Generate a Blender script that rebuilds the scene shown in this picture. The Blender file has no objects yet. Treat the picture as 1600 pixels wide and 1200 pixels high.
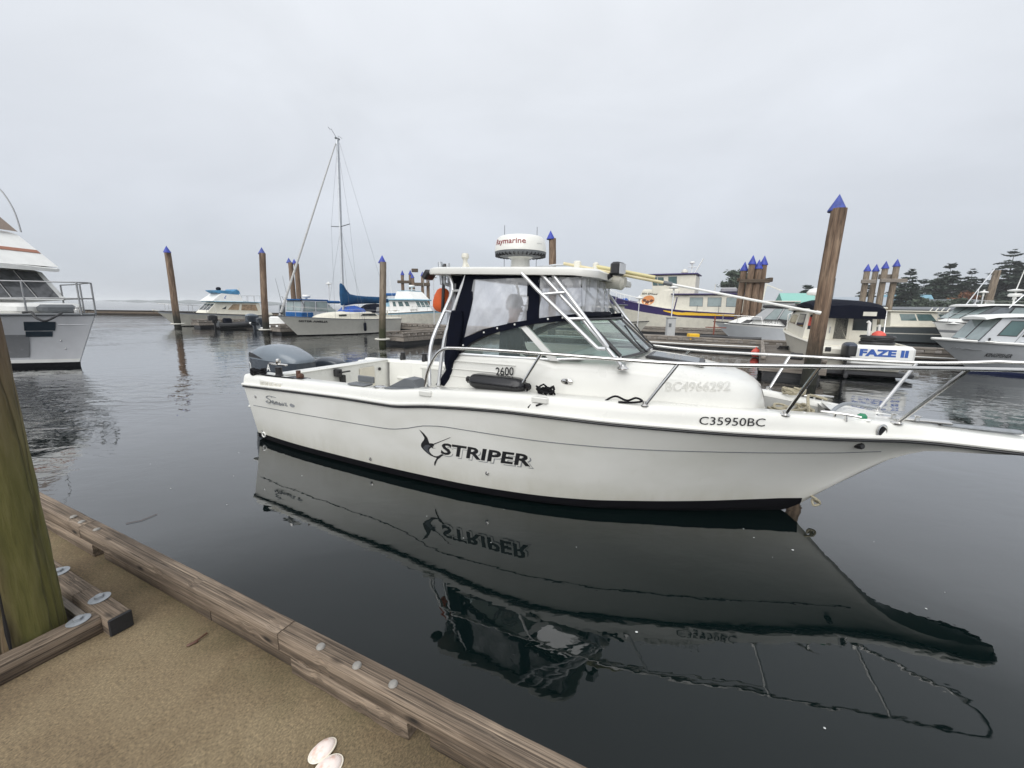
import bpy, math, random
import numpy as np
from mathutils import Vector, Matrix
R = math.radians
random.seed(11)
scene = bpy.context.scene
col = scene.collection

# ------------------------------------------------------------------ camera
FPX, PITCH, ROLL, EYE = 640.0, math.atan(119.5/640.0), math.atan(0.018), 2.0
cam_data = bpy.data.cameras.new('camera')
cam = bpy.data.objects.new('camera', cam_data); col.objects.link(cam)
cam_data.sensor_width = 36.0; cam_data.lens = 36.0*FPX/1600.0
cam_data.clip_start = 0.05; cam_data.clip_end = 9000
fw = Vector((0, math.cos(PITCH), -math.sin(PITCH))); up = Vector((0, math.sin(PITCH), math.cos(PITCH))); rt = Vector((1, 0, 0))
r2 = rt*math.cos(ROLL)+up*math.sin(ROLL); u2 = -rt*math.sin(ROLL)+up*math.cos(ROLL)
cam.matrix_world = Matrix(((r2.x, u2.x, -fw.x, 0), (r2.y, u2.y, -fw.y, 0), (r2.z, u2.z, -fw.z, EYE), (0, 0, 0, 1)))
scene.camera = cam

# ------------------------------------------------------------------ sky: overcast over a Nishita sky
SUN_EL, SUN_AZ = R(38), R(200)          # azimuth clockwise from +Y: behind the camera
world = bpy.data.worlds.new('World'); scene.world = world; world.use_nodes = True
wn, wl = world.node_tree.nodes, world.node_tree.links
wn.clear()
wo = wn.new('ShaderNodeOutputWorld'); bg = wn.new('ShaderNodeBackground')
sky = wn.new('ShaderNodeTexSky'); sky.sky_type = 'NISHITA'; sky.sun_disc = False
sky.sun_elevation = SUN_EL; sky.sun_rotation = SUN_AZ
tc = wn.new('ShaderNodeTexCoord'); sx = wn.new('ShaderNodeSeparateXYZ')
wl.new(tc.outputs['Generated'], sx.inputs[0])
ramp = wn.new('ShaderNodeValToRGB'); cr = ramp.color_ramp
cr.elements[0].position = 0.0; cr.elements[0].color = (3.35, 3.58, 3.95, 1)
cr.elements[1].position = 1.0; cr.elements[1].color = (6.9, 7.05, 7.3, 1)
for p_, c_ in ((0.05, (3.5, 3.74, 4.12, 1)), (0.2, (4.25, 4.46, 4.82, 1)), (0.4, (4.85, 5.05, 5.36, 1)), (0.6, (5.4, 5.58, 5.86, 1))):
    e = cr.elements.new(p_); e.color = c_
wl.new(sx.outputs['Z'], ramp.inputs[0])
cn = wn.new('ShaderNodeTexNoise'); cn.inputs['Scale'].default_value = 1.9; cn.inputs['Detail'].default_value = 6; cn.inputs['Roughness'].default_value = .55; cn.inputs['Distortion'].default_value = .6
mp = wn.new('ShaderNodeMapping'); mp.inputs['Scale'].default_value = (1, 1, 2.6)
wl.new(tc.outputs['Generated'], mp.inputs[0]); wl.new(mp.outputs[0], cn.inputs['Vector'])
mr = wn.new('ShaderNodeMapRange'); mr.inputs[1].default_value = 0.3; mr.inputs[2].default_value = 0.7
mr.inputs[3].default_value = 0.925; mr.inputs[4].default_value = 1.055
wl.new(cn.outputs['Fac'], mr.inputs[0])
mul = wn.new('ShaderNodeVectorMath'); mul.operation = 'SCALE'
wl.new(ramp.outputs[0], mul.inputs[0]); wl.new(mr.outputs[0], mul.inputs['Scale'])
mixw = wn.new('ShaderNodeMix'); mixw.data_type = 'RGBA'; mixw.inputs[0].default_value = 0.96
wl.new(sky.outputs[0], mixw.inputs[6]); wl.new(mul.outputs[0], mixw.inputs[7])
wl.new(mixw.outputs[2], bg.inputs['Color']); bg.inputs['Strength'].default_value = 0.1
wl.new(bg.outputs[0], wo.inputs['Surface'])

sun_d = bpy.data.lights.new('sun', 'SUN'); sun_d.energy = 1.5; sun_d.angle = R(70); sun_d.color = (1.0, 0.985, 0.96)
sun = bpy.data.objects.new('sun', sun_d); col.objects.link(sun)
sdir = Vector((math.sin(SUN_AZ)*math.cos(SUN_EL), math.cos(SUN_AZ)*math.cos(SUN_EL), math.sin(SUN_EL)))
sun.rotation_euler = sdir.to_track_quat('Z', 'Y').to_euler()
vs = scene.view_settings
scene.display_settings.display_device = 'sRGB'
vs.view_transform = 'Standard'; vs.look = 'None'; vs.exposure = 0.74; vs.gamma = 1.0; vs.use_curve_mapping = False
scene.render.engine = 'CYCLES'
scene.cycles.use_denoising = True
scene.cycles.max_bounces = 8; scene.cycles.transparent_max_bounces = 16
scene.cycles.caustics_reflective = False; scene.cycles.caustics_refractive = False

# ------------------------------------------------------------------ helpers: objects
def tag(o, label=None, cat=None, group=None, kind=None):
    if label: o['label'] = label
    if cat: o['category'] = cat
    if group: o['group'] = group
    if kind: o['kind'] = kind
    return o
def empty(name, loc=(0, 0, 0), rz=0.0, label=None, cat=None, group=None):
    o = bpy.data.objects.new(name, None); col.objects.link(o)
    o.location = loc; o.rotation_euler = (0, 0, rz); o.empty_display_size = 0.2
    return tag(o, label, cat, group)
def kids(o): return [c for c in bpy.data.objects if c.parent == o]
def copy_tree(o, parent=None):
    c = o.copy(); col.objects.link(c); c.parent = parent
    for ch in kids(o): copy_tree(ch, c)
    return c

class MB:
    """collects vertices and faces, then becomes ONE mesh object"""
    def __init__(s): s.v = []; s.f = []; s.m = []
    def add(s, vs, fs, mi=0):
        b = len(s.v); s.v += [tuple(float(q) for q in p) for p in vs]
        for f in fs: s.f.append(tuple(b+i for i in f)); s.m.append(mi)
        return s
    def box(s, c, d, rz=0.0, mi=0, ry=0.0, bev=0.0):
        x, y, z = d[0]/2, d[1]/2, d[2]/2
        if bev > 0:
            b = min(bev, x*.9, y*.9, z*.9); vs = []; 
            def ring(xx, yy, zz, k): return [(-xx+k, -yy, zz), (xx-k, -yy, zz), (xx, -yy+k, zz), (xx, yy-k, zz), (xx-k, yy, zz), (-xx+k, yy, zz), (-xx, yy-k, zz), (-xx, -yy+k, zz)]
            rings = [ring(x-b, y-b, -z, b*.5), ring(x, y, -z+b, b), ring(x, y, z-b, b), ring(x-b, y-b, z, b*.5)]
            for r_ in rings: vs += r_
            fs = [tuple(range(7, -1, -1)), tuple(24+i for i in range(8))]
            for k in range(3):
                for i in range(8): fs.append((k*8+i, k*8+(i+1) % 8, (k+1)*8+(i+1) % 8, (k+1)*8+i))
        else:
            vs = [(-x, -y, -z), (x, -y, -z), (x, y, -z), (-x, y, -z), (-x, -y, z), (x, -y, z), (x, y, z), (-x, y, z)]
            fs = [(3, 2, 1, 0), (4, 5, 6, 7), (0, 1, 5, 4), (1, 2, 6, 5), (2, 3, 7, 6), (3, 0, 4, 7)]
        M = Matrix.Translation(c) @ Matrix.Rotation(rz, 4, 'Z') @ Matrix.Rotation(ry, 4, 'Y')
        return s.add([M @ Vector(p) for p in vs], fs, mi)
    def tube(s, pts, r, seg=8, mi=0, closed=False, smooth=0):
        P = [Vector(p) for p in pts]
        if smooth: P = catmull(P, smooth, closed)
        n = len(P); rs = r if isinstance(r, (list, tuple)) else [r]*n
        if len(rs) != n: rs = [rs[0]+(rs[-1]-rs[0])*i/(n-1) for i in range(n)]
        vs = []; prev = None
        for i in range(n):
            if closed: t = P[(i+1) % n]-P[(i-1) % n]
            else: t = P[min(i+1, n-1)]-P[max(i-1, 0)]
            if t.length < 1e-9: t = Vector((0, 0, 1))
            t.normalize()
            if prev is None:
                a = Vector((0, 0, 1)) if abs(t.z) < .9 else Vector((1, 0, 0)); u = t.cross(a).normalized()
            else:
                u = prev-t*prev.dot(t)
                if u.length < 1e-6: u = t.orthogonal()
                u.normalize()
            prev = u; w = t.cross(u)
            for k in range(seg):
                an = 2*math.pi*k/seg; vs.append(P[i]+(u*math.cos(an)+w*math.sin(an))*rs[i])
        fs = []
        for i in range(n if closed else n-1):
            j = (i+1) % n
            for k in range(seg): fs.append((i*seg+k, i*seg+(k+1) % seg, j*seg+(k+1) % seg, j*seg+k))
        if not closed: fs += [tuple(range(seg-1, -1, -1)), tuple((n-1)*seg+k for k in range(seg))]
        return s.add(vs, fs, mi)
    def lathe(s, prof, c=(0, 0, 0), seg=16, mi=0, M=None):
        vs = []; n = len(prof)
        for (r, z) in prof:
            for k in range(seg):
                an = 2*math.pi*k/seg; vs.append(Vector((r*math.cos(an), r*math.sin(an), z)))
        T = Matrix.Translation(c) @ (M or Matrix.Identity(4)); vs = [T @ p for p in vs]; fs = []
        for i in range(n-1):
            for k in range(seg): fs.append((i*seg+k, i*seg+(k+1) % seg, (i+1)*seg+(k+1) % seg, (i+1)*seg+k))
        if prof[0][0] > 1e-4: fs.append(tuple(range(seg-1, -1, -1)))
        if prof[-1][0] > 1e-4: fs.append(tuple((n-1)*seg+k for k in range(seg)))
        return s.add(vs, fs, mi)
    def loft(s, secs, closed=True, caps=True, mi=0):
        n = len(secs[0]); vs = [p for q in secs for p in q]; fs = []
        for i in range(len(secs)-1):
            for k in range(n if closed else n-1):
                j = (k+1) % n; fs.append((i*n+k, i*n+j, (i+1)*n+j, (i+1)*n+k))
        if caps and closed:
            fs += [tuple(range(n-1, -1, -1)), tuple((len(secs)-1)*n+k for k in range(n))]
        return s.add(vs, fs, mi)
    def prism(s, poly, fn, t0, t1, mi=0):
        """2-D polygon poly, mapped by fn(u, v, t) to space, extruded from t0 to t1"""
        n = len(poly); vs = [fn(u, v, t0) for u, v in poly]+[fn(u, v, t1) for u, v in poly]
        fs = [tuple(range(n-1, -1, -1)), tuple(range(n, 2*n))]+[(k, (k+1) % n, n+(k+1) % n, n+k) for k in range(n)]
        return s.add(vs, fs, mi)
    def build(s, name, mats, parent=None, smooth=35, loc=None, rot=None):
        me = bpy.data.meshes.new(name); me.from_pydata(s.v, [], s.f)
        if not isinstance(mats, (list, tuple)): mats = [mats]
        for m_ in mats: me.materials.append(m_)
        if len(mats) > 1: me.polygons.foreach_set('material_index', s.m)
        me.update()
        if smooth:
            me.polygons.foreach_set('use_smooth', [True]*len(me.polygons)); me.set_sharp_from_angle(angle=R(smooth))
        import bmesh
        b = bmesh.new(); b.from_mesh(me); bmesh.ops.recalc_face_normals(b, faces=b.faces); b.to_mesh(me); b.free()
        o = bpy.data.objects.new(name, me); col.objects.link(o)
        if parent is not None: o.parent = parent
        if loc is not None: o.location = loc
        if rot is not None: o.rotation_euler = rot
        return o

def catmull(P, k, closed=False):
    P = [Vector(p) for p in P]; n = len(P); out = []
    for i in range(n if closed else n-1):
        if closed: a, b, c, d = P[(i-1) % n], P[i], P[(i+1) % n], P[(i+2) % n]
        else: a, b, c, d = P[max(i-1, 0)], P[i], P[i+1], P[min(i+2, n-1)]
        for j in range(k):
            t = j/k; out.append(.5*((2*b)+(c-a)*t+(2*a-5*b+4*c-d)*t*t+(3*b-a-3*c+d)*t**3))
    if not closed: out.append(P[-1])
    return out
def lerp(a, b, t): return a+(b-a)*t
def curve(tab):
    """smooth interpolation through (x, y) pairs"""
    X = np.array([p[0] for p in tab], float); Y = np.array([p[1] for p in tab], float)
    d = np.diff(Y)/np.diff(X); m = np.zeros_like(Y); m[0], m[-1] = d[0], d[-1]
    for i in range(1, len(Y)-1): m[i] = 0 if d[i-1]*d[i] <= 0 else 2*d[i-1]*d[i]/(d[i-1]+d[i])
    def f(x):
        x = min(max(x, X[0]), X[-1]); i = min(max(int(np.searchsorted(X, x)-1), 0), len(X)-2)
        h = X[i+1]-X[i]; t = (x-X[i])/h
        return float((2*t**3-3*t*t+1)*Y[i]+(t**3-2*t*t+t)*h*m[i]+(-2*t**3+3*t*t)*Y[i+1]+(t**3-t*t)*h*m[i+1])
    return f

# ------------------------------------------------------------------ helpers: materials
def newmat(name):
    m = bpy.data.materials.new(name); m.use_nodes = True; nt = m.node_tree
    for n in list(nt.nodes):
        if n.type == 'BSDF_PRINCIPLED': b = n
    return m, nt, b
def node(nt, t, **kw):
    n = nt.nodes.new(t)
    for k, v in kw.items():
        if k in n.inputs.keys() if isinstance(k, str) else False: n.inputs[k].default_value = v
        else: setattr(n, k, v)
    return n
def ramp_node(nt, stops):
    r = nt.nodes.new('ShaderNodeValToRGB'); e = r.color_ramp.elements
    e[0].position, e[0].color = stops[0][0], (*stops[0][1], 1); e[1].position, e[1].color = stops[-1][0], (*stops[-1][1], 1)
    for p, c in stops[1:-1]: q = e.new(p); q.color = (*c, 1)
    return r
def noise(nt, scale, vec=None, detail=5, rough=.55, stretch=None, coord='Object', dist=0.0):
    n = nt.nodes.new('ShaderNodeTexNoise'); n.inputs['Scale'].default_value = scale
    n.inputs['Detail'].default_value = detail; n.inputs['Roughness'].default_value = rough; n.inputs['Distortion'].default_value = dist
    if vec is None:
        t = nt.nodes.new('ShaderNodeTexCoord'); vec = t.outputs[coord]
    if stretch:
        mpn = nt.nodes.new('ShaderNodeMapping'); mpn.inputs['Scale'].default_value = stretch
        nt.links.new(vec, mpn.inputs[0]); vec = mpn.outputs[0]
    nt.links.new(vec, n.inputs['Vector']); return n
def paint(name, c, rough=.35, metal=0.0, var=.08, scale=6.0, bump=0.0, bscale=60, coat=0.0, dirt=None, stretch=None):
    """a painted / plastic / metal surface with slight unevenness and dirt"""
    m, nt, b = newmat(name)
    n = noise(nt, scale, stretch=stretch)
    d = tuple(q*(1-var) for q in c) if dirt is None else dirt
    r = ramp_node(nt, [(.3, d), (.6, c)]); nt.links.new(n.outputs['Fac'], r.inputs[0]); nt.links.new(r.outputs[0], b.inputs['Base Color'])
    b.inputs['Roughness'].default_value = rough; b.inputs['Metallic'].default_value = metal
    rr = nt.nodes.new('ShaderNodeMapRange'); rr.inputs[3].default_value = rough*.8; rr.inputs[4].default_value = min(1, rough*1.25)
    nt.links.new(n.outputs['Fac'], rr.inputs[0]); nt.links.new(rr.outputs[0], b.inputs['Roughness'])
    b.inputs['Coat Weight'].default_value = coat
    if rough >= .8: b.inputs['Specular IOR Level'].default_value = .12
    if bump:
        n2 = noise(nt, bscale); bp = nt.nodes.new('ShaderNodeBump'); bp.inputs['Strength'].default_value = bump; bp.inputs['Distance'].default_value = .01
        nt.links.new(n2.outputs['Fac'], bp.inputs['Height']); nt.links.new(bp.outputs[0], b.inputs['Normal'])
    return m
def wood(name, dark, mid, light, axis='X', grain=34, moss=None, mossz=None, bump=.5, knots=True, rough=.85):
    m, nt, b = newmat(name)
    st = {'X': (.9, grain, grain), 'Z': (grain*.35, grain*.35, .6), 'Y': (grain, .9, grain)}[axis]
    big = noise(nt, 2.2, stretch={'X': (.8, 6, 6), 'Z': (3, 3, .5), 'Y': (6, .8, 6)}[axis], detail=4)
    g = noise(nt, 1.0, stretch=st, detail=7, rough=.65, dist=.6)
    mixf = nt.nodes.new('ShaderNodeMath'); mixf.operation = 'MULTIPLY_ADD'; mixf.inputs[1].default_value = .6
    sc = nt.nodes.new('ShaderNodeMath'); sc.operation = 'MULTIPLY'; sc.inputs[1].default_value = .4
    nt.links.new(big.outputs['Fac'], sc.inputs[0]); nt.links.new(g.outputs['Fac'], mixf.inputs[0]); nt.links.new(sc.outputs[0], mixf.inputs[2])
    r = ramp_node(nt, [(.33, dark), (.49, mid), (.66, light)]); nt.links.new(mixf.outputs[0], r.inputs[0])
    fn_ = noise(nt, 1.0, stretch=tuple(q*(5.5 if q > 2 else 2.2) for q in st), detail=5, rough=.6, dist=.3)
    fr_ = ramp_node(nt, [(.3, (.45, .44, .43)), (.5, (1, 1, 1)), (.7, (1.55, 1.52, 1.48))]); nt.links.new(fn_.outputs['Fac'], fr_.inputs[0])
    ml_ = nt.nodes.new('ShaderNodeMix'); ml_.data_type = 'RGBA'; ml_.blend_type = 'MULTIPLY'; ml_.inputs[0].default_value = .8; nt.links.new(r.outputs[0], ml_.inputs[6]); nt.links.new(fr_.outputs[0], ml_.inputs[7])
    ck_ = noise(nt, 1.0, stretch=tuple(q*(1.6 if q > 2 else .7) for q in st), detail=2, rough=.4, dist=.5)
    cr2 = ramp_node(nt, [(.478, (0, 0, 0)), (.5, (1, 1, 1)), (.522, (0, 0, 0))]); nt.links.new(ck_.outputs['Fac'], cr2.inputs[0])
    cm_ = nt.nodes.new('ShaderNodeMath'); cm_.operation = 'MULTIPLY'; cm_.inputs[1].default_value = .6; nt.links.new(cr2.outputs[0], cm_.inputs[0])
    mc_ = nt.nodes.new('ShaderNodeMix'); mc_.data_type = 'RGBA'; mc_.inputs[7].default_value = (*[q*.5 for q in dark], 1); nt.links.new(cm_.outputs[0], mc_.inputs[0]); nt.links.new(ml_.outputs[2], mc_.inputs[6])
    hs_ = nt.nodes.new('ShaderNodeMath'); hs_.operation = 'MULTIPLY_ADD'; hs_.inputs[1].default_value = .5; nt.links.new(fn_.outputs['Fac'], hs_.inputs[0]); nt.links.new(mixf.outputs[0], hs_.inputs[2])
    hc_ = nt.nodes.new('ShaderNodeMath'); hc_.operation = 'SUBTRACT'; nt.links.new(hs_.outputs[0], hc_.inputs[0]); nt.links.new(cm_.outputs[0], hc_.inputs[1])
    out = mc_.outputs[2]; hgt = hc_.outputs[0]
    if knots:
        v = nt.nodes.new('ShaderNodeTexVoronoi'); v.inputs['Scale'].default_value = 1.0
        t = nt.nodes.new('ShaderNodeTexCoord'); mpn = nt.nodes.new('ShaderNodeMapping')
        mpn.inputs['Scale'].default_value = {'X': (3.2, 9, 9), 'Z': (2.2, 2.2, 1.1), 'Y': (9, 3.2, 9)}[axis]
        nt.links.new(t.outputs['Object'], mpn.inputs[0]); nt.links.new(mpn.outputs[0], v.inputs['Vector'])
        kr = ramp_node(nt, [(.05, (1, 1, 1)), (.16, (0, 0, 0))]); nt.links.new(v.outputs['Distance'], kr.inputs[0])
        mx = nt.nodes.new('ShaderNodeMix'); mx.data_type = 'RGBA'; mx.inputs[7].default_value = (*[q*.55 for q in dark], 1)
        nt.links.new(kr.outputs[0], mx.inputs[0]); nt.links.new(out, mx.inputs[6]); out = mx.outputs[2]
    if moss is not None:
        mn = noise(nt, 3.0, detail=6); t = nt.nodes.new('ShaderNodeTexCoord'); s3 = nt.nodes.new('ShaderNodeSeparateXYZ')
        nt.links.new(t.outputs['Object'], s3.inputs[0])
        ma = nt.nodes.new('ShaderNodeMapRange'); ma.inputs[1].default_value, ma.inputs[2].default_value = mossz
        ma.inputs[3].default_value, ma.inputs[4].default_value = 1.0, 0.0
        nt.links.new(s3.outputs['Z'], ma.inputs[0])
        ad = nt.nodes.new('ShaderNodeMath'); ad.operation = 'MULTIPLY_ADD'; ad.inputs[1].default_value = 1.4; ad.use_clamp = True
        sb = nt.nodes.new('ShaderNodeMath'); sb.operation = 'SUBTRACT'; sb.inputs[1].default_value = .75
        nt.links.new(mn.outputs['Fac'], sb.inputs[0]); nt.links.new(ma.outputs[0], ad.inputs[0]); nt.links.new(sb.outputs[0], ad.inputs[2])
        mx2 = nt.nodes.new('ShaderNodeMix'); mx2.data_type = 'RGBA'; mx2.inputs[7].default_value = (*moss, 1)
        nt.links.new(ad.outputs[0], mx2.inputs[0]); nt.links.new(out, mx2.inputs[6]); out = mx2.outputs[2]
    nt.links.new(out, b.inputs['Base Color']); b.inputs['Roughness'].default_value = rough
    bp = nt.nodes.new('ShaderNodeBump'); bp.inputs['Strength'].default_value = bump; bp.inputs['Distance'].default_value = .006
    nt.links.new(hgt, bp.inputs['Height']); nt.links.new(bp.outputs[0], b.inputs['Normal'])
    return m
def clear(name, tint=(.8, .88, .86), fac=.35, body=(.3, .35, .34), rough=.03, haze=None):
    """glass or clear vinyl: lets light through, reflects, and carries some body colour"""
    m, nt, b = newmat(name); nt.nodes.remove(b); out = [n for n in nt.nodes if n.type == 'OUTPUT_MATERIAL'][0]
    tr = nt.nodes.new('ShaderNodeBsdfTransparent'); tr.inputs[0].default_value = (*tint, 1)
    pr = nt.nodes.new('ShaderNodeBsdfPrincipled'); pr.inputs['Base Color'].default_value = (*body, 1); pr.inputs['Roughness'].default_value = rough
    mx = nt.nodes.new('ShaderNodeMixShader'); mx.inputs[0].default_value = fac
    if haze:
        n = noise(nt, haze, detail=5, dist=.8, stretch=(1, 1, .5)); rr = nt.nodes.new('ShaderNodeMapRange'); rr.inputs[1].default_value = .3; rr.inputs[2].default_value = .72
        rr.inputs[3].default_value = fac*.65; rr.inputs[4].default_value = min(1, fac*1.3); nt.links.new(n.outputs['Fac'], rr.inputs[0]); nt.links.new(rr.outputs[0], mx.inputs[0])
        bp = nt.nodes.new('ShaderNodeBump'); bp.inputs['Strength'].default_value = .35; bp.inputs['Distance'].default_value = .05
        nt.links.new(n.outputs['Fac'], bp.inputs['Height']); nt.links.new(bp.outputs[0], pr.inputs['Normal'])
    gl = nt.nodes.new('ShaderNodeBsdfGlossy'); gl.inputs['Roughness'].default_value = rough
    fr = nt.nodes.new('ShaderNodeFresnel'); fr.inputs[0].default_value = 1.45; m2 = nt.nodes.new('ShaderNodeMixShader')
    nt.links.new(tr.outputs[0], mx.inputs[1]); nt.links.new(pr.outputs[0], mx.inputs[2])
    nt.links.new(fr.outputs[0], m2.inputs[0]); nt.links.new(mx.outputs[0], m2.inputs[1]); nt.links.new(gl.outputs[0], m2.inputs[2])
    nt.links.new(m2.outputs[0], out.inputs[0]); return m

GEL = paint('gelcoat_white', (.74, .735, .69), .28, var=.05, scale=2.5, coat=.3)
GELG = paint('gelcoat_topside', (.74, .735, .69), .3, var=.06, scale=1.6, coat=.2)
WHITE = paint('white_paint', (.80, .80, .77), .4, var=.1, scale=3)
OFFW = paint('aged_white_paint', (.68, .66, .58), .5, var=.18, scale=3)
CREAM = paint('cream_paint', (.70, .67, .57), .5, var=.12, scale=3)
GREYW = paint('grey_white_hull', (.56, .58, .60), .35, var=.08, scale=2)
ALU = paint('bare_aluminium', (.50, .52, .54), .38, metal=.75, var=.15, scale=8)
ALUW = paint('silver_tube', (.72, .73, .74), .3, metal=.55, var=.08)
SS = paint('stainless_steel', (.70, .69, .67), .16, metal=1.0, var=.12, scale=12)
GALV = paint('galvanised_steel', (.30, .32, .34), .55, metal=.35, var=.25, scale=40, bump=.2)
BLACK = paint('black_plastic', (.018, .018, .02), .4, var=.3)
RUBBER = paint('black_rubber', (.015, .015, .017), .65, var=.3, bump=.2)
FENDERB = paint('glossy_black_vinyl', (.014, .014, .016), .22, var=.2)
ANTIF = paint('black_antifouling', (.006, .006, .008), .8, var=.4, scale=9)
NAVY = paint('navy_canvas', (.0045, .006, .014), .85, var=.3, scale=14, bump=.35, bscale=9)
BLUEC = paint('blue_canvas', (.02, .10, .28), .85, var=.3, scale=8, bump=.4, bscale=8)
BLUEB = paint('bright_blue_tarp', (.03, .10, .42), .6, var=.4, scale=6, bump=.5, bscale=7)
BWOOD = paint('tarred_log', (.030, .024, .018), .85, var=.5, scale=3, bump=.4, bscale=9)
LBLUE = paint('pale_blue_paint', (.30, .50, .62), .5, var=.1)
CAPB = paint('blue_pile_cap', (.035, .06, .40), .5, var=.45, scale=5)
CAPB2 = paint('faded_blue_cap', (.06, .09, .36), .6, var=.5, scale=7)
GREY = paint('grey_outboard_paint', (.155, .185, .215), .2, var=.08, coat=.4)
GREYD = paint('dark_grey_outboard_paint', (.038, .048, .062), .24, var=.1, coat=.4)
GREYM = paint('mid_grey_plastic', (.13, .14, .15), .5, var=.12)
DECKG = paint('grey_nonslip', (.42, .42, .40), .75, var=.1, bump=.3, bscale=160)
ORANGE = paint('orange_fabric', (.75, .13, .03), .7, var=.2, bump=.4, bscale=12)
REDB = paint('red_buoy', (.70, .10, .07), .45, var=.15)
YELLOW = paint('yellow_paint', (.80, .48, .02), .45, var=.1)
PURPLE = paint('purple_paint', (.045, .03, .13), .4, var=.15)
TEAL = paint('teal_antifouling', (.03, .20, .22), .6, var=.2)
DKBLUE = paint('dark_blue_paint', (.012, .02, .07), .4, var=.2)
BROWN = paint('brown_trim', (.11, .05, .03), .5, var=.3, scale=10)
CHAR = paint('charcoal_hull', (.09, .105, .11), .4, var=.12)
ROPE = paint('pale_rope', (.42, .38, .28), .9, var=.3, scale=60, bump=.6, bscale=140)
ROPEB = paint('black_rope', (.015, .015, .017), .9, var=.3, scale=60, bump=.6, bscale=140)
TEXTK = paint('black_lettering', (.012, .012, .014), .45, var=.1)
TEXTG = paint('grey_lettering', (.25, .26, .27), .5, var=.1)
TEXTR = paint('dark_red_lettering', (.22, .015, .02), .5, var=.1)
TEXTB = paint('blue_lettering', (.03, .10, .38), .5, var=.1)
GLASS = clear('windscreen_glass', (.78, .90, .86), .16, (.35, .42, .40))
GLASSD = paint('dark_window_glass', (.02, .027, .03), .06, var=.3, scale=3)
GLASSG = paint('green_tinted_window', (.09, .15, .15), .06, var=.3, scale=3)
GLASSP = paint('pale_window_glass', (.30, .36, .36), .08, var=.25, scale=2)
VINYL = clear('clear_vinyl', (.90, .91, .95), .46, (.66, .67, .70), .14, haze=4.5)
VINYLF = clear('creased_vinyl', (.90, .91, .95), .72, (.62, .63, .66), .14, haze=5.5)
WOODR = wood('weathered_timber', (.036, .026, .018), (.138, .103, .073), (.33, .258, .19), 'X', 46, bump=1.0)
BOLTM = paint('dull_bolt', (.30, .285, .26), .6, metal=.3, var=.3, scale=40)
WOODD = wood('dark_wet_timber', (.035, .025, .017), (.085, .062, .042), (.16, .12, .085), 'X', 34, bump=.7)
WOODC = wood('grey_timber', (.10, .085, .07), (.23, .20, .17), (.36, .33, .29), 'X', 34, bump=.6)
WOODF = wood('float_timber', (.06, .05, .042), (.15, .13, .11), (.27, .245, .21), 'X', 18, bump=.4, knots=False)
PILE = wood('creosote_pile', (.06, .038, .025), (.17, .112, .074), (.31, .225, .155), 'Z', 14, moss=(.016, .016, .010), mossz=(.5, 1.9), bump=.5)
PILEA = wood('greyed_pile', (.085, .065, .045), (.21, .165, .12), (.31, .26, .20), 'Z', 14, moss=(.03, .034, .012), mossz=(.5, 2.2), bump=.5)
SKIN = paint('skin', (.50, .30, .22), .5, var=.1)
CLOTHG = paint('grey_cloth', (.10, .12, .13), .9, var=.2, bump=.3, bscale=20)
JACKET = paint('dark_jacket', (.045, .055, .07), .85, var=.25, bump=.4, bscale=14)

# ------------------------------------------------------------------ lettering (built-in font turned into mesh)
def letters(s, bold=0.0, shear=0.0, outline=0.0, space=1.0, res=3):
    cu = bpy.data.curves.new('lettering', 'FONT'); cu.body = s; cu.size = 1.0; cu.shear = shear; cu.offset = bold; cu.space_character = space
    cu.resolution_u = res; cu.align_x = 'LEFT'
    if outline: cu.fill_mode = 'NONE' if hasattr(cu, 'fill_mode') else cu.fill_mode; cu.bevel_depth = outline; cu.bevel_resolution = 0
    o = bpy.data.objects.new('lettering', cu); col.objects.link(o); bpy.context.view_layer.update()
    me = bpy.data.meshes.new_from_object(o.evaluated_get(bpy.context.evaluated_depsgraph_get()))
    V = [tuple(v.co) for v in me.vertices]; F = [tuple(p.vertices) for p in me.polygons]
    bpy.data.objects.remove(o); bpy.data.curves.remove(cu); bpy.data.meshes.remove(me)
    xs = [v[0] for v in V]; ys = [v[1] for v in V]; x0, x1, y0, y1 = min(xs), max(xs), min(ys), max(ys)
    return [((v[0]-x0)/(x1-x0), (v[1]-y0)/(y1-y0), v[2]/(y1-y0)) for v in V], F
def write(name, s, fn, mat, parent, **kw):
    """fn(u, v, w) maps the unit lettering box onto a surface"""
    V, F = letters(s, **kw); mb = MB(); mb.add([fn(*v) for v in V], F)
    return mb.build(name, mat, parent, smooth=0)
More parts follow.
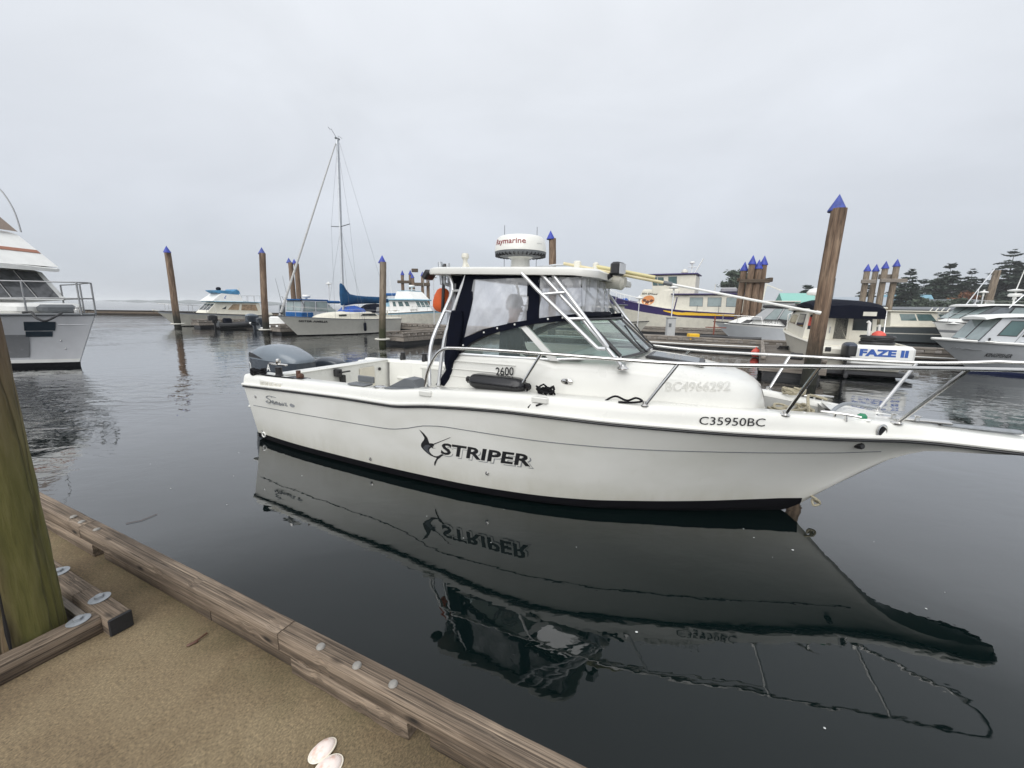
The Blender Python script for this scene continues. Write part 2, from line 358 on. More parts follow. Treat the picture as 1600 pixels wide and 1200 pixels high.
# ================================================================== SETTING
# ------------------------------------------------------------------ water
def water_mat():
    m, nt, b = newmat('harbour_water'); nt.nodes.remove(b); outm = [n for n in nt.nodes if n.type == 'OUTPUT_MATERIAL'][0]
    dif = nt.nodes.new('ShaderNodeBsdfDiffuse'); dif.inputs[0].default_value = (.0022, .006, .006, 1)
    gls = nt.nodes.new('ShaderNodeBsdfGlossy'); gls.inputs['Roughness'].default_value = .012
    fre = nt.nodes.new('ShaderNodeFresnel'); fre.inputs[0].default_value = 1.62
    fra = ramp_node(nt, [(0, (0, 0, 0)), (.06, (.033, .033, .033)), (.10, (.095, .095, .095)), (.15, (.275, .275, .275)), (.3, (.56, .56, .56)), (.55, (.86, .86, .86)), (1, (1, 1, 1))])
    mxw = nt.nodes.new('ShaderNodeMixShader')
    nt.links.new(fre.outputs[0], fra.inputs[0]); nt.links.new(fra.outputs[0], mxw.inputs[0]); nt.links.new(dif.outputs[0], mxw.inputs[1]); nt.links.new(gls.outputs[0], mxw.inputs[2]); nt.links.new(mxw.outputs[0], outm.inputs[0])
    t = nt.nodes.new('ShaderNodeTexCoord'); P = t.outputs['Object']
    def M(op, a, bb=None, c=None, clamp=False):
        n = nt.nodes.new('ShaderNodeMath'); n.operation = op; n.use_clamp = clamp
        for i, q in enumerate((a, bb, c)):
            if q is None: continue
            if isinstance(q, (int, float)): n.inputs[i].default_value = q
            else: nt.links.new(q, n.inputs[i])
        return n.outputs[0]
    swell = noise(nt, .55, P, detail=2, stretch=(1, .75, 1)).outputs['Fac']
    rip = noise(nt, 2.3, P, detail=3, rough=.5, stretch=(.75, 1.25, 1), dist=.4).outputs['Fac']
    fine = noise(nt, 9.0, P, detail=2, stretch=(.8, 1.2, 1)).outputs['Fac']
    patch = noise(nt, .09, P, detail=3).outputs['Fac']
    pm = nt.nodes.new('ShaderNodeMapRange'); pm.interpolation_type = 'SMOOTHSTEP'
    pm.inputs[1].default_value = .42; pm.inputs[2].default_value = .62; pm.inputs[3].default_value = .25; pm.inputs[4].default_value = 1.0
    nt.links.new(patch, pm.inputs[0])
    # churned water left behind the manoeuvring yacht: a patch at a place of its own
    def blob(cx, cy, rx, ry):
        mpn = nt.nodes.new('ShaderNodeMapping'); mpn.inputs['Location'].default_value = (-cx/rx, -cy/ry, 0); mpn.inputs['Scale'].default_value = (1/rx, 1/ry, 0)
        nt.links.new(P, mpn.inputs[0]); l = nt.nodes.new('ShaderNodeVectorMath'); l.operation = 'LENGTH'; nt.links.new(mpn.outputs[0], l.inputs[0])
        q = nt.nodes.new('ShaderNodeMapRange'); q.interpolation_type = 'SMOOTHSTEP'; q.inputs[1].default_value = .25; q.inputs[2].default_value = 1; q.inputs[3].default_value = 1; q.inputs[4].default_value = 0
        nt.links.new(l.outputs['Value'], q.inputs[0]); return q.outputs[0]
    wash = blob(-9.2, 7.6, 4.2, 4.4)
    s3 = nt.nodes.new('ShaderNodeSeparateXYZ'); nt.links.new(P, s3.inputs[0])
    far = nt.nodes.new('ShaderNodeMapRange'); far.interpolation_type = 'SMOOTHSTEP'; far.inputs[1].default_value = 6; far.inputs[2].default_value = 15; far.inputs[3].default_value = .50; far.inputs[4].default_value = 3.2
    nt.links.new(s3.outputs['Y'], far.inputs[0])
    fade = nt.nodes.new('ShaderNodeMapRange'); fade.interpolation_type = 'SMOOTHSTEP'; fade.inputs[1].default_value = 38; fade.inputs[2].default_value = 140; fade.inputs[3].default_value = 1; fade.inputs[4].default_value = .06
    nt.links.new(s3.outputs['Y'], fade.inputs[0])
    amp = M('MULTIPLY', M('ADD', M('MULTIPLY', pm.outputs[0], far.outputs[0]), M('MULTIPLY', wash, 3.4)), fade.outputs[0])
    h = M('ADD', M('MULTIPLY', M('SUBTRACT', swell, .5), M('MULTIPLY', M('MULTIPLY', M('ADD', amp, .35), fade.outputs[0]), .016)), M('MULTIPLY', M('MULTIPLY', M('SUBTRACT', rip, .5), amp), .0125))
    h = M('ADD', h, M('MULTIPLY', M('MULTIPLY', M('SUBTRACT', fine, .5), M('ADD', amp, .25)), .0011))
    bp = nt.nodes.new('ShaderNodeBump'); bp.inputs['Strength'].default_value = 1.0; bp.inputs['Distance'].default_value = 1.0
    nt.links.new(h, bp.inputs['Height']); nt.links.new(bp.outputs[0], gls.inputs['Normal']); nt.links.new(bp.outputs[0], fre.inputs['Normal'])
    return m
mb = MB(); S = 4500
mb.add([(-S, -60, 0), (S, -60, 0), (S, S, 0), (-S, S, 0)], [(0, 1, 2, 3)])
water = mb.build('water', water_mat(), smooth=0); tag(water, kind='structure')
mb = MB(); mb.add([(-S, -60, -6), (S, -60, -6), (S, S, -6), (-S, S, -6)], [(0, 1, 2, 3)])
tag(mb.build('seabed', paint('silt', (.04, .05, .045), .95), smooth=0), kind='structure')

# ------------------------------------------------------------------ near dock: local x along the edge, y outward, z up from the deck
DA, DRZ, DZ = Vector((-1.5863, 1.8038, .45)), R(-25.608), .45
dM = Matrix.Translation(DA) @ Matrix.Rotation(DRZ, 4, 'Z')
def deck_mat():
    m, nt, b = newmat('gritty_dock_surface')
    big = noise(nt, 1.6, detail=5); mid = noise(nt, 14, detail=4); gr = noise(nt, 150, detail=5, rough=.85, stretch=(1, .55, 1)); v = nt.nodes.new('ShaderNodeTexVoronoi'); v.inputs['Scale'].default_value = 110
    t = nt.nodes.new('ShaderNodeTexCoord'); nt.links.new(t.outputs['Object'], v.inputs['Vector'])
    r1 = ramp_node(nt, [(.32, (.100, .070, .041)), (.5, (.176, .132, .077)), (.68, (.21, .163, .097))]); nt.links.new(big.outputs['Fac'], r1.inputs[0])
    r2 = ramp_node(nt, [(.36, (.32, .31, .30)), (.5, (.95, .95, .95)), (.63, (1.85, 1.8, 1.7))]); nt.links.new(gr.outputs['Fac'], r2.inputs[0])
    mx = nt.nodes.new('ShaderNodeMix'); mx.data_type = 'RGBA'; mx.blend_type = 'MULTIPLY'; mx.inputs[0].default_value = .75
    nt.links.new(r1.outputs[0], mx.inputs[6]); nt.links.new(r2.outputs[0], mx.inputs[7])
    r3 = ramp_node(nt, [(.035, (1, 1, 1)), (.07, (0, 0, 0))]); nt.links.new(v.outputs['Distance'], r3.inputs[0])
    mul_ = nt.nodes.new('ShaderNodeMath'); mul_.operation = 'MULTIPLY'; rs = ramp_node(nt, [(.54, (0, 0, 0)), (.64, (1, 1, 1))])
    nt.links.new(mid.outputs['Fac'], rs.inputs[0]); nt.links.new(r3.outputs[0], mul_.inputs[0]); nt.links.new(rs.outputs[0], mul_.inputs[1])
    m2 = nt.nodes.new('ShaderNodeMix'); m2.data_type = 'RGBA'; m2.inputs[7].default_value = (.42, .36, .27, 1)
    nt.links.new(mul_.outputs[0], m2.inputs[0]); nt.links.new(mx.outputs[2], m2.inputs[6])
    mo = nt.nodes.new('ShaderNodeMix'); mo.data_type = 'RGBA'; mo.inputs[7].default_value = (.055, .060, .020, 1)
    s3 = nt.nodes.new('ShaderNodeSeparateXYZ'); nt.links.new(t.outputs['Object'], s3.inputs[0])
    mr_ = nt.nodes.new('ShaderNodeMapRange'); mr_.inputs[1].default_value = -.22; mr_.inputs[2].default_value = .02; mr_.inputs[3].default_value = 0; mr_.inputs[4].default_value = 3.2
    nt.links.new(s3.outputs['Y'], mr_.inputs[0]); mm = nt.nodes.new('ShaderNodeMath'); mm.operation = 'MULTIPLY'; nt.links.new(mr_.outputs[0], mm.inputs[0])
    rm = ramp_node(nt, [(.38, (0, 0, 0)), (.62, (.10, .10, .10))]); n5 = noise(nt, 5, detail=5); nt.links.new(n5.outputs['Fac'], rm.inputs[0]); nt.links.new(rm.outputs[0], mm.inputs[1])
    nt.links.new(mm.outputs[0], mo.inputs[0]); nt.links.new(m2.outputs[2], mo.inputs[6])
    st1 = noise(nt, 3.1, detail=6, rough=.65, dist=1.2); sr1 = ramp_node(nt, [(.52, (1, 1, 1)), (.70, (.80, .78, .75))]); nt.links.new(st1.outputs['Fac'], sr1.inputs[0])
    sm = nt.nodes.new('ShaderNodeMix'); sm.data_type = 'RGBA'; sm.blend_type = 'MULTIPLY'; sm.inputs[0].default_value = .8; nt.links.new(mo.outputs[2], sm.inputs[6]); nt.links.new(sr1.outputs[0], sm.inputs[7])
    nt.links.new(sm.outputs[2], b.inputs['Base Color']); b.inputs['Roughness'].default_value = .9
    bp = nt.nodes.new('ShaderNodeBump'); bp.inputs['Strength'].default_value = .3; bp.inputs['Distance'].default_value = .0025
    nt.links.new(gr.outputs['Fac'], bp.inputs['Height']); nt.links.new(bp.outputs[0], b.inputs['Normal'])
    return m
mb = MB()
xs, ys = [-9, -1.05, -.30, 9], [-4.5, -1.0, -.22, .095]
for i in range(3):
    for j in range(3):
        if i == 1 and j == 1: continue
        mb.box(((xs[i]+xs[i+1])/2, (ys[j]+ys[j+1])/2, -.11), (xs[i+1]-xs[i], ys[j+1]-ys[j], .22))
dock = mb.build('dock_deck', deck_mat(), loc=DA, rot=(0, 0, DRZ), smooth=0); tag(dock, kind='structure')
# the pieces below are kept slightly irregular: end grain chips, worn edges
def timber(L, w, h, rnd, seed, n=None):
    """a worn sawn timber lying along x from 0 to L"""
    rg = random.Random(seed); n = n or max(6, int(L/.05)); mb = MB(); secs = []
    dy = [0]*8; 
    for i in range(n+1):
        x = L*i/n; c = rnd
        pts = [(-w/2+c, -h/2), (w/2-c, -h/2), (w/2, -h/2+c), (w/2, h/2-c), (w/2-c, h/2), (-w/2+c, h/2), (-w/2, h/2-c), (-w/2, -h/2+c)]
        sec = []
        for k, (y, z) in enumerate(pts):
            dy[k] = dy[k]*.55+rg.uniform(-1, 1)*rnd*.2
            if rg.random() < .05: q = rnd*1.3
            else: q = 0
            sec.append((x, y+dy[k]-math.copysign(q, y)*(k in (2, 3, 6, 7)), z+dy[k]*.5-(q if k in (4, 5) else 0)))
        secs.append(sec)
    return mb.loft(secs)
rail = empty('bull_rail', DA, DRZ, 'weathered timber bull rail on blocks along the edge of the gritty dock', 'dock rail')
J = [-6.81, -4.94, -3.07, -1.196, .675, 2.545, 4.41, 6.3]
for i in range(len(J)-1):
    timber(J[i+1]-J[i]-.006, .086, .085, .0045, 20+i).build('timber', WOODR, rail, loc=(J[i]+.003, .043, .1275), smooth=50)
for i, x0 in enumerate((-6.65, -4.20, -1.75, .746, 3.2, 5.65)):
    L_ = .69 if i == 2 else .62
    timber(L_, .08, .083, .006, 40+i).build('block', WOODR, rail, loc=(x0, .042, .0425), smooth=50)
    nx = (-6.65, -4.20, -1.75, .746, 3.2, 5.65, 8.1)[i+1]
    # the low board between two blocks stands a little back and leaves a scupper hole
    a0 = x0+L_+.085; mid_ = a0+(nx-a0)*(.64 if i == 2 else .5)
    for u, v_ in ((a0, mid_-.003), (mid_+.003, nx-.004)):
        timber(v_-u, .035, .078, .004, 60+i).build('board', WOODD, rail, loc=(u, .04, .04), smooth=50)
    for bx in (x0+.15, x0+.35, x0+.53) if i != 2 else (-1.381, -1.25, -1.051):
        bb = MB().lathe([(.0175, 0), (.018, .003), (.0145, .009), (.006, .012), (0, .0125)], seg=14)
        bb.build('bolt', BOLTM, rail, loc=(bx, .035+random.uniform(-.004, .004), .1695), rot=(R(random.uniform(-5, 5)), R(random.uniform(-5, 5)), 0))
guard = empty('pile_guard_frame', DA, DRZ, 'low grey timber frame bolted to the dock round the mossy pile', 'timber frame')
for (x0, L_, y, s) in ((-1.12, .565, -.205, 71), (-.551, .365, -.203, 72)):
    timber(L_, .085, .088, .005, s).build('timber', WOODR, guard, loc=(x0, y, .044), smooth=50)
timber(1.0, .085, .088, .005, 73).build('timber', WOODR, guard, loc=(-.292, -.2475, .044), rot=(0, 0, R(-90)), smooth=50)
MB().box((0, 0, 0), (.012, .088, .086), bev=.004).build('end_cap', RUBBER, guard, loc=(-.181, -.203, .044))
MB().box((-.66, -.262, -.03), (.72, .03, .16), bev=.004).build('lining_board', WOODC, guard)
for (x, y) in ((-.864, -.197), (-.405, -.194), (-.298, -.306), (-.295, -.86)):
    w_ = MB().lathe([(.042, 0), (.043, .003), (.03, .006), (.016, .006)], seg=18); w_.lathe([(.019, .0055), (.019, .018), (.008, .023), (0, .023)], seg=6)
    w_.build('washer', GALV, guard, loc=(x, y, .0885), rot=(R(3), R(-4), random.random()))

# ------------------------------------------------------------------ mooring piles
def pile_shaft(h0, h1, r0, r1, seed=0, seg=20, rings=26):
    rg = random.Random(seed); secs = []; w = [rg.uniform(-1, 1) for _ in range(seg)]
    for i in range(rings+1):
        z = h0+(h1-h0)*i/rings; r = lerp(r0, r1, i/rings); ox, oy = .012*math.sin(z*1.1+seed), .012*math.cos(z*.8+seed*2)
        secs.append([(ox+(r*(1+.03*w[k])+rg.uniform(-1, 1)*r*.02)*math.cos(2*math.pi*k/seg), oy+(r*(1+.03*w[k])+rg.uniform(-1, 1)*r*.02)*math.sin(2*math.pi*k/seg), z) for k in range(seg)])
    return MB().loft(secs)
def pile(name, base, top, r, label, mat=PILE, seed=0, cap=True, group=None, seg=20):
    b, t = Vector(base), Vector(top); ax = t-b; H = ax.length
    o = empty(name, b, 0, label, 'pile', group); q = ax.to_track_quat('Z', 'Y'); o.rotation_euler = q.to_euler()
    capH = r*2.1 if cap else 0
    pile_shaft(-1.5, H-capH, r*1.08, r*.95, seed, seg).build('shaft', mat, o, smooth=60)
    if cap:
        MB().lathe([(r*1.12, -.05), (r*1.15, -.02), (r*1.1, 0), (r*.02, capH), (0, capH)], (0, 0, H-capH), seg=seg).build('cap', CAPB if seed % 2 else CAPB2, o, smooth=40).rotation_euler = (R((seed*37) % 9-4), R((seed*53) % 9-4), 0)
    return o
pg = 'timber piles with blue cone caps'
pile('mooring_pile', (-26.0, 32.0, 0), (-26.08, 32.0, 6.06), .21, 'brown pile with blue cone cap leaning beside the flybridge cruiser bow', seed=1, group=pg)
pile('mooring_pile', (-16.19, 26.98, 0), (-15.96, 26.98, 5.51), .19, 'brown blue-capped pile between the grey boat and the blue canvas boat', seed=2, group=pg)
pile('mooring_pile', (-6.65, 20.94, 0), (-6.47, 20.94, 4.44), .165, 'greyish pile with blue cone cap in front of the sailboat stern', PILEA, seed=3, group=pg)
pile('mooring_pile', (8.45, 11.54, 0), (8.60, 11.54, 5.11), .185, 'tallest brown pile with blue cone cap beside the cream cabin boat', seed=4, group=pg, seg=28)
pile('mooring_pile', (2.12, 22.31, 0), (1.96, 22.31, 5.96), .19, 'brown blue-capped pile showing above the hardtop of the big white boat', seed=5, group=pg)
pile('mooring_pile', (-24.2, 46, 0), (-24.25, 46, 6.9), .25, 'dark pile with blue cap behind the sailboat forestay, left of its twin', seed=6, group=pg)
pile('mooring_pile', (-23.6, 46, 0), (-23.62, 46, 6.8), .25, 'dark pile with blue cap behind the sailboat forestay, right of its twin', seed=7, group=pg)
pile('mooring_pile', (55.3, 49, 0), (55.7, 49, 7.2), .34, 'thick pale brown pile without cap in front of the tall conifer', PILEA, seed=8, cap=False)
# the near pile, cut by the photo's edge, mossy on the side that faces the water
def moss_mat():
    m, nt, b = newmat('mossy_pile')
    n1 = noise(nt, 2.2, detail=6, stretch=(1, 1, .35)); n2 = noise(nt, 40, detail=4, stretch=(1, 1, .12)); t = nt.nodes.new('ShaderNodeTexCoord'); s3 = nt.nodes.new('ShaderNodeSeparateXYZ')
    nt.links.new(t.outputs['Object'], s3.inputs[0])
    r0 = ramp_node(nt, [(.3, (.13, .085, .05)), (.6, (.235, .165, .105))]); nt.links.new(n2.outputs['Fac'], r0.inputs[0])
    r1 = ramp_node(nt, [(.25, (.040, .042, .010)), (.5, (.115, .108, .028)), (.75, (.185, .165, .065))]); 
    a = nt.nodes.new('ShaderNodeMath'); a.operation = 'MULTIPLY_ADD'; a.inputs[1].default_value = .5; h2 = nt.nodes.new('ShaderNodeMath'); h2.operation = 'MULTIPLY'; h2.inputs[1].default_value = .5
    nt.links.new(n2.outputs['Fac'], h2.inputs[0]); nt.links.new(n1.outputs['Fac'], a.inputs[0]); nt.links.new(h2.outputs[0], a.inputs[2]); nt.links.new(a.outputs[0], r1.inputs[0])
    # moss by height
    mz = nt.nodes.new('ShaderNodeMapRange'); mz.interpolation_type = 'SMOOTHSTEP'; mz.inputs[1].default_value = 1.15; mz.inputs[2].default_value = 2.0; mz.inputs[3].default_value = 1; mz.inputs[4].default_value = 0
    nt.links.new(s3.outputs['Z'], mz.inputs[0])
    # and by side
    dt = nt.nodes.new('ShaderNodeVectorMath'); dt.operation = 'DOT_PRODUCT'; dt.inputs[1].default_value = (3.6, 4.7, 0)
    nt.links.new(t.outputs['Object'], dt.inputs[0])
    ad = nt.nodes.new('ShaderNodeMath'); ad.operation = 'MULTIPLY_ADD'; ad.inputs[1].default_value = .9; nt.links.new(n1.outputs['Fac'], ad.inputs[0]); nt.links.new(dt.outputs['Value'], ad.inputs[2])
    ms = nt.nodes.new('ShaderNodeMapRange'); ms.interpolation_type = 'SMOOTHSTEP'; ms.inputs[1].default_value = .2; ms.inputs[2].default_value = .75; nt.links.new(ad.outputs[0], ms.inputs[0])
    mm = nt.nodes.new('ShaderNodeMath'); mm.operation = 'MULTIPLY'; nt.links.new(mz.outputs[0], mm.inputs[0]); nt.links.new(ms.outputs[0], mm.inputs[1])
    up_ = nt.nodes.new('ShaderNodeMapRange'); up_.inputs[1].default_value = 1.3; up_.inputs[2].default_value = 2.2; nt.links.new(s3.outputs['Z'], up_.inputs[0])
    mb_ = nt.nodes.new('ShaderNodeMix'); mb_.data_type = 'RGBA'; mb_.inputs[7].default_value = (.075, .047, .033, 1); nt.links.new(up_.outputs[0], mb_.inputs[0]); nt.links.new(r0.outputs[0], mb_.inputs[6])
    mx = nt.nodes.new('ShaderNodeMix'); mx.data_type = 'RGBA'; nt.links.new(mm.outputs[0], mx.inputs[0]); nt.links.new(mb_.outputs[2], mx.inputs[6]); nt.links.new(r1.outputs[0], mx.inputs[7])
    nt.links.new(mx.outputs[2], b.inputs['Base Color']); b.inputs['Roughness'].default_value = .8
    ck = noise(nt, 9, detail=3, stretch=(1, 1, .05), dist=.5); ckr = ramp_node(nt, [(.46, (0, 0, 0)), (.5, (1, 1, 1)), (.54, (0, 0, 0))]); nt.links.new(ck.outputs['Fac'], ckr.inputs[0])
    cmu = nt.nodes.new('ShaderNodeMath'); cmu.operation = 'MULTIPLY'; cmu.inputs[1].default_value = .55; nt.links.new(ckr.outputs[0], cmu.inputs[0])
    mck = nt.nodes.new('ShaderNodeMix'); mck.data_type = 'RGBA'; mck.inputs[7].default_value = (.03, .026, .010, 1); nt.links.new(cmu.outputs[0], mck.inputs[0]); nt.links.new(mx.outputs[2], mck.inputs[6]); nt.links.new(mck.outputs[2], b.inputs['Base Color'])
    hh = nt.nodes.new('ShaderNodeMath'); hh.operation = 'SUBTRACT'; nt.links.new(n2.outputs['Fac'], hh.inputs[0]); nt.links.new(cmu.outputs[0], hh.inputs[1])
    bp = nt.nodes.new('ShaderNodeBump'); bp.inputs['Strength'].default_value = .8; bp.inputs['Distance'].default_value = .012; nt.links.new(hh.outputs[0], bp.inputs['Height']); nt.links.new(bp.outputs[0], b.inputs['Normal'])
    return m
pw = dM @ Vector((-.513, -.466, 0))
near = empty('mooring_pile', (pw.x, pw.y, 0), 0, 'near pile with green moss standing in the timber frame on the dock', 'pile')
pile_shaft(-1.5, 5.6, .168, .155, 9, 56, 90).build('shaft', moss_mat(), near, smooth=60)
MB().lathe([(.185, -.05), (.19, 0), (.003, .34), (0, .34)], (0, 0, 5.6), seg=24).build('cap', CAPB, near)
ca = R(-37); c_ = MB().tube([(math.cos(ca)*.166+.004*math.sin(z*9), math.sin(ca)*.166, z) for z in [0.2+.1*i for i in range(14)]], [.004+.004*(i % 3 == 1) for i in range(14)], 6)
c_.build('split', BLACK, near)
for z, an in ((1.72, -20), (1.5, -35), (1.36, -62), (1.86, -55)):
    MB().lathe([(.006, 0), (.004, .004), (0, .005)], seg=8).build('nail', GALV, near, loc=(math.cos(R(an))*.162, math.sin(R(an))*.162, z), rot=(0, R(90), R(an)))
# dolphins: piles bolted together with cross beams
def dolphin(name, loc, spots, label, rz=0, r=.25, beams=(), mat=PILE, capm=CAPB, cap=True):
    o = empty(name, loc, rz, label, 'dolphin')
    for i, (x, y, h, lx) in enumerate(spots):
        p = pile_shaft(-1, h, r, r*.85, 30+i, 12, 14).build('pile', mat, o, loc=(x, y, 0), rot=(0, R(lx), 0), smooth=60)
        if cap: MB().lathe([(r*1.1, -.05), (r*1.1, 0), (.01, r*2.4), (0, r*2.4)], (0, 0, h), seg=12).build('cap', capm, p)
    for (x, y, z, sx_, sy_, sz_) in beams:
        MB().box((x, y, z), (sx_, sy_, sz_), bev=.03).build('cross_beam', WOODC if mat is PILEA else WOODD, o)
    return o
dolphin('mooring_dolphin', (17.1, 30.5, 0), ((-.62, .1, 4.95, 1.5), (-.22, -.3, 5.35, 1), (.15, .3, 5.0, .5), (.32, -.28, 5.05, 0), (.74, .05, 5.35, 0)),
        'cluster of five brown piles with blue caps behind the small white boat with black canvas', R(-12), .25, ((.1, -.55, 4.15, 1.9, .22, .25), (.2, .55, 4.3, 1.9, .22, .25), (1.15, 0, 4.25, .22, 1.1, .3)))
dolphin('mooring_dolphin', (34.6, 40, 0), ((-1.2, 0, 6.0, 0), (-.1, .6, 6.05, 0), (.22, -.1, 6.25, 0), (1.2, 0, 6.45, 0)),
        'cluster of brown piles with blue caps and pale cross beams left of the dark conifer', R(-8), .27, ((-1.15, -.35, 5.0, 1.2, .25, .35), (.9, -.4, 5.1, 2.2, .25, .35), (.9, .35, 5.5, 1.6, .25, .45)), PILEA)
dolphin('mooring_dolphin', (-14.3, 60, 0), ((-1.55, 0, 6.3, 0), (-.5, .3, 6.4, 0), (1.3, 0, 6.2, 0), (.35, -.3, 5.9, -4), (2.0, .3, 6.3, 0)),
        'dark timber dolphin with cross beams standing far behind the pale blue cabin boat', 0, .26, ((-1.2, -.3, 5.3, 2.0, .25, .4), (1.2, -.3, 5.0, 2.4, .25, .45), (.3, -.3, 6.9, .9, .2, .5)))

# ------------------------------------------------------------------ floating docks: local x along the walkway, y away from the photographer
WRZ = math.atan2(-.51, .86)
wM = Matrix.Rotation(WRZ, 4, 'Z')
def W(a, y, z=0): p = wM @ Vector((a, y, z)); return p
def fdock(name, x0, x1, y0, y1, label, rails='lrf', step=.5, zt=.46, deck=WOODF, group=None):
    """a timber float: deck boards, side fascias, raised rails on blocks"""
    o = empty(name, W((x0+x1)/2, (y0+y1)/2), WRZ, label, 'floating dock', group)
    hx, hy = (x1-x0)/2, (y1-y0)/2; along_y = hy > hx
    d = MB(); L_ = 2*(hy if along_y else hx); nb = int(L_/.25)
    for i in range(nb):
        t = -L_/2+(i+.5)*L_/nb; dz = random.uniform(-.006, .006)
        if along_y: d.box((0, t, zt-.02+dz), (2*hx-.02, L_/nb-.014, .04))
        else: d.box((t, 0, zt-.02+dz), (L_/nb-.014, 2*hy-.02, .04))
    dk = d.build('deck_boards', deck, o, smooth=0); dk['kind'] = 'stuff'
    f = MB()
    for s in (-1, 1):
        f.box((s*(hx-.03), 0, zt-.16), (.06, 2*hy, .2)); f.box((0, s*(hy-.03), zt-.161), (2*hx-.12, .06, .2))
    f.build('fascia', WOODC, o, smooth=0)
    MB().box((0, 0, zt-.36), (2*hx-.25, 2*hy-.25, .6)).build('float_tank', BLACK, o, smooth=0)
    def line(xa, ya, xb, yb):
        v = Vector((xb-xa, yb-ya, 0)); L2 = v.length; an = math.atan2(v.y, v.x); n = max(2, int(L2/step)); bl = MB()
        for i in range(n):
            p = Vector((xa, ya, 0))+v*((i+.5)/n)
            bl.box((p.x, p.y, zt+.05), (L2/n*.55, .12, .1), rz=an)
        bo = bl.build('rail_blocks', WOODC, o, smooth=0); bo['kind'] = 'stuff'
        k = max(1, int(L2/3.5))
        for i in range(k):
            p = Vector((xa, ya, 0))+v*((i+.5)/k)
            MB().box((0, 0, 0), (L2/k-.015, .13, .09), bev=.012).build('rail_timber', WOODC, o, loc=(p.x, p.y, zt+.145+random.uniform(-.01, .01)), rot=(0, 0, an))
    if 'f' in rails: line(-hx, -hy+.08, hx, -hy+.08)
    if 'b' in rails: line(-hx, hy-.08, hx, hy-.08)
    if 'l' in rails: line(-hx+.08, -hy, -hx+.08, hy)
    if 'r' in rails: line(hx-.08, -hy, hx-.08, hy)
    return o
fdock('walkway_float', -50, 17, 23.4, 27.6, 'long weathered timber walkway float joining all the finger docks', 'f', .55)
fdock('finger_float', -38.6, -37.3, 15.1, 23.1, 'narrow finger dock under the bow of the flybridge cruiser', 'lr')
fdock('finger_float', -27.6, -26.3, 15.1, 23.1, 'narrow finger dock between the blue canvas boat and the sailboat bow', 'lr')
fdock('finger_float', -17.0, -15.4, 15.1, 23.1, 'finger dock with worn plank rails to the right of the sailboat stern', 'lr')
fr_ = fdock('finger_float', .15, 1.85, 14.9, 23.1, 'finger dock with rail blocks beside the tallest blue-capped pile', 'lr')
fdock('far_float', -22, 1, 36.2, 38.6, 'grey-green far float in front of the purple striped vessel', 'f', .7)
# hoops that let the fingers ride up and down the piles
for (p, r) in (((-26.0, 32.0), .42), ((-16.19, 26.98), .38), ((-6.65, 20.94), .34)):
    a_ = MB().tube([(p[0]+r*math.cos(t*math.pi/8), p[1]+r*math.sin(t*math.pi/8), .30) for t in range(16)], .045, 8, closed=True)
    o = a_.build('pile_hoop', OFFW); tag(o, 'white steel hoop round the pile at the ' + {-26.0: 'flybridge cruiser bow', -16.19: 'grey outboard boat', -6.65: 'sailboat stern'}[p[0]], 'pile hoop', 'pile hoops')
# breakwater
bw = empty('breakwater', (-56, 60, 0), R(6), 'dark low floating breakwater of stacked logs across the open water', 'breakwater')
for z, r, y in ((.42, .2, .1), (.22, .2, -.35), (-.02, .2, -.55), (.35, .22, .5)):
    for k in range(5): MB().tube([(-24+k*9.7, y, z), (-24+k*9.7+9.6, y+random.uniform(-.05, .05), z+random.uniform(-.04, .04))], r, 10).build('log', BWOOD if y != -.35 else WOODD, bw)
# ------------------------------------------------------------------ things on the floats
def lamp_post(loc, h, label, ped=True, arm=0, group=None, r=.035):
    o = empty('dock_lamp', loc, 0, label, 'lamp post', group)
    if ped:
        MB().box((0, 0, .55), (.46, .36, 1.1), bev=.03).build('cabinet', GREYM if False else paint('pale_grey_box', (.45, .46, .46), .5), o)
        MB().box((0, 0, 1.115), (.52, .42, .04), bev=.01).build('lid', GALV, o)
        MB().box((-.1, -.19, .7), (.14, .02, .2)).build('socket_panel', GREYM, o)
    MB().tube([(0, 0, 1.0 if ped else 0), (0, 0, h)], r, 8).build('pole', ALUW, o)
    MB().lathe([(.05, -.3), (.05, -.1), (.24, -.08), (.26, -.02), (.12, .04), (.05, .05), (.05, .14), (0, .15)], (0, 0, h+.1), seg=12).build('lamp_head', WHITE, o)
    if arm: MB().tube([(0, 0, h-.1), (-arm*.5, 0, h-.02), (-arm, 0, h-.35)], .03, 6, smooth=4).build('arm', GALV, o)
    return o
lamp_post(W(-4.4, 25.4, .46), 2.75, 'lamp post on a pale grey power pedestal on the walkway float', group='dock lamps')
lamp_post(W(-6.6, 26.6, .46), 2.2, 'slim lamp post left of the power pedestal', False, group='dock lamps', r=.025)
lamp_post(W(-21.2, 24.0, .46), 3.6, 'tall lamp post with round head by the sailboat stern', False, .5, group='dock lamps')
lamp_post((-16.3, 37.0, 0), 3.7, 'grey lamp post seen left of the sailboat mast', False, -.0, group='dock lamps', r=.04)
lamp_post((33.5, 30, 0), 3.6, 'lamp post with white head behind the white express cruiser', False, group='dock lamps')
o = MB().box((0, 0, .22), (.55, .4, .2), bev=.03).box((-.2, 0, .06), (.08, .36, .12)).box((.2, 0, .06), (.08, .36, .12)).build('yellow_dock_box', YELLOW, loc=W(-3.0, 24.3, .46)); tag(o, 'small yellow box on legs on the walkway float', 'box')
o = MB().tube([(0, 0, .2), (0, 0, 1.25)], .04, 8).tube([(-.5, 0, .62), (.7, 0, .6)], .03, 6).build('red_post', paint('rust_red', (.20, .05, .03), .6)); o.location = W(-2.2, 26.5, .46); tag(o, 'rusty red post on the walkway float', 'post')
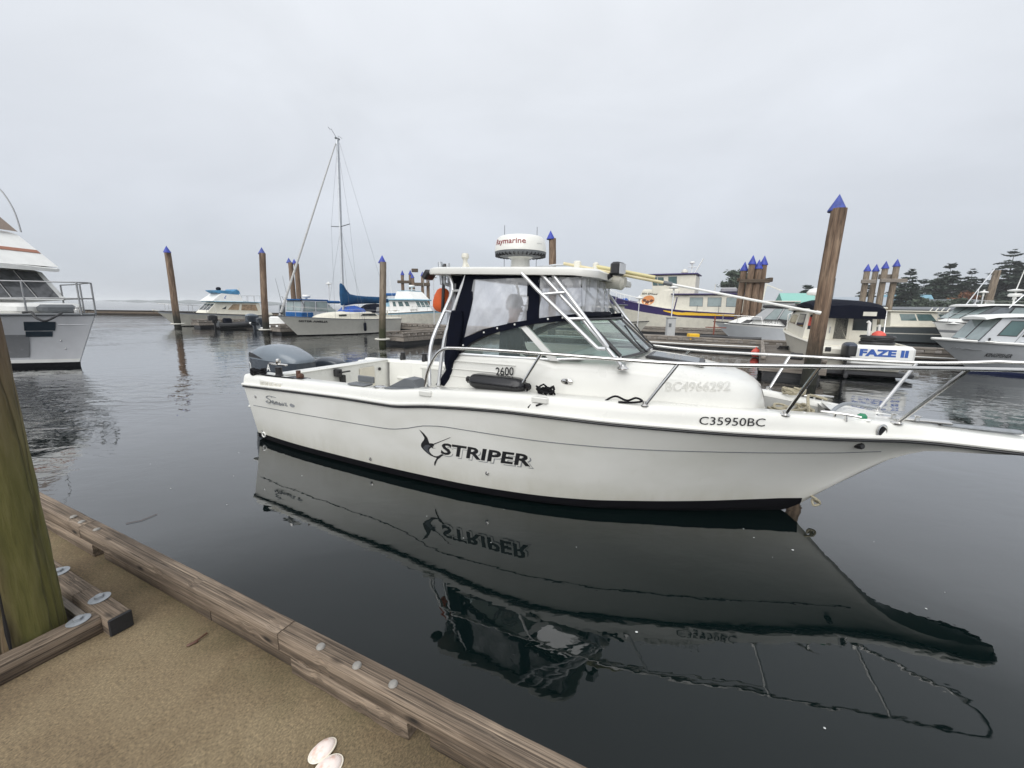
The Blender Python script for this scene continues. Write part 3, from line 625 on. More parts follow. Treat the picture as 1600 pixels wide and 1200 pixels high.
o = MB().tube([(-1.5, 0, .12), (-.5, .1, .15), (.6, -.05, .12), (1.6, 0, .14)], .09, 8, smooth=4).build('hose_bundle', BLACK, loc=W(-1.4, 25.3, .46), rot=(0, 0, WRZ)); tag(o, 'black hose bundle lying on the walkway float', 'hose')
buoy = MB().lathe([(0, -.2), (.12, -.16), (.19, -.05), (.19, .05), (.12, .16), (.04, .2), (.04, .26), (0, .27)], seg=18).build('round_buoy', REDB, loc=W(.02, 21.2, .2)); tag(buoy, 'round red buoy hanging on the side of the finger dock', 'buoy')
o = MB().tube([(.25*math.cos(t*.5)*(1-t*.01), .18*math.sin(t*.5), .02+t*.004) for t in range(40)], .02, 6).build('hose_coil', ROPEB, loc=W(1.0, 20.2, .47), rot=(0, 0, WRZ)); tag(o, 'black hose coil lying on the right finger dock', 'hose')
o = MB().box((0, 0, .1), (.35, .25, .2), bev=.02).build('black_crate', BLACK, loc=W(1.2, 16.6, .47), rot=(0, 0, WRZ)); tag(o, 'small black box on the end of the right finger dock', 'box')
o = MB().tube([W(-8, 23.12, .32), W(-4, 23.1, .29), W(.1, 23.12, .33)], .035, 6, smooth=6).build('water_pipe', WHITE); tag(o, 'white water pipe along the walkway float edge', 'pipe')
o = MB().tube([W(2.4, 23.12, .32), W(6, 23.1, .29), W(12, 23.12, .33)], .035, 6, smooth=6).build('water_pipe', WHITE); tag(o, 'white water pipe on the walkway edge behind the cream cabin boat', 'pipe')
# gangway truss and shed
gw = empty('gangway', (21, 33.5, 0), R(32), 'grey metal truss gangway sloping up to the shore', 'gangway')
ln = 14.0; z0, z1 = .7, 2.3
for y in (-.8, .8):
    for k in (0, 1): MB().tube([(0, y, z0+k*.95), (ln, y, z1+k*.95)], .05, 6).build('chord', ALU, gw)
    for i in range(14):
        xa, xb = i*ln/14, (i+1)*ln/14; za, zb = z0+(z1-z0)*i/14, z0+(z1-z0)*(i+1)/14
        MB().tube([(xa, y, za), (xb, y, zb+.95)], .03, 5).build('brace', ALU, gw); MB().tube([(xb, y, zb), (xb, y, zb+.95)], .03, 5).build('upright', ALU, gw)
MB().box((ln/2, 0, (z0+z1)/2), (ln*1.01, 1.5, .06), ry=-math.atan2(z1-z0, ln)).build('tread', GALV, gw)
sh = empty('boat_shed', (25.0, 38, 0), R(-14), 'low dark boat shed with open bays behind the gangway', 'shed')
MB().box((0, 1.4, 1.2), (5, .2, 1.6)).build('wall', CHAR, sh)
MB().box((0, 0, 2.2), (5.4, 3.6, .14), bev=.03).build('roof', GREYM, sh)
for x in np.linspace(-2.4, 2.4, 5): MB().box((x, -1.6, 1.1), (.16, .16, 2.1)).build('bay_post', OFFW, sh)

# ------------------------------------------------------------------ shore, buildings, trees
def shore_mat():
    return paint('shore_earth', (.075, .075, .045), .95, var=.5, scale=.4, bump=.4, bscale=3)
mb = MB(); nx, ny = 40, 16; V = []
for j in range(ny+1):
    for i in range(nx+1):
        x = 34+i*8.5; y = 66+j*16+.12*(x-34)*0; h = min(1, max(0, (j-.4)*.8))*min(1, max(0, (i-.2)*.5))
        V.append((x+random.uniform(-2, 2), y+random.uniform(-2, 2), -1+h*(3.2+random.uniform(0, .5)+j*.12)))
mb.add(V, [(j*(nx+1)+i, j*(nx+1)+i+1, (j+1)*(nx+1)+i+1, (j+1)*(nx+1)+i) for j in range(ny) for i in range(nx)])
tag(mb.build('shore_terrain', shore_mat(), smooth=80), kind='structure')
def house(name, loc, rz, sx, sy, h, roofh, wallm, roofm, label, wins=((-.3, .5), (.1, .5), (.35, .5))):
    o = empty(name, loc, rz, label, 'building')
    MB().box((0, 0, h/2), (sx, sy, h)).build('wall', wallm, o, smooth=0)
    e = .5; mb = MB(); mb.add([(-sx/2-e, -sy/2-e, h), (sx/2+e, -sy/2-e, h), (sx/2+e, sy/2+e, h), (-sx/2-e, sy/2+e, h), (-sx/2-e, 0, h+roofh), (sx/2+e, 0, h+roofh),
        (-sx/2-e, -sy/2-e, h-.2), (sx/2+e, -sy/2-e, h-.2), (sx/2+e, sy/2+e, h-.2), (-sx/2-e, sy/2+e, h-.2)],
        [(0, 1, 5, 4), (2, 3, 4, 5), (0, 4, 3), (1, 2, 5), (6, 7, 1, 0), (7, 8, 2, 1), (8, 9, 3, 2), (9, 6, 0, 3), (9, 8, 7, 6)])
    mb.build('roof', roofm, o, smooth=0)
    for (u, v) in wins:
        w = MB().box((u*sx, -sy/2-.04, v*h), (sx*.13, .1, h*.36)).build('window', WHITE, o)
        MB().box((u*sx, -sy/2-.08, v*h), (sx*.11, .06, h*.30)).build('pane', GLASSD, w)
    return o
GREENR = paint('green_metal_roof', (.22, .46, .40), .5); BLUER = paint('blue_metal_roof', (.16, .32, .40), .5)
WALLG = paint('grey_siding', (.20, .20, .20), .8, var=.2); WALLT = paint('tan_siding', (.40, .34, .24), .8, var=.15); WALLB = paint('blue_grey_siding', (.045, .06, .085), .8, var=.2)
house('waterfront_house', (62.5, 92, 1.6), R(-18), 6.5, 7, 2.0, 2.6, OFFW, GREENR, 'white house with pale green roof left of the small conifer')
house('waterfront_house', (98.5, 106, 1.8), R(-30), 9, 8, 2.9, 2.2, WALLT, BLUER, 'tan building with pale blue roof right of the pile cluster')
house('waterfront_shed', (101, 98, 2.0), R(-44), 9, 7, 3.0, .7, WALLB, CHAR, 'dark blue flat shed between the conifers', ())
house('waterfront_shed', (84, 84, 1.5), R(-50), 20, 5, 1.6, .5, CHAR, GREYM, 'long low charcoal shed on the shore behind the dark hulled boat', ())
house('waterfront_house', (79.8, 98, 1.6), R(-38), 11, 8, 2.4, 1.8, WALLG, paint('pale_slate_roof', (.30, .34, .38), .6), 'grey building with slate roof behind the navy canvas boat')

def leaf_mat(name, c1, c2, c3):
    m, nt, b = newmat(name); n = noise(nt, .9, detail=4); r = ramp_node(nt, [(.3, c1), (.5, c2), (.72, c3)]); nt.links.new(n.outputs['Fac'], r.inputs[0])
    nt.links.new(r.outputs[0], b.inputs['Base Color']); b.inputs['Roughness'].default_value = .7; return m
NEEDLE = leaf_mat('conifer_needles', (.026, .042, .031), (.050, .074, .053), (.09, .118, .08))
NEEDLE2 = leaf_mat('blue_green_needles', (.045, .07, .058), (.075, .105, .085), (.11, .14, .115))
LEAFO = leaf_mat('rusty_leaves', (.09, .028, .010), (.16, .052, .018), (.22, .10, .03))
LEAFG = leaf_mat('dark_evergreen_leaves', (.026, .040, .027), (.047, .068, .044), (.08, .105, .068))
BARK = paint('bark', (.07, .055, .045), .9, var=.4, scale=4)
def spray(mb, p, d, L_, w, rg, n):
    """needle sprays hanging along a bough from p in direction d"""
    side = Vector((-d.y, d.x, 0)); side = side.normalized() if side.length > .01 else Vector((1, 0, 0))
    for i in range(n):
        t = rg.uniform(.12, 1.0); q = p+d*(L_*t)+Vector((0, 0, -.09*L_*t*t)); s = rg.choice((-1, 1)); k = w*(1.1-t*.6)*rg.uniform(.5, 1.2)
        e = q+(side*s*rg.uniform(.5, 1)+d*rg.uniform(.3, .9))*k+Vector((0, 0, rg.uniform(-.4, .1)*k)); nrm = Vector((rg.uniform(-.4, .4), rg.uniform(-.4, .4), 1))*.16*k
        f = (e-q).cross(Vector((0, 0, 1))); f = f.normalized()*k*.30 if f.length > .01 else Vector((.1, 0, 0)); f.z += rg.uniform(-.15, .15)*k
        mb.add([q, (q+e)*.5+f+nrm, e, (q+e)*.5-f+nrm*.3], [(0, 1, 2, 3)])
def conifer(loc, h, rad, label, seed, mat=NEEDLE, lean=0, bare=.12, gap=.12, dens=1.0, group='conifers on the shore'):
    rg = random.Random(seed); o = empty('conifer_tree', loc, 0, label, 'tree', group)
    tr = MB().tube([(lean*h*t*t, 0, h*t) for t in (0, .2, .4, .6, .8, 1)], [h*.022*(1.02-t) for t in (0, .2, .4, .6, .8, 1)], 8)
    cr_ = MB(); z = bare*h; k = 0
    while z < h*.985:
        t = z/h; env = rad*((1-t)**.75)*(.35+.65*min(1, (t-bare)/.18+.3)); nb = rg.randint(4, 6); a0 = rg.random()*6.28
        for i in range(nb):
            if rg.random() < gap: continue
            a = a0+6.283*i/nb+rg.uniform(-.3, .3); L_ = env*rg.uniform(.6, 1.15)+.15; rise = rg.uniform(-.12, .18)+(.5 if t > .85 else 0)
            d = Vector((math.cos(a), math.sin(a), rise)); p = Vector((lean*h*t*t, 0, z))
            tr.tube([p, p+d*L_*.6+Vector((0, 0, -.03*L_)), p+d*L_+Vector((0, 0, -.09*L_))], [h*.005*(1.1-t), .012], 4)
            spray(cr_, p, d, L_, .55*L_**.7+.28, rg, int((10+L_*14)*dens))
        z += h*.030+rg.uniform(0, h*.022)
    tr.build('trunk', BARK, o); cr_.build('crown', mat, o, smooth=0); return o
def broadleaf(loc, h, rad, label, seed, mat, name='broadleaf_tree', cat='tree', n=2600, trunk=.35, leaf=.34, bare=False, group=None):
    rg = random.Random(seed); o = empty(name, loc, 0, label, cat, group); tr = MB(); tips = []
    def grow(p, d, L_, r, lv):
        e = p+d*L_; tr.tube([p, (p+e)/2+Vector((rg.uniform(-.1, .1), rg.uniform(-.1, .1), 0))*L_, e], [r, r*.6], 5)
        if lv == 0: tips.append((e, L_)); return
        for k in range(rg.randint(3, 4)):
            d2 = (d+Vector((rg.uniform(-1, 1), rg.uniform(-1, 1), rg.uniform(-.25, .75)))*.85).normalized(); grow(p+d*L_*rg.uniform(.6, 1), d2, L_*rg.uniform(.6, .8), r*.55, lv-1)
    grow(Vector((0, 0, -.3)), Vector((0, 0, 1)), h*trunk, h*.03, 4 if bare else 3)
    if bare: tr.build('trunk', BARK, o); return o
    cr_ = MB()
    cl = []
    while len(cl) < 46:
        p_ = Vector((rg.uniform(-1, 1), rg.uniform(-1, 1), rg.uniform(-1, 1)))
        if p_.length < 1: cl.append((Vector((p_.x*rad*.48, p_.y*rad*.48, h*(.56+.40*p_.z))), rg.uniform(.08, .17)*rad))
    for c_, r_ in cl: tr.tube([(0, 0, h*.25), (c_.x*.5, c_.y*.5, lerp(h*.25, c_.z, .6)), c_], [h*.012, .02], 4)
    for i in range(n):
        e, L_ = rg.choice(cl); q = e+Vector((rg.gauss(0, 1), rg.gauss(0, 1), rg.gauss(0, .7)))*L_*.62; k = leaf*rg.uniform(.6, 1.3)
        u = Vector((rg.uniform(-1, 1), rg.uniform(-1, 1), rg.uniform(-.6, .6))).normalized()*k; w = u.orthogonal().normalized()*k*.7
        w = Matrix.Rotation(rg.random()*6.28, 3, u.normalized()) @ w
        cr_.add([q-u, q+w*.6, q+u, q-w*.6], [(0, 1, 2, 3)])
    tr.build('trunk', BARK, o); cr_.build('crown', mat, o, smooth=0); return o
broadleaf((57.7, 108, 1.5), 11.5, 8, 'round dark evergreen tree left of the brown pile cluster', 5, LEAFG, n=5200, leaf=.5, trunk=.34)
conifer((72.6, 104, 1.5), 7.2, 4.3, 'small dark conifer beside the green roofed house', 21, bare=.02, dens=1.4)
broadleaf((77, 106, 1.5), 8.5, 4, 'bare leafless tree behind the small conifer', 7, LEAFG, bare=True, trunk=.3)
conifer((94.6, 101, 1.5), 11.2, 4.4, 'conifer half hidden behind the pile cluster with pale beams', 22, bare=.05, lean=-.01)
conifer((115, 112, 1.5), 14.0, 7.4, 'broad conifer with layered boughs above the dark blue shed', 23, bare=.12, dens=1.2)
conifer((108, 108, 1.5), 11.2, 5.0, 'lower conifer leaning against the broad one on its left side', 24, bare=.1, dens=1.2)
conifer((122, 113, 1.5), 12.8, 5.2, 'open topped conifer right of the broad layered one', 25, bare=.1)
conifer((130, 117, 1.5), 9, 4.2, 'pale blue-green conifer in the gap before the tallest tree', 29, NEEDLE2, bare=.1)
conifer((128.4, 110, 1.5), 17.6, 8.0, 'tallest conifer with flat tiered boughs behind the uncapped pile', 26, bare=.14, gap=.2, dens=1.25)
conifer((127.8, 104, 1.5), 16.2, 8.0, 'big dark conifer cut by the photo edge, rightmost of all trees', 27, bare=.1, dens=1.25)
conifer((134, 112, 1.5), 14, 7.0, 'dense dark conifer behind the rightmost one', 28, bare=.1, dens=1.25)
for i, (x_, y_, h_, r_) in enumerate(((101.5, 121, 8.5, 4.4), (118.5, 122, 10.5, 5.0), (125.5, 123, 9.0, 4.6), (133.5, 121, 11.0, 5.2), (141, 119, 14.0, 6.5), (111.5, 123, 9.5, 4.6))):
    conifer((x_, y_, 1.6), h_, r_, ['small conifer in the second row behind the tan building', 'second-row conifer between the broad one and the open topped one', 'short conifer in the second row behind the open topped one', 'second-row conifer just left of the tallest one', 'second-row conifer behind the trees at the photo edge', 'second-row conifer behind the lower left shoulder of the broad one'][i], 40+i, NEEDLE2 if i % 2 else NEEDLE, bare=.03, dens=1.2)
broadleaf((105.4, 98, 1.6), 5.6, 5, 'rusty red autumn bush on the shore below the conifers', 8, LEAFO, 'autumn_bush', 'bush', 3200, .22, .4)
broadleaf((109.5, 98, 1.6), 5.2, 5, 'olive brown bush right of the rusty red one', 9, leaf_mat('olive_leaves', (.04, .035, .015), (.065, .06, .026), (.09, .085, .04)), 'shore_bush', 'bush', 3000, .22, .4)
for i in range(7):
    broadleaf((90+i*5.2+random.uniform(-1, 1), 92+i*1.0, 1.6), 3.6+random.uniform(0, 1.3), 4, ['dark green shrub left of the blue shed', 'dark shrub in front of the blue shed', 'mid green shrub by the rusty bush', 'dark hedge shrub below the broad conifer', 'dark shrub under the olive bush', 'dense shrub at the foot of the tallest conifer', 'dense shrub at the foot of the rightmost conifer'][i], 60+i, LEAFG, 'shore_shrub', 'shrub', 1500, .2, .4, group='shrubs on the shore')
# low land far across the water, and the damp air that almost hides it
mb = MB(); n_ = 60; V = []
for i in range(n_+1):
    x = -1500+i*14; hgt = 9*max(0, math.sin(math.pi*i/n_))**.6*(.75+.25*math.sin(i*.9)); V += [(x, 1500, -.2), (x, 1520, hgt), (x, 1560, hgt*.6)]
mb.add(V, [(i*3+k, i*3+k+1, i*3+k+4, i*3+k+3) for i in range(n_) for k in (0, 1)])
tag(mb.build('hills', paint('far_woods', (.05, .07, .06), .95, var=.4, scale=.02), smooth=80), kind='structure')
m = bpy.data.materials.new('damp_air'); m.use_nodes = True; nt = m.node_tree; nt.nodes.clear()
ov = nt.nodes.new('ShaderNodeOutputMaterial'); pv_ = nt.nodes.new('ShaderNodeVolumePrincipled'); pv_.inputs['Color'].default_value = (.93, .95, .97, 1); pv_.inputs['Density'].default_value = .00045; pv_.inputs['Anisotropy'].default_value = .1
nt.links.new(pv_.outputs[0], ov.inputs['Volume'])
hz = MB().box((0, S/2-60, 7.5), (2*S+200, S+400, 30)).build('haze', m, smooth=0); tag(hz, kind='stuff')
scene.cycles.volume_bounces = 2
# ================================================================== THE BIG WHITE BOAT (local x to the bow, y to port, z up from the water)
BO, BH = Vector((-3.28, 6.86, 0)), R(-25.8)
boat = empty('motorboat', BO, BH, 'big white cuddy cabin motorboat with hardtop, bow rail and leaping fish emblem on its side', 'motorboat')
ys_ = curve([(0, 1.26), (1.4, 1.30), (3, 1.32), (4.4, 1.30), (5.0, 1.21), (5.45, 1.09), (5.96, .92), (6.45, .73), (6.94, .51), (7.3, .35), (7.55, .26), (7.8, .225), (8.2, .22), (8.36, .18), (8.45, .06)])
zs_ = curve([(0, .84), (1.38, .885), (2.27, .90), (2.75, .90), (3.29, .955), (3.85, .995), (4.41, 1.015), (5.45, .985), (6.45, .955), (7.2, .945), (7.63, .95), (8.45, .945)])
zg_ = curve([(0, 1.0), (1.2, 1.02), (2.2, 1.04), (2.69, 1.055), (3.05, 1.10), (3.66, 1.15), (4.58, 1.19), (5.45, 1.18), (6.5, 1.14), (7.3, 1.09), (7.8, 1.055), (8.45, 1.03)])
zk_ = curve([(0, -.42), (4, -.42), (5.2, -.36), (6, -.24), (6.5, -.10), (6.82, .04), (6.97, .18), (7.13, .34), (7.35, .54), (7.55, .72), (7.72, .82), (7.92, .865), (8.45, .885)])
yc_ = curve([(0, 1.10), (1.2, 1.2), (2.5, 1.225), (3.5, 1.20), (4.3, 1.10), (4.9, .95), (5.45, .72), (6.0, .46), (6.5, .20), (6.8, .07), (7.0, .035), (7.3, .035), (7.6, .08), (7.9, .15), (8.45, .03)])
zc_ = curve([(0, .03), (2.5, .03), (3.8, .03), (4.6, .03), (5.4, .03), (6.0, .04), (6.5, .06), (6.8, .12), (7.0, .25), (7.3, .53), (7.55, .745), (7.75, .85), (7.95, .875), (8.45, .895)])
fl_ = curve([(0, 0), (3.6, .02), (5, .12), (6, .25), (7, .5), (7.6, .6), (8.45, .2)])
def hull_pt(x, s):
    k = fl_(x); f = s*(1-k)+k*s*s; zc = max(zc_(x), zk_(x)+.008)
    return lerp(yc_(x), ys_(x), f), lerp(zc, zs_(x), s)
def hull_y(x, z):
    zc = max(zc_(x), zk_(x)+.008); s = min(1, max(0, (z-zc)/(zs_(x)-zc))); return hull_pt(x, s)[0]
XS = sorted(set([round(.1*i, 3) for i in range(85)]+[8.45]))
def hull_mat():
    m, nt, b = newmat('hull_gelcoat'); t = nt.nodes.new('ShaderNodeTexCoord'); s3 = nt.nodes.new('ShaderNodeSeparateXYZ'); nt.links.new(t.outputs['Object'], s3.inputs[0])
    n = noise(nt, 1.2, detail=5, stretch=(1, 1, 2)); n2 = noise(nt, 9, detail=5, stretch=(1, 1, .25))
    r = ramp_node(nt, [(.3, (.66, .655, .60)), (.55, (.735, .73, .685)), (.75, (.77, .765, .725))]); nt.links.new(n.outputs['Fac'], r.inputs[0])
    # scum just above the waterline
    sc = nt.nodes.new('ShaderNodeMapRange'); sc.interpolation_type = 'SMOOTHSTEP'; sc.inputs[1].default_value = .08; sc.inputs[2].default_value = .40; sc.inputs[3].default_value = .85; sc.inputs[4].default_value = 0; nt.links.new(s3.outputs['Z'], sc.inputs[0])
    mm = nt.nodes.new('ShaderNodeMath'); mm.operation = 'MULTIPLY'; nt.links.new(sc.outputs[0], mm.inputs[0]); nt.links.new(n2.outputs['Fac'], mm.inputs[1])
    mx = nt.nodes.new('ShaderNodeMix'); mx.data_type = 'RGBA'; mx.inputs[7].default_value = (.52, .50, .40, 1); nt.links.new(mm.outputs[0], mx.inputs[0]); nt.links.new(r.outputs[0], mx.inputs[6])
    n3 = noise(nt, 1.0, detail=4, stretch=(26, 26, 1.1), rough=.5); s4 = ramp_node(nt, [(.60, (0, 0, 0)), (.76, (.10, .10, .10))]); nt.links.new(n3.outputs['Fac'], s4.inputs[0])
    mx3 = nt.nodes.new('ShaderNodeMix'); mx3.data_type = 'RGBA'; mx3.inputs[7].default_value = (.50, .47, .38, 1); nt.links.new(s4.outputs[0], mx3.inputs[0]); nt.links.new(mx.outputs[2], mx3.inputs[6])
    n4 = noise(nt, 3.5, detail=7, rough=.7); rg4 = nt.nodes.new('ShaderNodeMapRange'); rg4.inputs[3].default_value = .2; rg4.inputs[4].default_value = .5; nt.links.new(n4.outputs['Fac'], rg4.inputs[0])
    nt.links.new(mx3.outputs[2], b.inputs['Base Color']); nt.links.new(rg4.outputs[0], b.inputs['Roughness']); b.inputs['Coat Weight'].default_value = .25; return m
HULL = hull_mat()
mb = MB(); secs = []
NS = 12
for x in XS:
    zk, yc = zk_(x), yc_(x); zc = max(zc_(x), zk+.008)
    half = [(0, zk), (yc*.5, lerp(zk, zc, .44)), (yc*.94, lerp(zk, zc, .92))]
    # painted waterline: a level edge so that the black bottom ends on one line
    half += [hull_pt(x, s/NS) for s in range(NS+1)]
    secs.append([(x, -y, z) for y, z in reversed(half)]+[(x, y, z) for y, z in half[1:]])
def split_wl(secs, z0):
    """clamp: faces are sorted to black or white by their height"""
    return secs
mb.loft(secs, closed=False, caps=False)
n_ = len(secs[0]); mb.f.append(tuple(range(n_-1, -1, -1))); mb.m.append(0)
hull = mb.build('hull', HULL, boat, smooth=40)
# the black bottom: the same surface cut level at the paint line, a hair proud
def below(z0, off=.004):
    out = MB(); S2 = []
    for x in [q for q in XS if q <= 7.05]:
        zk, yc = zk_(x), yc_(x); zc = max(zc_(x), zk+.008); prof = [(0, zk), (yc*.5, lerp(zk, zc, .44)), (yc*.94, lerp(zk, zc, .92))]+[hull_pt(x, s/30) for s in range(31)]
        z0x = z0(x); pts = [p for p in prof if p[1] <= z0x]
        if len(pts) < 1: continue
        i = len(pts)
        if i < 4: continue
        if i < len(prof) and i > 0:
            a, b = prof[i-1], prof[i]; t = (z0x-a[1])/max(1e-6, b[1]-a[1]); pts.append((lerp(a[0], b[0], t), z0x))
        top = pts[-1]; ch = prof[3]; pts = prof[:4]+[(lerp(ch[0], top[0], k/5), lerp(ch[1], top[1], k/5)) for k in range(1, 6)]
        res = pts; L_ = [0]
        res = [(y+off if y > .001 else 0, z-off*.6*(k < 8)) for k, (y, z) in enumerate(res)]
        S2.append([(x, -y, z) for y, z in reversed(res)]+[(x, y, z) for y, z in res[1:]])
    x0 = S2[0][0][0]; S2.insert(0, [(x0-.004, p[1], p[2]) for p in S2[0]])
    return out.loft(S2, closed=False, caps=False)
bot = below(lambda x: .105+.010*max(0, x-4)**2)
bot.f.append(tuple(range(16, -1, -1))); bot.m.append(0)
bot.build('bottom_paint', ANTIF, hull, smooth=40)
# rub rail: white lip over a black strip
for nm, m_, r_, dz, dy in (('rub_strip', BLACK, .0135, -.010, .006), ('rub_lip', GEL, .019, .022, .012)):
    pts = [(x, -(ys_(x)+dy), zs_(x)+dz) for x in XS]+[(8.463, 0, zs_(8.45)+dz)]+[(x, ys_(x)+dy, zs_(x)+dz) for x in reversed(XS)]
    MB().tube(pts, r_, 8).build(nm, m_, hull)
# styling groove
gz = [(.03, .55), (1.76, .585), (2.68, .605), (3.0, .66), (3.2, .715), (3.51, .745), (4.26, .74), (5.44, .735), (5.97, .745), (6.99, .765), (7.4, .79)]
gf = curve(gz)
for s in (-1, 1):
    MB().tube([(x, s*(hull_y(x, gf(x))+.001), gf(x)) for x in XS if .03 <= x <= 7.42], .0045, 5).build('styling_groove', GREYM, hull)
# transom face details
MB().box((-.16, -.62, .43), (.5, .75, .05), bev=.02).build('swim_step', GEL, boat)
MB().box((-.12, -.62, .33), (.3, .6, .16), bev=.03).build('step_bracket', GEL, boat)
# gunwale
def top_strip(side):
    S2 = []
    for x in XS:
        a, g, s0 = ys_(x), zg_(x), zs_(x); iw = max(a-.22, .0)
        sec = [(a, s0+.02), (a-.012, lerp(s0, g, .55)), (a-.026, g-.022), (a-.045, g-.004), (a-.075, g), (max(iw, .004)+.02, g+.004), (max(iw, .004), g-.012), (max(iw-.012, .0), g-.05)]
        S2.append([(x, side*y, z) for y, z in sec])
    return S2
for s in (-1, 1):
    MB().loft(top_strip(s), closed=False, caps=False).build('gunwale', GEL, boat, smooth=45)
# cockpit: inner walls, floor, transom wall and motor well
mb = MB(); FL = .33
cx = [q for q in XS if .55 <= q <= 3.4]
for s in (-1, 1):
    mb.loft([[(x, s*(ys_(x)-.228), zg_(x)-.04), (x, s*(ys_(x)-.24), .7), (x, s*(ys_(x)-.24), FL)] for x in cx], closed=False, caps=False)
mb.add([(.55, -1.1, FL), (4.6, -.8, FL), (4.6, .8, FL), (.55, 1.1, FL)], [(0, 1, 2, 3)])
mb.build('cockpit_liner', GEL, boat)
mb = MB()
mb.box((.5, 0, (1.0+FL)/2), (.1, 2.2, 1.0-FL), bev=.0)
mb.box((.47, 0, 1.005), (.2, 2.1, .035), bev=.015)
mb.box((.2, -1.02, .8), (.42, .34, .36), bev=.02); mb.box((.2, 1.02, .8), (.42, .34, .36), bev=.02)
mb.box((.21, 0, .60), (.4, 1.8, .05))
mb.build('transom', GEL, boat)
# hatch door, rod holders and fittings on the transom wall
d = MB().box((.565, .53, .72), (.02, .34, .42), bev=.008).build('bait_hatch', paint('aged_gelcoat', (.66, .62, .52), .4), boat)
MB().box((.58, .40, .72), (.015, .035, .05), bev=.004).build('latch', SS, d)
MB().box((.60, -.13, .92), (.1, .1, .12), bev=.01).box((.62, -.06, .8), (.09, .07, .16), bev=.01).box((.66, -.04, .93), (.03, .2, .02)).build('rod_rack', BLACK, boat)
MB().lathe([(.03, 0), (.03, .012), (0, .014)], seg=10, M=Matrix.Rotation(R(90), 4, 'Y')).build('socket', BLACK, boat, loc=(.56, .83, .86))
# port side inner details: step pad, locker opening
MB().box((1.0, 1.03, .70), (.42, .06, .05), bev=.015).build('toe_rail', GEL, boat)
MB().box((1.62, 1.058, .74), (.55, .02, .34)).build('side_pocket', paint('pocket_grey', (.50, .50, .47), .5), boat)
MB().box((1.62, 1.046, .93), (.62, .02, .05), bev=.008).build('pocket_lip', GEL, boat)
for x in (.85, 1.35): MB().lathe([(.05, 0), (.055, .05), (.04, .11), (.045, .14), (0, .14)], seg=12).build('rod_holder', BLACK, boat, loc=(x, 1.13, zg_(x)))
# stern starboard clutter
b_ = MB().lathe([(.055, 0), (.055, .02), (.045, .03), (.045, .13), (0, .13)], seg=12)
dr = b_.build('downrigger_base', BLACK, boat, loc=(.60, -1.12, 1.005)); MB().box((0, 0, .17), (.36, .05, .025), bev=.01).lathe([(.03, .18), (.035, .2), (.03, .24), (0, .25)], seg=10).build('swivel_arm', SS, dr)
MB().box((.98, -1.12, 1.013), (.34, .15, .02), bev=.008).build('mount_plate', BLACK, boat)
MB().lathe([(.03, 0), (.03, .1), (.02, .1)], seg=10).lathe([(.035, .09), (.035, .13), (0, .14)], seg=10, M=Matrix.Rotation(R(75), 4, 'Y'), c=(-.06, 0, 0)).build('rod_socket', BROWN, boat, loc=(1.0, -1.12, 1.02))
rp = []; rg = random.Random(4)
for i in range(70):
    t = i*.62; rp.append((.18+.11*math.cos(t)*rg.uniform(.6, 1.1), -1.14+.09*math.sin(t)*rg.uniform(.6, 1.1), 1.02+.05*rg.random()+.02*math.sin(i*.2)))
rp += [(.30, -1.2, 1.03), (.45, -1.2, 1.02), (.75, -1.2, 1.02), (1.0, -1.19, 1.02)]
o = MB().tube([BO+Matrix.Rotation(BH, 3, 'Z') @ Vector(p) for p in rp], .012, 5, smooth=2).build('black_line', ROPEB); tag(o, 'black rope heaped on the stern corner of the big white boat', 'rope')
lv = MB().box((.64, -(ys_(.64)-.01), .92), (.48, .02, .085), bev=.006).build('vent_louver', GEL, boat)
for i in range(5): MB().box((.46+i*.09, -(ys_(.64)+.003), .92), (.06, .012, .055), bev=.004).build('vent_slot', OFFW, lv)
MB().box((2.16, -1.16, 1.055), (.28, .15, .02), bev=.008).build('step_pad', GREYM, boat)
MB().box((2.16, -1.06, 1.1), (.26, .03, .08), bev=.008).build('pad_lip', GREYM, boat)
MB().lathe([(.07, 0), (.07, .01), (.05, .012), (0, .012)], seg=16).build('deck_filler', SS, boat, loc=(2.48, -1.17, 1.05))
MB().prism([(2.62, 1.07), (3.06, 1.10), (2.98, 1.18), (2.86, 1.19)], lambda u, v, t: (u, t, v), -1.18, -1.0).build('wedge_cushion', GREYM, boat)
MB().box((2.84, -1.12, 1.075), (.5, .2, .02), ry=-.07, bev=.006).build('cushion_base', GREYM, boat)
# side decks and cabin trunk
wc_ = curve([(3.0, .985), (4.6, .965), (5.2, .91), (5.7, .83), (6.1, .72), (6.32, .60), (6.44, .44)])
for s in (-1, 1):
    MB().loft([[(x, s*(ys_(x)-.2), zg_(x)-.03), (x, s*(wc_(x)-.1), zg_(x)-.03)] for x in XS if 3.1 <= x <= 6.48], closed=False, caps=False).build('side_deck', GEL, boat)
zt_ = curve([(4.5, 1.515), (5.2, 1.525), (5.64, 1.495), (6.05, 1.435), (6.3, 1.37), (6.42, 1.29), (6.46, 1.17)])
mb = MB(); S2 = []
for x in [4.56, 4.72, 4.9, 5.1, 5.3, 5.5, 5.7, 5.9, 6.05, 6.2, 6.3, 6.37, 6.42, 6.45, 6.46]:
    w, zt, zd = wc_(x), zt_(x), zg_(x)-.05; sh = zt-.055
    if x > 6.3: w *= 1-.35*((x-6.3)/.16)**2
    half = [(w, zd), (w-.012, lerp(zd, sh, .5)), (w-.03, sh-.07), (w-.06, sh-.02), (w-.12, sh+.015), (w-.25, lerp(sh, zt, .72)), (w*.4, zt-.008), (0, zt)]
    half = [(y, max(min(z, zt), zd)) for y, z in half]
    S2.append([(x, -y, z) for y, z in half]+[(x, y, z) for y, z in reversed(half[:-1])])
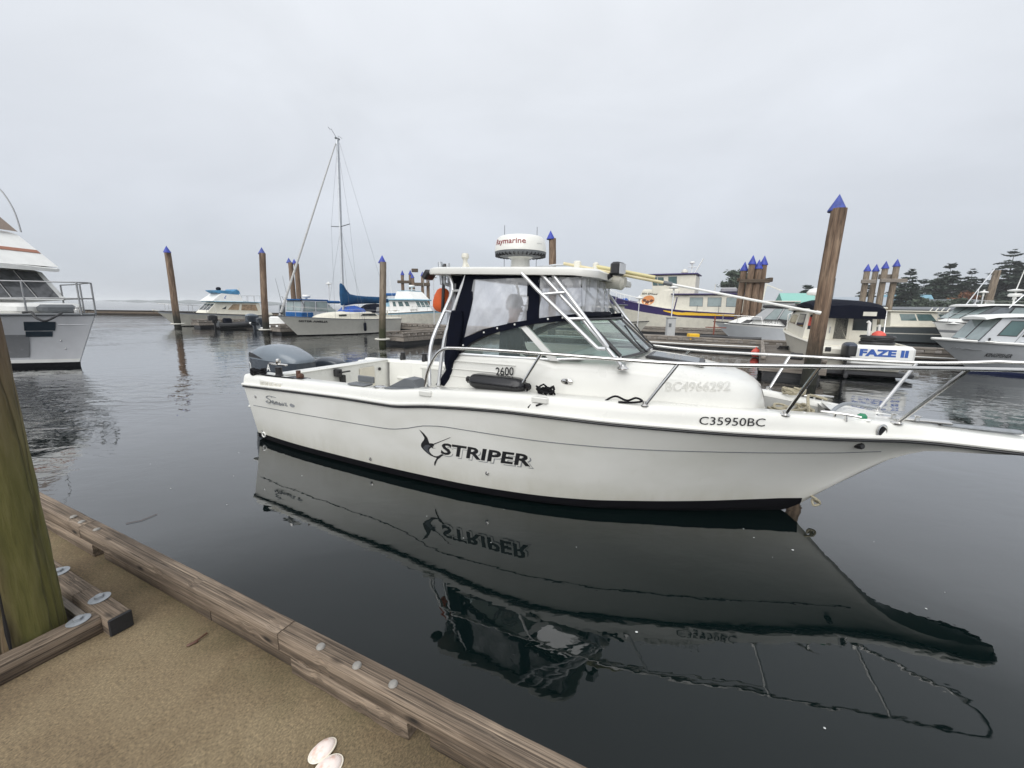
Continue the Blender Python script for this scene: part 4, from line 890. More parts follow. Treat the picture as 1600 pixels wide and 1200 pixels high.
mb.loft(S2, closed=False, caps=False); mb.f.append(tuple(reversed([len(mb.v)-len(S2[0])+i for i in range(len(S2[0]))]))); mb.m.append(0)
mb.build('cabin_trunk', GEL, boat, smooth=60)
# helm sides: from the cockpit opening to the windscreen
def side_top(x): return 1.475+.02*min(1, (x-3.3)/1.1)-.03*max(0, (x-4.2)/.36)**1.5
for s in (-1, 1):
    mb = MB(); S2 = []
    for x in [3.14, 3.2, 3.3, 3.4, 3.6, 3.9, 4.2, 4.4, 4.56]:
        zt = min(side_top(x), 1.12+(x-3.14)*2.1) if x < 3.32 else side_top(x)
        w, zd = wc_(x), zg_(x)-.05
        if x > 4.5:
            sh = zt_(x)-.055; S2.append([(x, s*w, zd), (x, s*(w-.012), lerp(zd, sh, .5)), (x, s*(w-.03), sh-.07), (x, s*(w-.06), sh-.02), (x, s*(w-.12), sh+.015), (x, s*(w-.13), FL)]); continue
        S2.append([(x, s*w, zd), (x, s*(w-.012), lerp(zd, zt, .5)), (x, s*(w-.026), zt-.045), (x, s*(w-.055), zt-.004), (x, s*(w-.11), zt+.004), (x, s*(w-.11), FL)])
    mb.loft(S2, closed=False, caps=False).build('helm_side', GEL, boat, smooth=45)
for z in (1.24, 1.32, 1.41):
    MB().tube([(x, -(wc_(x)-.010+.003), z) for x in np.linspace(3.14+(z-1.1)*.48, 4.15-(1.41-z)*.8, 10)], .0055, 5).build('side_strake', GEL, boat)
MB().loft([[(4.35, -.86, 1.44), (4.35, .86, 1.44)], [(4.5, -.86, 1.5), (4.5, .86, 1.5)], [(4.8, -.86, 1.515), (4.8, .86, 1.515)]], closed=False, caps=False).build('dashboard', paint('grey_dash', (.40, .44, .43), .5), boat)
MB().box((4.33, 0, .95), (.05, 1.74, 1.0)).build('helm_bulkhead', GEL, boat)
wh = MB().tube([(.17*math.cos(t*math.pi/10), .17*math.sin(t*math.pi/10), 0) for t in range(20)], .014, 6, closed=True)
for a in (90, 210, 330): wh.tube([(0, 0, -.03), (.16*math.cos(R(a)), .16*math.sin(R(a)), 0)], .01, 5)
wh.build('steering_wheel', BLACK, boat, loc=(4.22, -.42, 1.36), rot=(0, R(-62), 0))
MB().box((3.48, -.42, 1.0), (.42, .5, .1), bev=.04).box((3.28, -.42, 1.28), (.1, .48, .5), bev=.04).tube([(3.48, -.42, FL), (3.48, -.42, .96)], .06, 10).build('helm_seat', paint('pale_vinyl_seat', (.55, .56, .54), .5), boat)
# deck hatch, oval port, lettering
h_ = MB().box((5.62, -.12, zt_(5.62)+.004), (.56, .56, .035), bev=.02, ry=R(5.5)).build('deck_hatch', BLACK, boat)
MB().box((5.62, -.12, zt_(5.62)+.019), (.46, .46, .012), bev=.012, ry=R(5.5)).build('hatch_pane', paint('smoked_glass', (.05, .06, .065), .05), h_)
def cab_side(x, z, o=.003):
    w, zt, zd = wc_(x), zt_(x) if x > 4.56 else side_top(x), zg_(x)-.05
    sh = zt-.055 if x > 4.56 else zt
    y = lerp(w, w-.012, min(1, max(0, (z-zd)/max(.01, .5*(sh-zd))))) if z < lerp(zd, sh, .5) else lerp(w-.012, w-.03, min(1, (z-lerp(zd, sh, .5))/max(.01, .5*(sh-zd)-.07)))
    return -(y+o)
pl_ = MB().lathe([(.0, .012), (.05, .011), (.062, .006), (.065, 0)], seg=20, M=Matrix.Diagonal((1.0, .5, 1, 1))).build('oval_port', SS, boat, loc=(4.70, cab_side(4.70, 1.295, 0), 1.295), rot=(R(90), 0, R(-4)))
write('model_number', '2600', lambda u, v, w: (lerp(3.92, 4.13, u), cab_side(4.0, 1.33)-.014, lerp(1.288, 1.378, v)+.02*u), TEXTK, boat, bold=.012)
write('raised_number', 'BC4966292', lambda u, v, w: (lerp(5.60, 6.13, u), cab_side(lerp(5.60, 6.13, u), lerp(1.27, 1.36, v), .001+w*.09), lerp(1.272, 1.358, v)+.035*u), paint('raised_gelcoat', (.655, .645, .60), .4), boat, outline=.016)
write('licence_number', 'C35950BC', lambda u, v, w: (lerp(5.91, 6.42, u), -(ys_(lerp(5.91, 6.42, u))-.005+.004), lerp(1.028, 1.10, v)+.005*u), TEXTK, boat, bold=.002)
# topside lettering: name with an offset outline, and the leaping fish
def on_hull(u0, u1, z0, z1, sl=0.0, o=.003):
    def f(u, v, w=0):
        x = lerp(u0, u1, u); z = lerp(z0, z1, v)+sl*u; return (x, -(hull_y(x, z)+o), z)
    return f
write('name_shadow', 'STRIPER', on_hull(3.425, 4.465, .395, .535, .02, .003), TEXTG, boat, bold=.030, shear=.16, space=1.02)
write('name_ground', 'STRIPER', on_hull(3.422, 4.452, .403, .543, .02, .0042), HULL, boat, bold=.036, shear=.16, space=1.02)
write('name_lettering', 'STRIPER', on_hull(3.405, 4.43, .415, .555, .02, .0055), TEXTK, boat, bold=.030, shear=.16, space=1.02)
def px2hull(px, py):   # the emblem was drawn on a 1600 x 800 grid laid over that part of the topside
    return (lerp(3.135, 3.55, (px-250)/280.0), lerp(.665, .255, (py-205)/410.0))
def decal(name, polys, mat, o=.003, grid=True):
    mb = MB()
    for P in polys:
        pts = [px2hull(*p) for p in P]; V = [(x, -(hull_y(x, z)+o), z) for x, z in pts]; mb.add(V, [tuple(range(len(V)))])
    return mb.build(name, mat, boat, smooth=0)
fish = [[(253, 205), (275, 222), (300, 250), (322, 285), (330, 320), (335, 350), (320, 352), (300, 365), (285, 380), (270, 400), (258, 415), (256, 395), (262, 370), (275, 345), (290, 320), (296, 295), (285, 265), (268, 232)],
        [(335, 350), (360, 345), (382, 352), (372, 366), (380, 372), (362, 384), (368, 394), (350, 398), (338, 410), (328, 430), (330, 455), (345, 478), (365, 492), (385, 494), (400, 500), (390, 512), (365, 508), (335, 497), (305, 475), (280, 448), (264, 425), (258, 415), (270, 400), (285, 380), (300, 365), (320, 352)],
        [(385, 494), (405, 485), (425, 465), (445, 450), (470, 446), (492, 449), (470, 455), (450, 466), (432, 485), (418, 505), (400, 525), (388, 550), (378, 580), (366, 618), (360, 600), (365, 570), (378, 540), (390, 512), (400, 500)],
        [(360, 345), (372, 347), (440, 300), (525, 236), (527, 240), (442, 306), (380, 354)], [(350, 398), (395, 396), (360, 405)]]
decal('fish_emblem', fish, TEXTK)
decal('fish_shading', [[(300, 380), (330, 372), (345, 385), (325, 405), (318, 430), (325, 460), (345, 485), (318, 472), (290, 445), (275, 418)]], paint('emblem_grey', (.075, .08, .09), .45), .0045)
# script on the stern quarter, built as pen strokes
def strokes(name, lines, fn, r, mat, parent):
    mb = MB()
    for L_ in lines: mb.tube([fn(*p) for p in catmull([(a, b, 0) for a, b in L_], 5)] if False else [fn(p.x, p.y) for p in catmull([(a, b, 0) for a, b in L_], 6)], r, 5)
    return mb.build(name, mat, parent)
scr = [[(1.55, 1.75), (1.2, 2.0), (.6, 1.95), (.15, 1.65), (.3, 1.3), (.9, 1.0), (1.1, .6), (.7, .15), (.15, .1), (0, .4), (.3, .55)], [(1.2, 2.0), (2.0, 1.95), (2.6, 1.85)],
       [(1.3, .3), (1.7, .55), (1.75, .8), (1.5, .8), (1.42, .4), (1.6, .1), (1.9, .15), (2.15, .4)], [(2.6, .75), (2.3, .7), (2.2, .3), (2.4, .1), (2.65, .4), (2.72, .78), (2.68, .3), (2.85, .1), (3.05, .35)],
       [(3.05, .35), (3.25, .75), (3.1, .15), (3.3, .1), (3.5, .5), (3.4, .12), (3.6, .1), (3.85, .5), (3.9, .8)], [(3.9, .8), (4.05, .4), (4.0, .1), (4.2, .15)], [(4.1, 1.2), (4.12, 1.25)], [(4.25, .1), (4.4, .75), (4.6, .8), (4.75, .6)], [(4.65, .1), (4.9, 1.0), (5.05, 1.75), (4.95, .6), (4.95, .1), (5.2, .25)]]
strokes('script_lettering', scr, lambda u, v: (lerp(.48, .93, u/5.2), -(hull_y(.7, .7)+.002), lerp(.645, .75, v/2)+.0), .007, TEXTG, boat)
MB().lathe([(0, .004), (.05, .004), (.055, 0)], seg=16, M=Matrix.Diagonal((1, .5, 1, 1))).build('maker_oval', TEXTG, boat, loc=(1.03, -(hull_y(1.0, .67)), .675), rot=(R(90), 0, 0))
for x, z in ((.22, .70), (2.35, .16), (3.95, .28), (.12, .14)): MB().lathe([(.022, 0), (.022, .006), (.01, .01), (.008, .004), (0, .004)], seg=12).build('drain_fitting', SS, boat, loc=(x, -(hull_y(x, z)-.001), z), rot=(R(90), 0, 0))
MB().tube([(.16+.035*math.cos(t*.7), -(hull_y(.16, .1)+.01), .10+.035*math.sin(t*.7)) for t in range(9)], .011, 6, closed=True).build('trim_ring', WHITE, boat)
# windscreen: side glass, corner posts, front glass
def sideq(pts, y0, y1=None):
    return [(x, -(lerp(y0, y1 if y1 is not None else y0, (x-3.4)/1.8)), z) for x, z in pts]
WS_Y0, WS_Y1 = .935, .885
for s in (-1, 1):
    P = [(3.49, 1.50), (3.62, 1.605), (3.76, 1.68), (3.95, 1.76), (4.18, 1.815), (4.51, 1.50)]
    a = MB().add([(x, s*-y, z) for x, y, z in sideq(P, WS_Y0, WS_Y1)], [tuple(range(len(P)))]); a.build('side_glass', GLASS, boat, smooth=0)
    P = [(4.22, 1.815), (4.35, 1.845), (4.6, 1.875), (4.84, 1.89), (5.18, 1.575), (4.9, 1.53), (4.56, 1.50)]
    MB().add([(x, s*-y, z) for x, y, z in sideq(P, WS_Y0, WS_Y1)], [tuple(range(len(P)))]).build('quarter_glass', GLASS, boat, smooth=0)
    yy = lambda x: -s*-1*0 + s*lerp(WS_Y0, WS_Y1, (x-3.4)/1.8)
    b1 = MB().loft([[(x, yy(x)+dy, z+dz) for dx, dy, dz in ((0, 0, 0),)] for x, z in ()] or [[(4.155, yy(4.18)-s*.02, 1.825), (4.235, yy(4.2)-s*.02, 1.825), (4.235, yy(4.2)+s*.02, 1.825), (4.155, yy(4.18)+s*.02, 1.825)], [(4.505, yy(4.5)-s*.02, 1.485), (4.60, yy(4.6)-s*.02, 1.485), (4.60, yy(4.6)+s*.02, 1.485), (4.505, yy(4.5)+s*.02, 1.485)]])
    b1.build('screen_post', WHITE, boat)
    MB().tube([(x, yy(x), z) for x, z in ((3.46, 1.495), (3.60, 1.61), (3.76, 1.69), (3.95, 1.77), (4.18, 1.825), (4.35, 1.855), (4.6, 1.885), (4.84, 1.90))], .013, 6).build('screen_top_frame', BLACK, boat)
    MB().tube([(x, yy(x), z) for x, z in ((3.44, 1.485), (4.0, 1.487), (4.5, 1.495), (4.9, 1.53), (5.2, 1.56))], .014, 6).build('screen_base_frame', ALUW, boat)
    MB().tube([(4.84, yy(4.84), 1.90), (5.19, yy(5.19), 1.57)], .02, 8).build('corner_post', BLACK, boat)
MB().loft([[(4.84+.10*(1-(y/.9)**2), y, 1.895) for y in np.linspace(-.885, .885, 9)], [(5.19+.12*(1-(y/.9)**2), y, 1.57) for y in np.linspace(-.885, .885, 9)]], closed=False, caps=False).build('front_glass', GLASS, boat, smooth=0)
for z, x0 in ((1.9, 4.84), (1.56, 5.20)):
    MB().tube([(x0+.11*(1-(y/.9)**2), y, z) for y in np.linspace(-.885, .885, 9)], .014, 6).build('front_frame', BLACK, boat)
for y in (-.3, .3): MB().tube([(4.84+.10*(1-(y/.9)**2), y, 1.895), (5.19+.12*(1-(y/.9)**2), y, 1.57)], .016, 6).build('front_mullion', BLACK, boat)
for y in (-.15, .5): MB().tube([(5.33, y-.05, 1.56), (5.2, y, 1.66), (5.03, y+.22, 1.82)], .009, 5).build('wiper', BLACK, boat)
# canvas enclosure
EY = -.945
def flat_strip(pa, pb, y, name, mat, th=.008, par=boat):
    mb = MB(); S2 = [[(a[0], y-th/2, a[1]), (b[0], y-th/2, b[1]), (b[0], y+th/2, b[1]), (a[0], y+th/2, a[1])] for a, b in zip(pa, pb)]
    return mb.loft(S2).build(name, mat, par, smooth=30)
for s, y in ((1, EY), (-1, -EY)):
    flat_strip([(3.44, 1.49), (3.60, 1.62), (3.76, 1.70), (4.14, 1.80), (4.35, 1.85), (4.58, 1.875), (4.82, 1.895)], [(3.50, 1.665), (3.62, 1.71), (3.76, 1.77), (4.10, 1.85), (4.38, 1.90), (4.58, 1.93), (4.80, 1.955)], y, 'canvas_skirt', NAVY)
    flat_strip([(3.50, 2.36), (3.44, 2.1), (3.33, 1.7), (3.30, 1.5)], [(3.66, 2.36), (3.63, 2.1), (3.52, 1.7), (3.46, 1.49)], y, 'canvas_edge', NAVY)
    if s == 1: flat_strip([(4.25, 2.36), (4.25, 1.85)], [(4.38, 2.36), (4.385, 1.89)], y, 'canvas_mullion', NAVY)
    flat_strip([(3.6, 2.28), (4.2, 2.29), (4.8, 2.29)], [(3.6, 2.34), (4.2, 2.345), (4.8, 2.335)], y, 'canvas_header', NAVY)
    mb = MB(); nu, nv = 40, 26; V = []
    def panel(c, nm, mat, seed):
        mb = MB(); V = []; rg = random.Random(seed)
        for j in range(nv+1):
            for i in range(nu+1):
                u, v = i/nu, j/nv; top = (lerp(c[0][0], c[1][0], u), lerp(c[0][1], c[1][1], u)); bt = c[2](u)
                bul = .018*math.sin(math.pi*u)*math.sin(math.pi*v)+(.007*math.sin(u*11+v*5+seed)+.005*math.sin(u*19-v*9+2*seed)+.003*math.sin(u*31+v*17))*math.sin(math.pi*v)**.5
                V.append((lerp(top[0], bt[0], v), y+s*-bul*1.0, lerp(top[1], bt[1], v)))
        mb.add(V, [(j*(nu+1)+i, j*(nu+1)+i+1, (j+1)*(nu+1)+i+1, (j+1)*(nu+1)+i) for j in range(nv) for i in range(nu)])
        return mb.build(nm, mat, boat, smooth=80)
    bl = curve([(3.49, 1.66), (3.75, 1.77), (4.10, 1.85), (4.27, 1.87)]); bl2 = curve([(4.38, 1.90), (4.58, 1.93), (4.80, 1.955)])
    panel(((3.64, 2.30), (4.26, 2.30), lambda u: (lerp(3.49, 4.27, u), bl(lerp(3.49, 4.27, u)))), 'clear_panel', VINYL, 1)
    if s == 1: panel(((4.37, 2.31), (4.80, 2.31), lambda u: (lerp(4.37, 4.80, u), bl2(lerp(4.37, 4.80, u)))), 'clear_panel', VINYL, 2)
    if s == 1:
        for x, z in ((3.50, 1.585), (3.76, 1.735), (3.92, 1.785), (4.12, 1.83), (4.48, 1.895), (4.63, 1.912), (3.36, 1.44), (3.33, 1.38), (3.27, 1.25)):
            MB().lathe([(.011, 0), (.008, .005), (0, .006)], seg=8).build('snap', WHITE, boat, loc=(x, y-.006, z), rot=(R(90), 0, 0))
# front curtain, clear with a rolled black hem
mb = MB(); V = []
for j in range(9):
    for i in range(49):
        u, v = i/48, j/8; V.append((4.80+.05*math.sin(math.pi*u)+.013*math.sin(u*24+v*2)+.006*math.sin(u*53-v*3), lerp(-.93, .22, u), lerp(2.30-.04*u, 1.95+.0*u, v)))
mb.add(V, [(j*49+i, j*49+i+1, (j+1)*49+i+1, (j+1)*49+i) for j in range(8) for i in range(48)])
mb.build('front_curtain', VINYLF, boat, smooth=80)
MB().tube([(4.80+.05*math.sin(math.pi*u), lerp(-.94, .22, u), 1.935) for u in np.linspace(0, 1, 9)], .04, 8).build('rolled_hem', NAVY, boat)
MB().tube([(4.82, -.94, 2.315), (4.86, 0, 2.32), (4.80, .9, 2.31)], .02, 6).build('front_header', NAVY, boat)
# loose aft curtain hanging behind the helm side
mb = MB(); S2 = []
for k, (xa, xb, z) in enumerate(((3.36, 3.50, 1.95), (3.33, 3.51, 1.85), (3.31, 3.50, 1.72), (3.29, 3.47, 1.58), (3.27, 3.45, 1.47), (3.27, 3.38, 1.38), (3.29, 3.37, 1.30), (3.22, 3.33, 1.2), (3.15, 3.27, 1.12))):
    ring = []
    for i in range(16):
        a = 2*math.pi*i/16; ring.append((lerp(xa, xb, .5)+(xb-xa)/2*math.cos(a), -.965+(.05+.018*math.sin(3*a+k))*math.sin(a), z+.01*math.sin(5*a)))
    S2.append(ring)
mb.loft(S2).build('aft_curtain', NAVY, boat, smooth=60)
flat_strip([(3.25, 2.34), (3.28, 2.1), (3.22, 1.9)], [(3.50, 2.34), (3.44, 2.1), (3.36, 1.9)], -.80, 'aft_flap', NAVY)
flat_strip([(3.26, 2.25), (3.22, 1.9), (3.18, 1.5)], [(3.34, 2.25), (3.32, 1.9), (3.28, 1.5)], -.84, 'aft_clear', VINYL)
MB().tube([(3.52, -.93, 2.33), (3.56, -.3, 2.32), (3.52, .93, 2.33)], .03, 6).build('aft_header', NAVY, boat)
# hardtop
mb = MB(); 
def ht(inset, z, zc): 
    out = []
    x0, x1, yw = 3.06+inset, 4.93-inset, 1.03-inset; r = .2
    for (cx_, cy_, a0) in ((x1-r, yw-r, 0), (x0+.14, yw-.14, 90), (x0+.14, -yw+.14, 180), (x1-r, -yw+r, 270)):
        rr = r if cx_ > 4 else .14
        for k in range(6):
            a = R(a0+18*k); px, py = cx_+rr*math.cos(a), cy_+rr*math.sin(a); out.append((px, py, z+zc*(1-(py/yw)**2)+.012*(1-((px-3.95)/.9)**2)-.045*max(0, (px-4.3)/.5)))
    return out
mb.loft([ht(.06, 2.335, .02), ht(.0, 2.338, .02), ht(-.004, 2.36, .03), ht(0, 2.395, .04), ht(.03, 2.41, .05), ht(.3, 2.415, .06)], closed=True, caps=True)
mb.build('hardtop', GEL, boat, smooth=40)
# tubes that carry the hardtop
TUBES = [[(4.22, -1.02, 2.33), (4.39, -1.02, 2.17), (4.72, -1.02, 1.89), (4.95, -1.02, 1.69), (5.0, -1.01, 1.645), (5.06, -.98, 1.64)],
         [(4.39, -.98, 2.34), (4.81, -.97, 1.93), (5.05, -.95, 1.67), (5.22, -.92, 1.475)],
         [(4.53, -.985, 2.31), (4.68, -.985, 2.14), (4.87, -.985, 1.91), (5.04, -.97, 1.71), (5.08, -.955, 1.655)]]
for T in TUBES:
    for s in (1, -1): MB().tube([(x+(.0 if s == 1 else -.02), y*s, z) for x, y, z in T], .0185, 10).build('hardtop_tube', ALUW, boat)
RUNGS = [[(4.45, -1.02, 2.13), (4.67, -.985, 2.15)], [(4.70, -1.02, 1.905), (4.87, -.985, 1.91)]]
for T in RUNGS:
    for s in (1, -1): MB().tube([(x, y*s, z) for x, y, z in T], .015, 8).build('tube_rung', ALUW, boat)
for s in (1, -1):
    MB().lathe([(.055, 0), (.055, .01), (.03, .03), (.028, .05)], seg=14).build('tube_foot', SS, boat, loc=(5.225, -.92*s, 1.455))
    MB().tube([(3.27, -.86*s, 2.33), (3.31, -.86*s, 2.18), (3.23, -.9*s, 1.96), (3.13, -1.0*s, 1.64), (3.11, -1.04*s, 1.4), (3.14, -1.08*s, 1.12)], .02, 8, smooth=3).build('aft_leg', ALUW, boat)
    MB().tube([(3.53, -.93*s, 2.34), (3.36, -.95*s, 1.91), (3.27, -.98*s, 1.62), (3.22, -1.03*s, 1.12)], .02, 8, smooth=3).build('aft_leg', ALUW, boat)
    MB().tube([(3.305, -.86*s, 2.17), (3.46, -.94*s, 2.17)], .014, 6).build('leg_rung', ALUW, boat); MB().tube([(3.24, -.9*s, 1.95), (3.37, -.95*s, 1.94)], .014, 6).build('leg_rung', ALUW, boat)
# gear on the hardtop: radar, aerials, lights, rod holders
rd = MB().lathe([(.10, -.02), (.20, -.018), (.285, 0), (.30, .02), (.302, .035)], seg=32).build('radar_base', GREYM, boat, loc=(3.82, -.2, 2.60))
mbf = MB()
for k in range(36):
    a = 2*math.pi*k/36; mbf.box((.272*math.cos(a), .272*math.sin(a), -.002), (.05, .012, .03), rz=a)
mbf.build('cooling_fins', BLACK, rd)
MB().lathe([(.302, .036), (.304, .05), (.296, .12), (.282, .175), (.25, .205), (.16, .222), (0, .228)], seg=40).build('radar_dome', GEL, rd, smooth=60)
rr_ = lambda v: lerp(.3045, .290, v)
write('radar_lettering', 'Raymarine', lambda u, v, w: (rr_(v)*math.sin(R(-44+80*u)), -rr_(v)*math.cos(R(-44+80*u)), lerp(.082, .160, v)), TEXTR, rd, bold=.012)
write('radar_small_print', 'Quantum', lambda u, v, w: (rr_(v)*math.sin(R(62+16*u)), -rr_(v)*math.cos(R(62+16*u)), lerp(.105, .122, v)), TEXTG, rd)
MB().loft([[(.17*c, .14*s_, 2.43) for c, s_ in [(math.cos(t*math.pi/8), math.sin(t*math.pi/8)) for t in range(16)]], [(.12*c, .10*s_, 2.47) for c, s_ in [(math.cos(t*math.pi/8), math.sin(t*math.pi/8)) for t in range(16)]], [(.11*c, .10*s_, 2.56) for c, s_ in [(math.cos(t*math.pi/8), math.sin(t*math.pi/8)) for t in range(16)]], [(.17*c, .15*s_, 2.59) for c, s_ in [(math.cos(t*math.pi/8), math.sin(t*math.pi/8)) for t in range(16)]]]).build('radar_pedestal', GEL, boat, loc=(3.82, -.2, 0), smooth=50)
g_ = MB().lathe([(.05, 0), (.03, .06), (.025, .1), (.03, .12), (.045, .14), (.045, .17), (.035, .19), (0, .195)], seg=12); g_.tube([(-.05, 0, 0), (.01, 0, .1)], .012, 5).tube([(.07, 0, 0), (.01, 0, .1)], .012, 5)
g_.build('gps_aerial', OFFW, boat, loc=(2.98+.17, -.35, 2.445))
for x, y, h in ((3.35, .3, .62), (3.5, .45, .35), (3.62, .3, .5), (3.75, .45, .6)): MB().tube([(x, y, 2.44), (x, y, 2.44+h)], .004, 5).build('whip_aerial', GREYM, boat)
MB().tube([(3.62, .1, 2.44), (3.66, .1, 2.6)], .02, 8).lathe([(.03, .14), (.03, .2), (0, .21)], (3.64, .1, 2.44), seg=8).build('anchor_light', OFFW, boat)
sp = MB().box((0, 0, 0), (.07, .16, .11), bev=.015).build('work_light', BLACK, boat, loc=(2.99, -.86, 2.345), rot=(0, R(40), 0))
for y in (-.70, -.55): MB().tube([(3.06, y, 2.25), (3.03, y, 2.50)], .028, 10).tube([(3.10, y, 2.30), (3.05, y, 2.38)], .02, 6).build('rocket_holder', ALU, boat)
MB().tube([(3.12, -.74, 2.34), (3.12, -.74, 2.26), (3.2, -.72, 2.24), (3.22, -.7, 2.32)], .018, 6, smooth=4).build('roof_bracket', ALU, boat)
fl = MB().box((0, 0, 0), (.10, .17, .13), bev=.02).tube([(-.04, -.06, -.06), (-.12, -.02, -.10), (-.2, .02, -.08)], .025, 6).build('floodlight', BLACK, boat, loc=(5.02, -.45, 2.40), rot=(0, 0, R(-12)))
MB().box((.052, 0, 0), (.006, .14, .10)).build('lens', paint('lamp_lens', (.55, .56, .58), .2), fl)
MB().tube([(-.16, 0, 0), (.02, 0, 0), (.10, 0, -.005), (.13, 0, -.01)], [.065, .075, .085, .05], 16).box((-.2, 0, .02), (.2, .12, .1), bev=.02).build('hailer_horn', OFFW, boat, loc=(4.93, -.2, 2.29), rot=(0, 0, R(-8)))
MB().box((4.55, -.3, 2.45), (.08, .06, .12), bev=.015).box((4.75, -.28, 2.44), (.06, .06, .1), bev=.015).build('pole_clip', OFFW, boat)
MB().tube([(4.05, -.3, 2.45), (4.3, -.32, 2.47), (4.55, -.3, 2.47)], .012, 6).build('roof_rail', ALU, boat)
# bow rail
def rail_path(s):
    d = -.05*(s > 0)
    return [(3.17, s*1.20, 1.13), (3.22, s*1.20, 1.33), (3.36, s*1.19, 1.53), (3.60, s*1.17, 1.575), (4.49, s*1.13, 1.575), (5.70, s*1.0, 1.555+d), (6.72, s*.72, 1.575+d), (7.72, s*.44, 1.60+d), (8.2, s*.30, 1.61)]
rl = catmull(rail_path(-1), 5)+catmull([(8.2, -.30, 1.61), (8.5, -.17, 1.62), (8.5, .17, 1.62), (8.2, .30, 1.61)], 5)[1:-1]+list(reversed(catmull(rail_path(1), 5)))
MB().tube(rl, .0175, 8).build('bow_rail', SS, boat, smooth=60)
for s in (-1, 1):
    for (b_, t_) in (((4.24, s*1.14, 1.155), (4.49, s*1.13, 1.57)), ((5.46, s*1.03, 1.165), (5.70, s*1.0, 1.55-.05*(s > 0))), ((6.57, s*.62, 1.13), (6.74, s*.715, 1.57-.05*(s > 0))), ((7.44, s*.24, 1.085), (7.72, s*.44, 1.595-.05*(s > 0)))):
        MB().tube([b_, t_], .0155, 8).build('stanchion', SS, boat); MB().lathe([(.045, 0), (.045, .008), (.022, .02), (.02, .045)], seg=12).build('stanchion_foot', SS, boat, loc=(b_[0]-.005, b_[1], b_[2]-.006))
# anchor well, foredeck and pulpit top
mb = MB(); WX = [q for q in XS if 6.4 <= q <= 7.0]
for s in (-1, 1): mb.loft([[(x, s*max(ys_(x)-.225, .03), zg_(x)-.03), (x, s*max(ys_(x)-.27, .02), .86)] for x in WX], closed=False, caps=False)
mb.add([(6.4, -.5, .865), (7.0, -.24, .865), (7.0, .24, .865), (6.4, .5, .865)], [(0, 1, 2, 3)]); mb.add([(7.0, -.3, .85), (7.0, .3, .85), (6.97, .29, 1.1), (6.97, -.29, 1.1)], [(0, 1, 2, 3)])
mb.build('anchor_well', DECKG, boat)
mb = MB()
mb.loft([[(x, s_*max(ys_(x)-.2, .0)*1.0, zg_(x)+.002) for s_ in (-1, -.5, 0, .5, 1)] for x in XS if x >= 6.97], closed=False, caps=False); mb.build('foredeck', GEL, boat)
MB().box((7.62, 0, 1.085), (.5, .1, .02), bev=.008).build('anchor_roller', SS, boat); MB().box((8.05, 0, 1.065), (.5, .07, .03), bev=.01).build('anchor_shank', GALV, boat)
for x in (7.46, 7.62): MB().lathe([(.02, 0), (.016, .03), (.03, .045), (0, .05)], seg=8).build('deck_stud', SS, boat, loc=(x, -.08, 1.09))
def cleat(loc, rz):
    MB().tube([(-.14, 0, .055), (-.06, 0, .06), (.06, 0, .06), (.14, 0, .055)], [.009, .013, .013, .009], 8).tube([(-.045, 0, 0), (-.035, 0, .055)], .011, 6).tube([(.045, 0, 0), (.035, 0, .055)], .011, 6).build('cleat', SS, boat, loc=loc, rot=(0, 0, rz))
cleat((7.0, -.42, 1.09), R(-18)); cleat((7.0, .42, 1.09), R(18)); cleat((2.95, 1.2, 1.09), 0)
nl = MB().box((0, 0, .012), (.13, .08, .024), bev=.01).build('nav_light', WHITE, boat, loc=(7.18, -.30, 1.085), rot=(0, 0, R(-25)))
MB().lathe([(.038, .024), (.036, .045), (.02, .062), (0, .065)], seg=12).build('green_lens', paint('green_lens', (.03, .22, .11), .15), nl)
hp = MB().lathe([(.035, -.002), (.062, 0), (.066, .008), (.05, .012), (.046, .004), (.035, -.002)], seg=20, M=Matrix.Diagonal((.8, 1.0, .7, 1))).build('hawse_pipe', SS, boat, loc=(7.32, -(ys_(7.32)-.008), 1.015), rot=(R(88), 0, R(33)))
MB().lathe([(.045, .002), (0, .002)], seg=16, M=Matrix.Diagonal((.8, 1.0, 1, 1))).build('pipe_hole', BLACK, hp)
MB().lathe([(.03, 0), (.028, .05), (.02, .06), (0, .06)], seg=8).build('deck_drain', BLACK, boat, loc=(7.18, -(hull_y(7.18, .86)-.01), .86), rot=(R(80), 0, R(25)))
MB().tube([(6.97, -.03, .22), (7.03, -.05, .19), (7.05, -.03, .15), (7.0, -.045, .13), (6.99, -.02, .18), (7.03, -.02, .16), (7.01, -.05, .2), (7.04, -.04, .18)], .012, 6, smooth=3).build('bow_eye_lashing', ROPE, boat)
# small rail wedge marks on the gunwale
for x in (3.25, 4.55): MB().box((x, -(ys_(x)-.02), zg_(x)-.035), (.16, .05, .06), bev=.01).build('gunwale_block', GEL, boat)
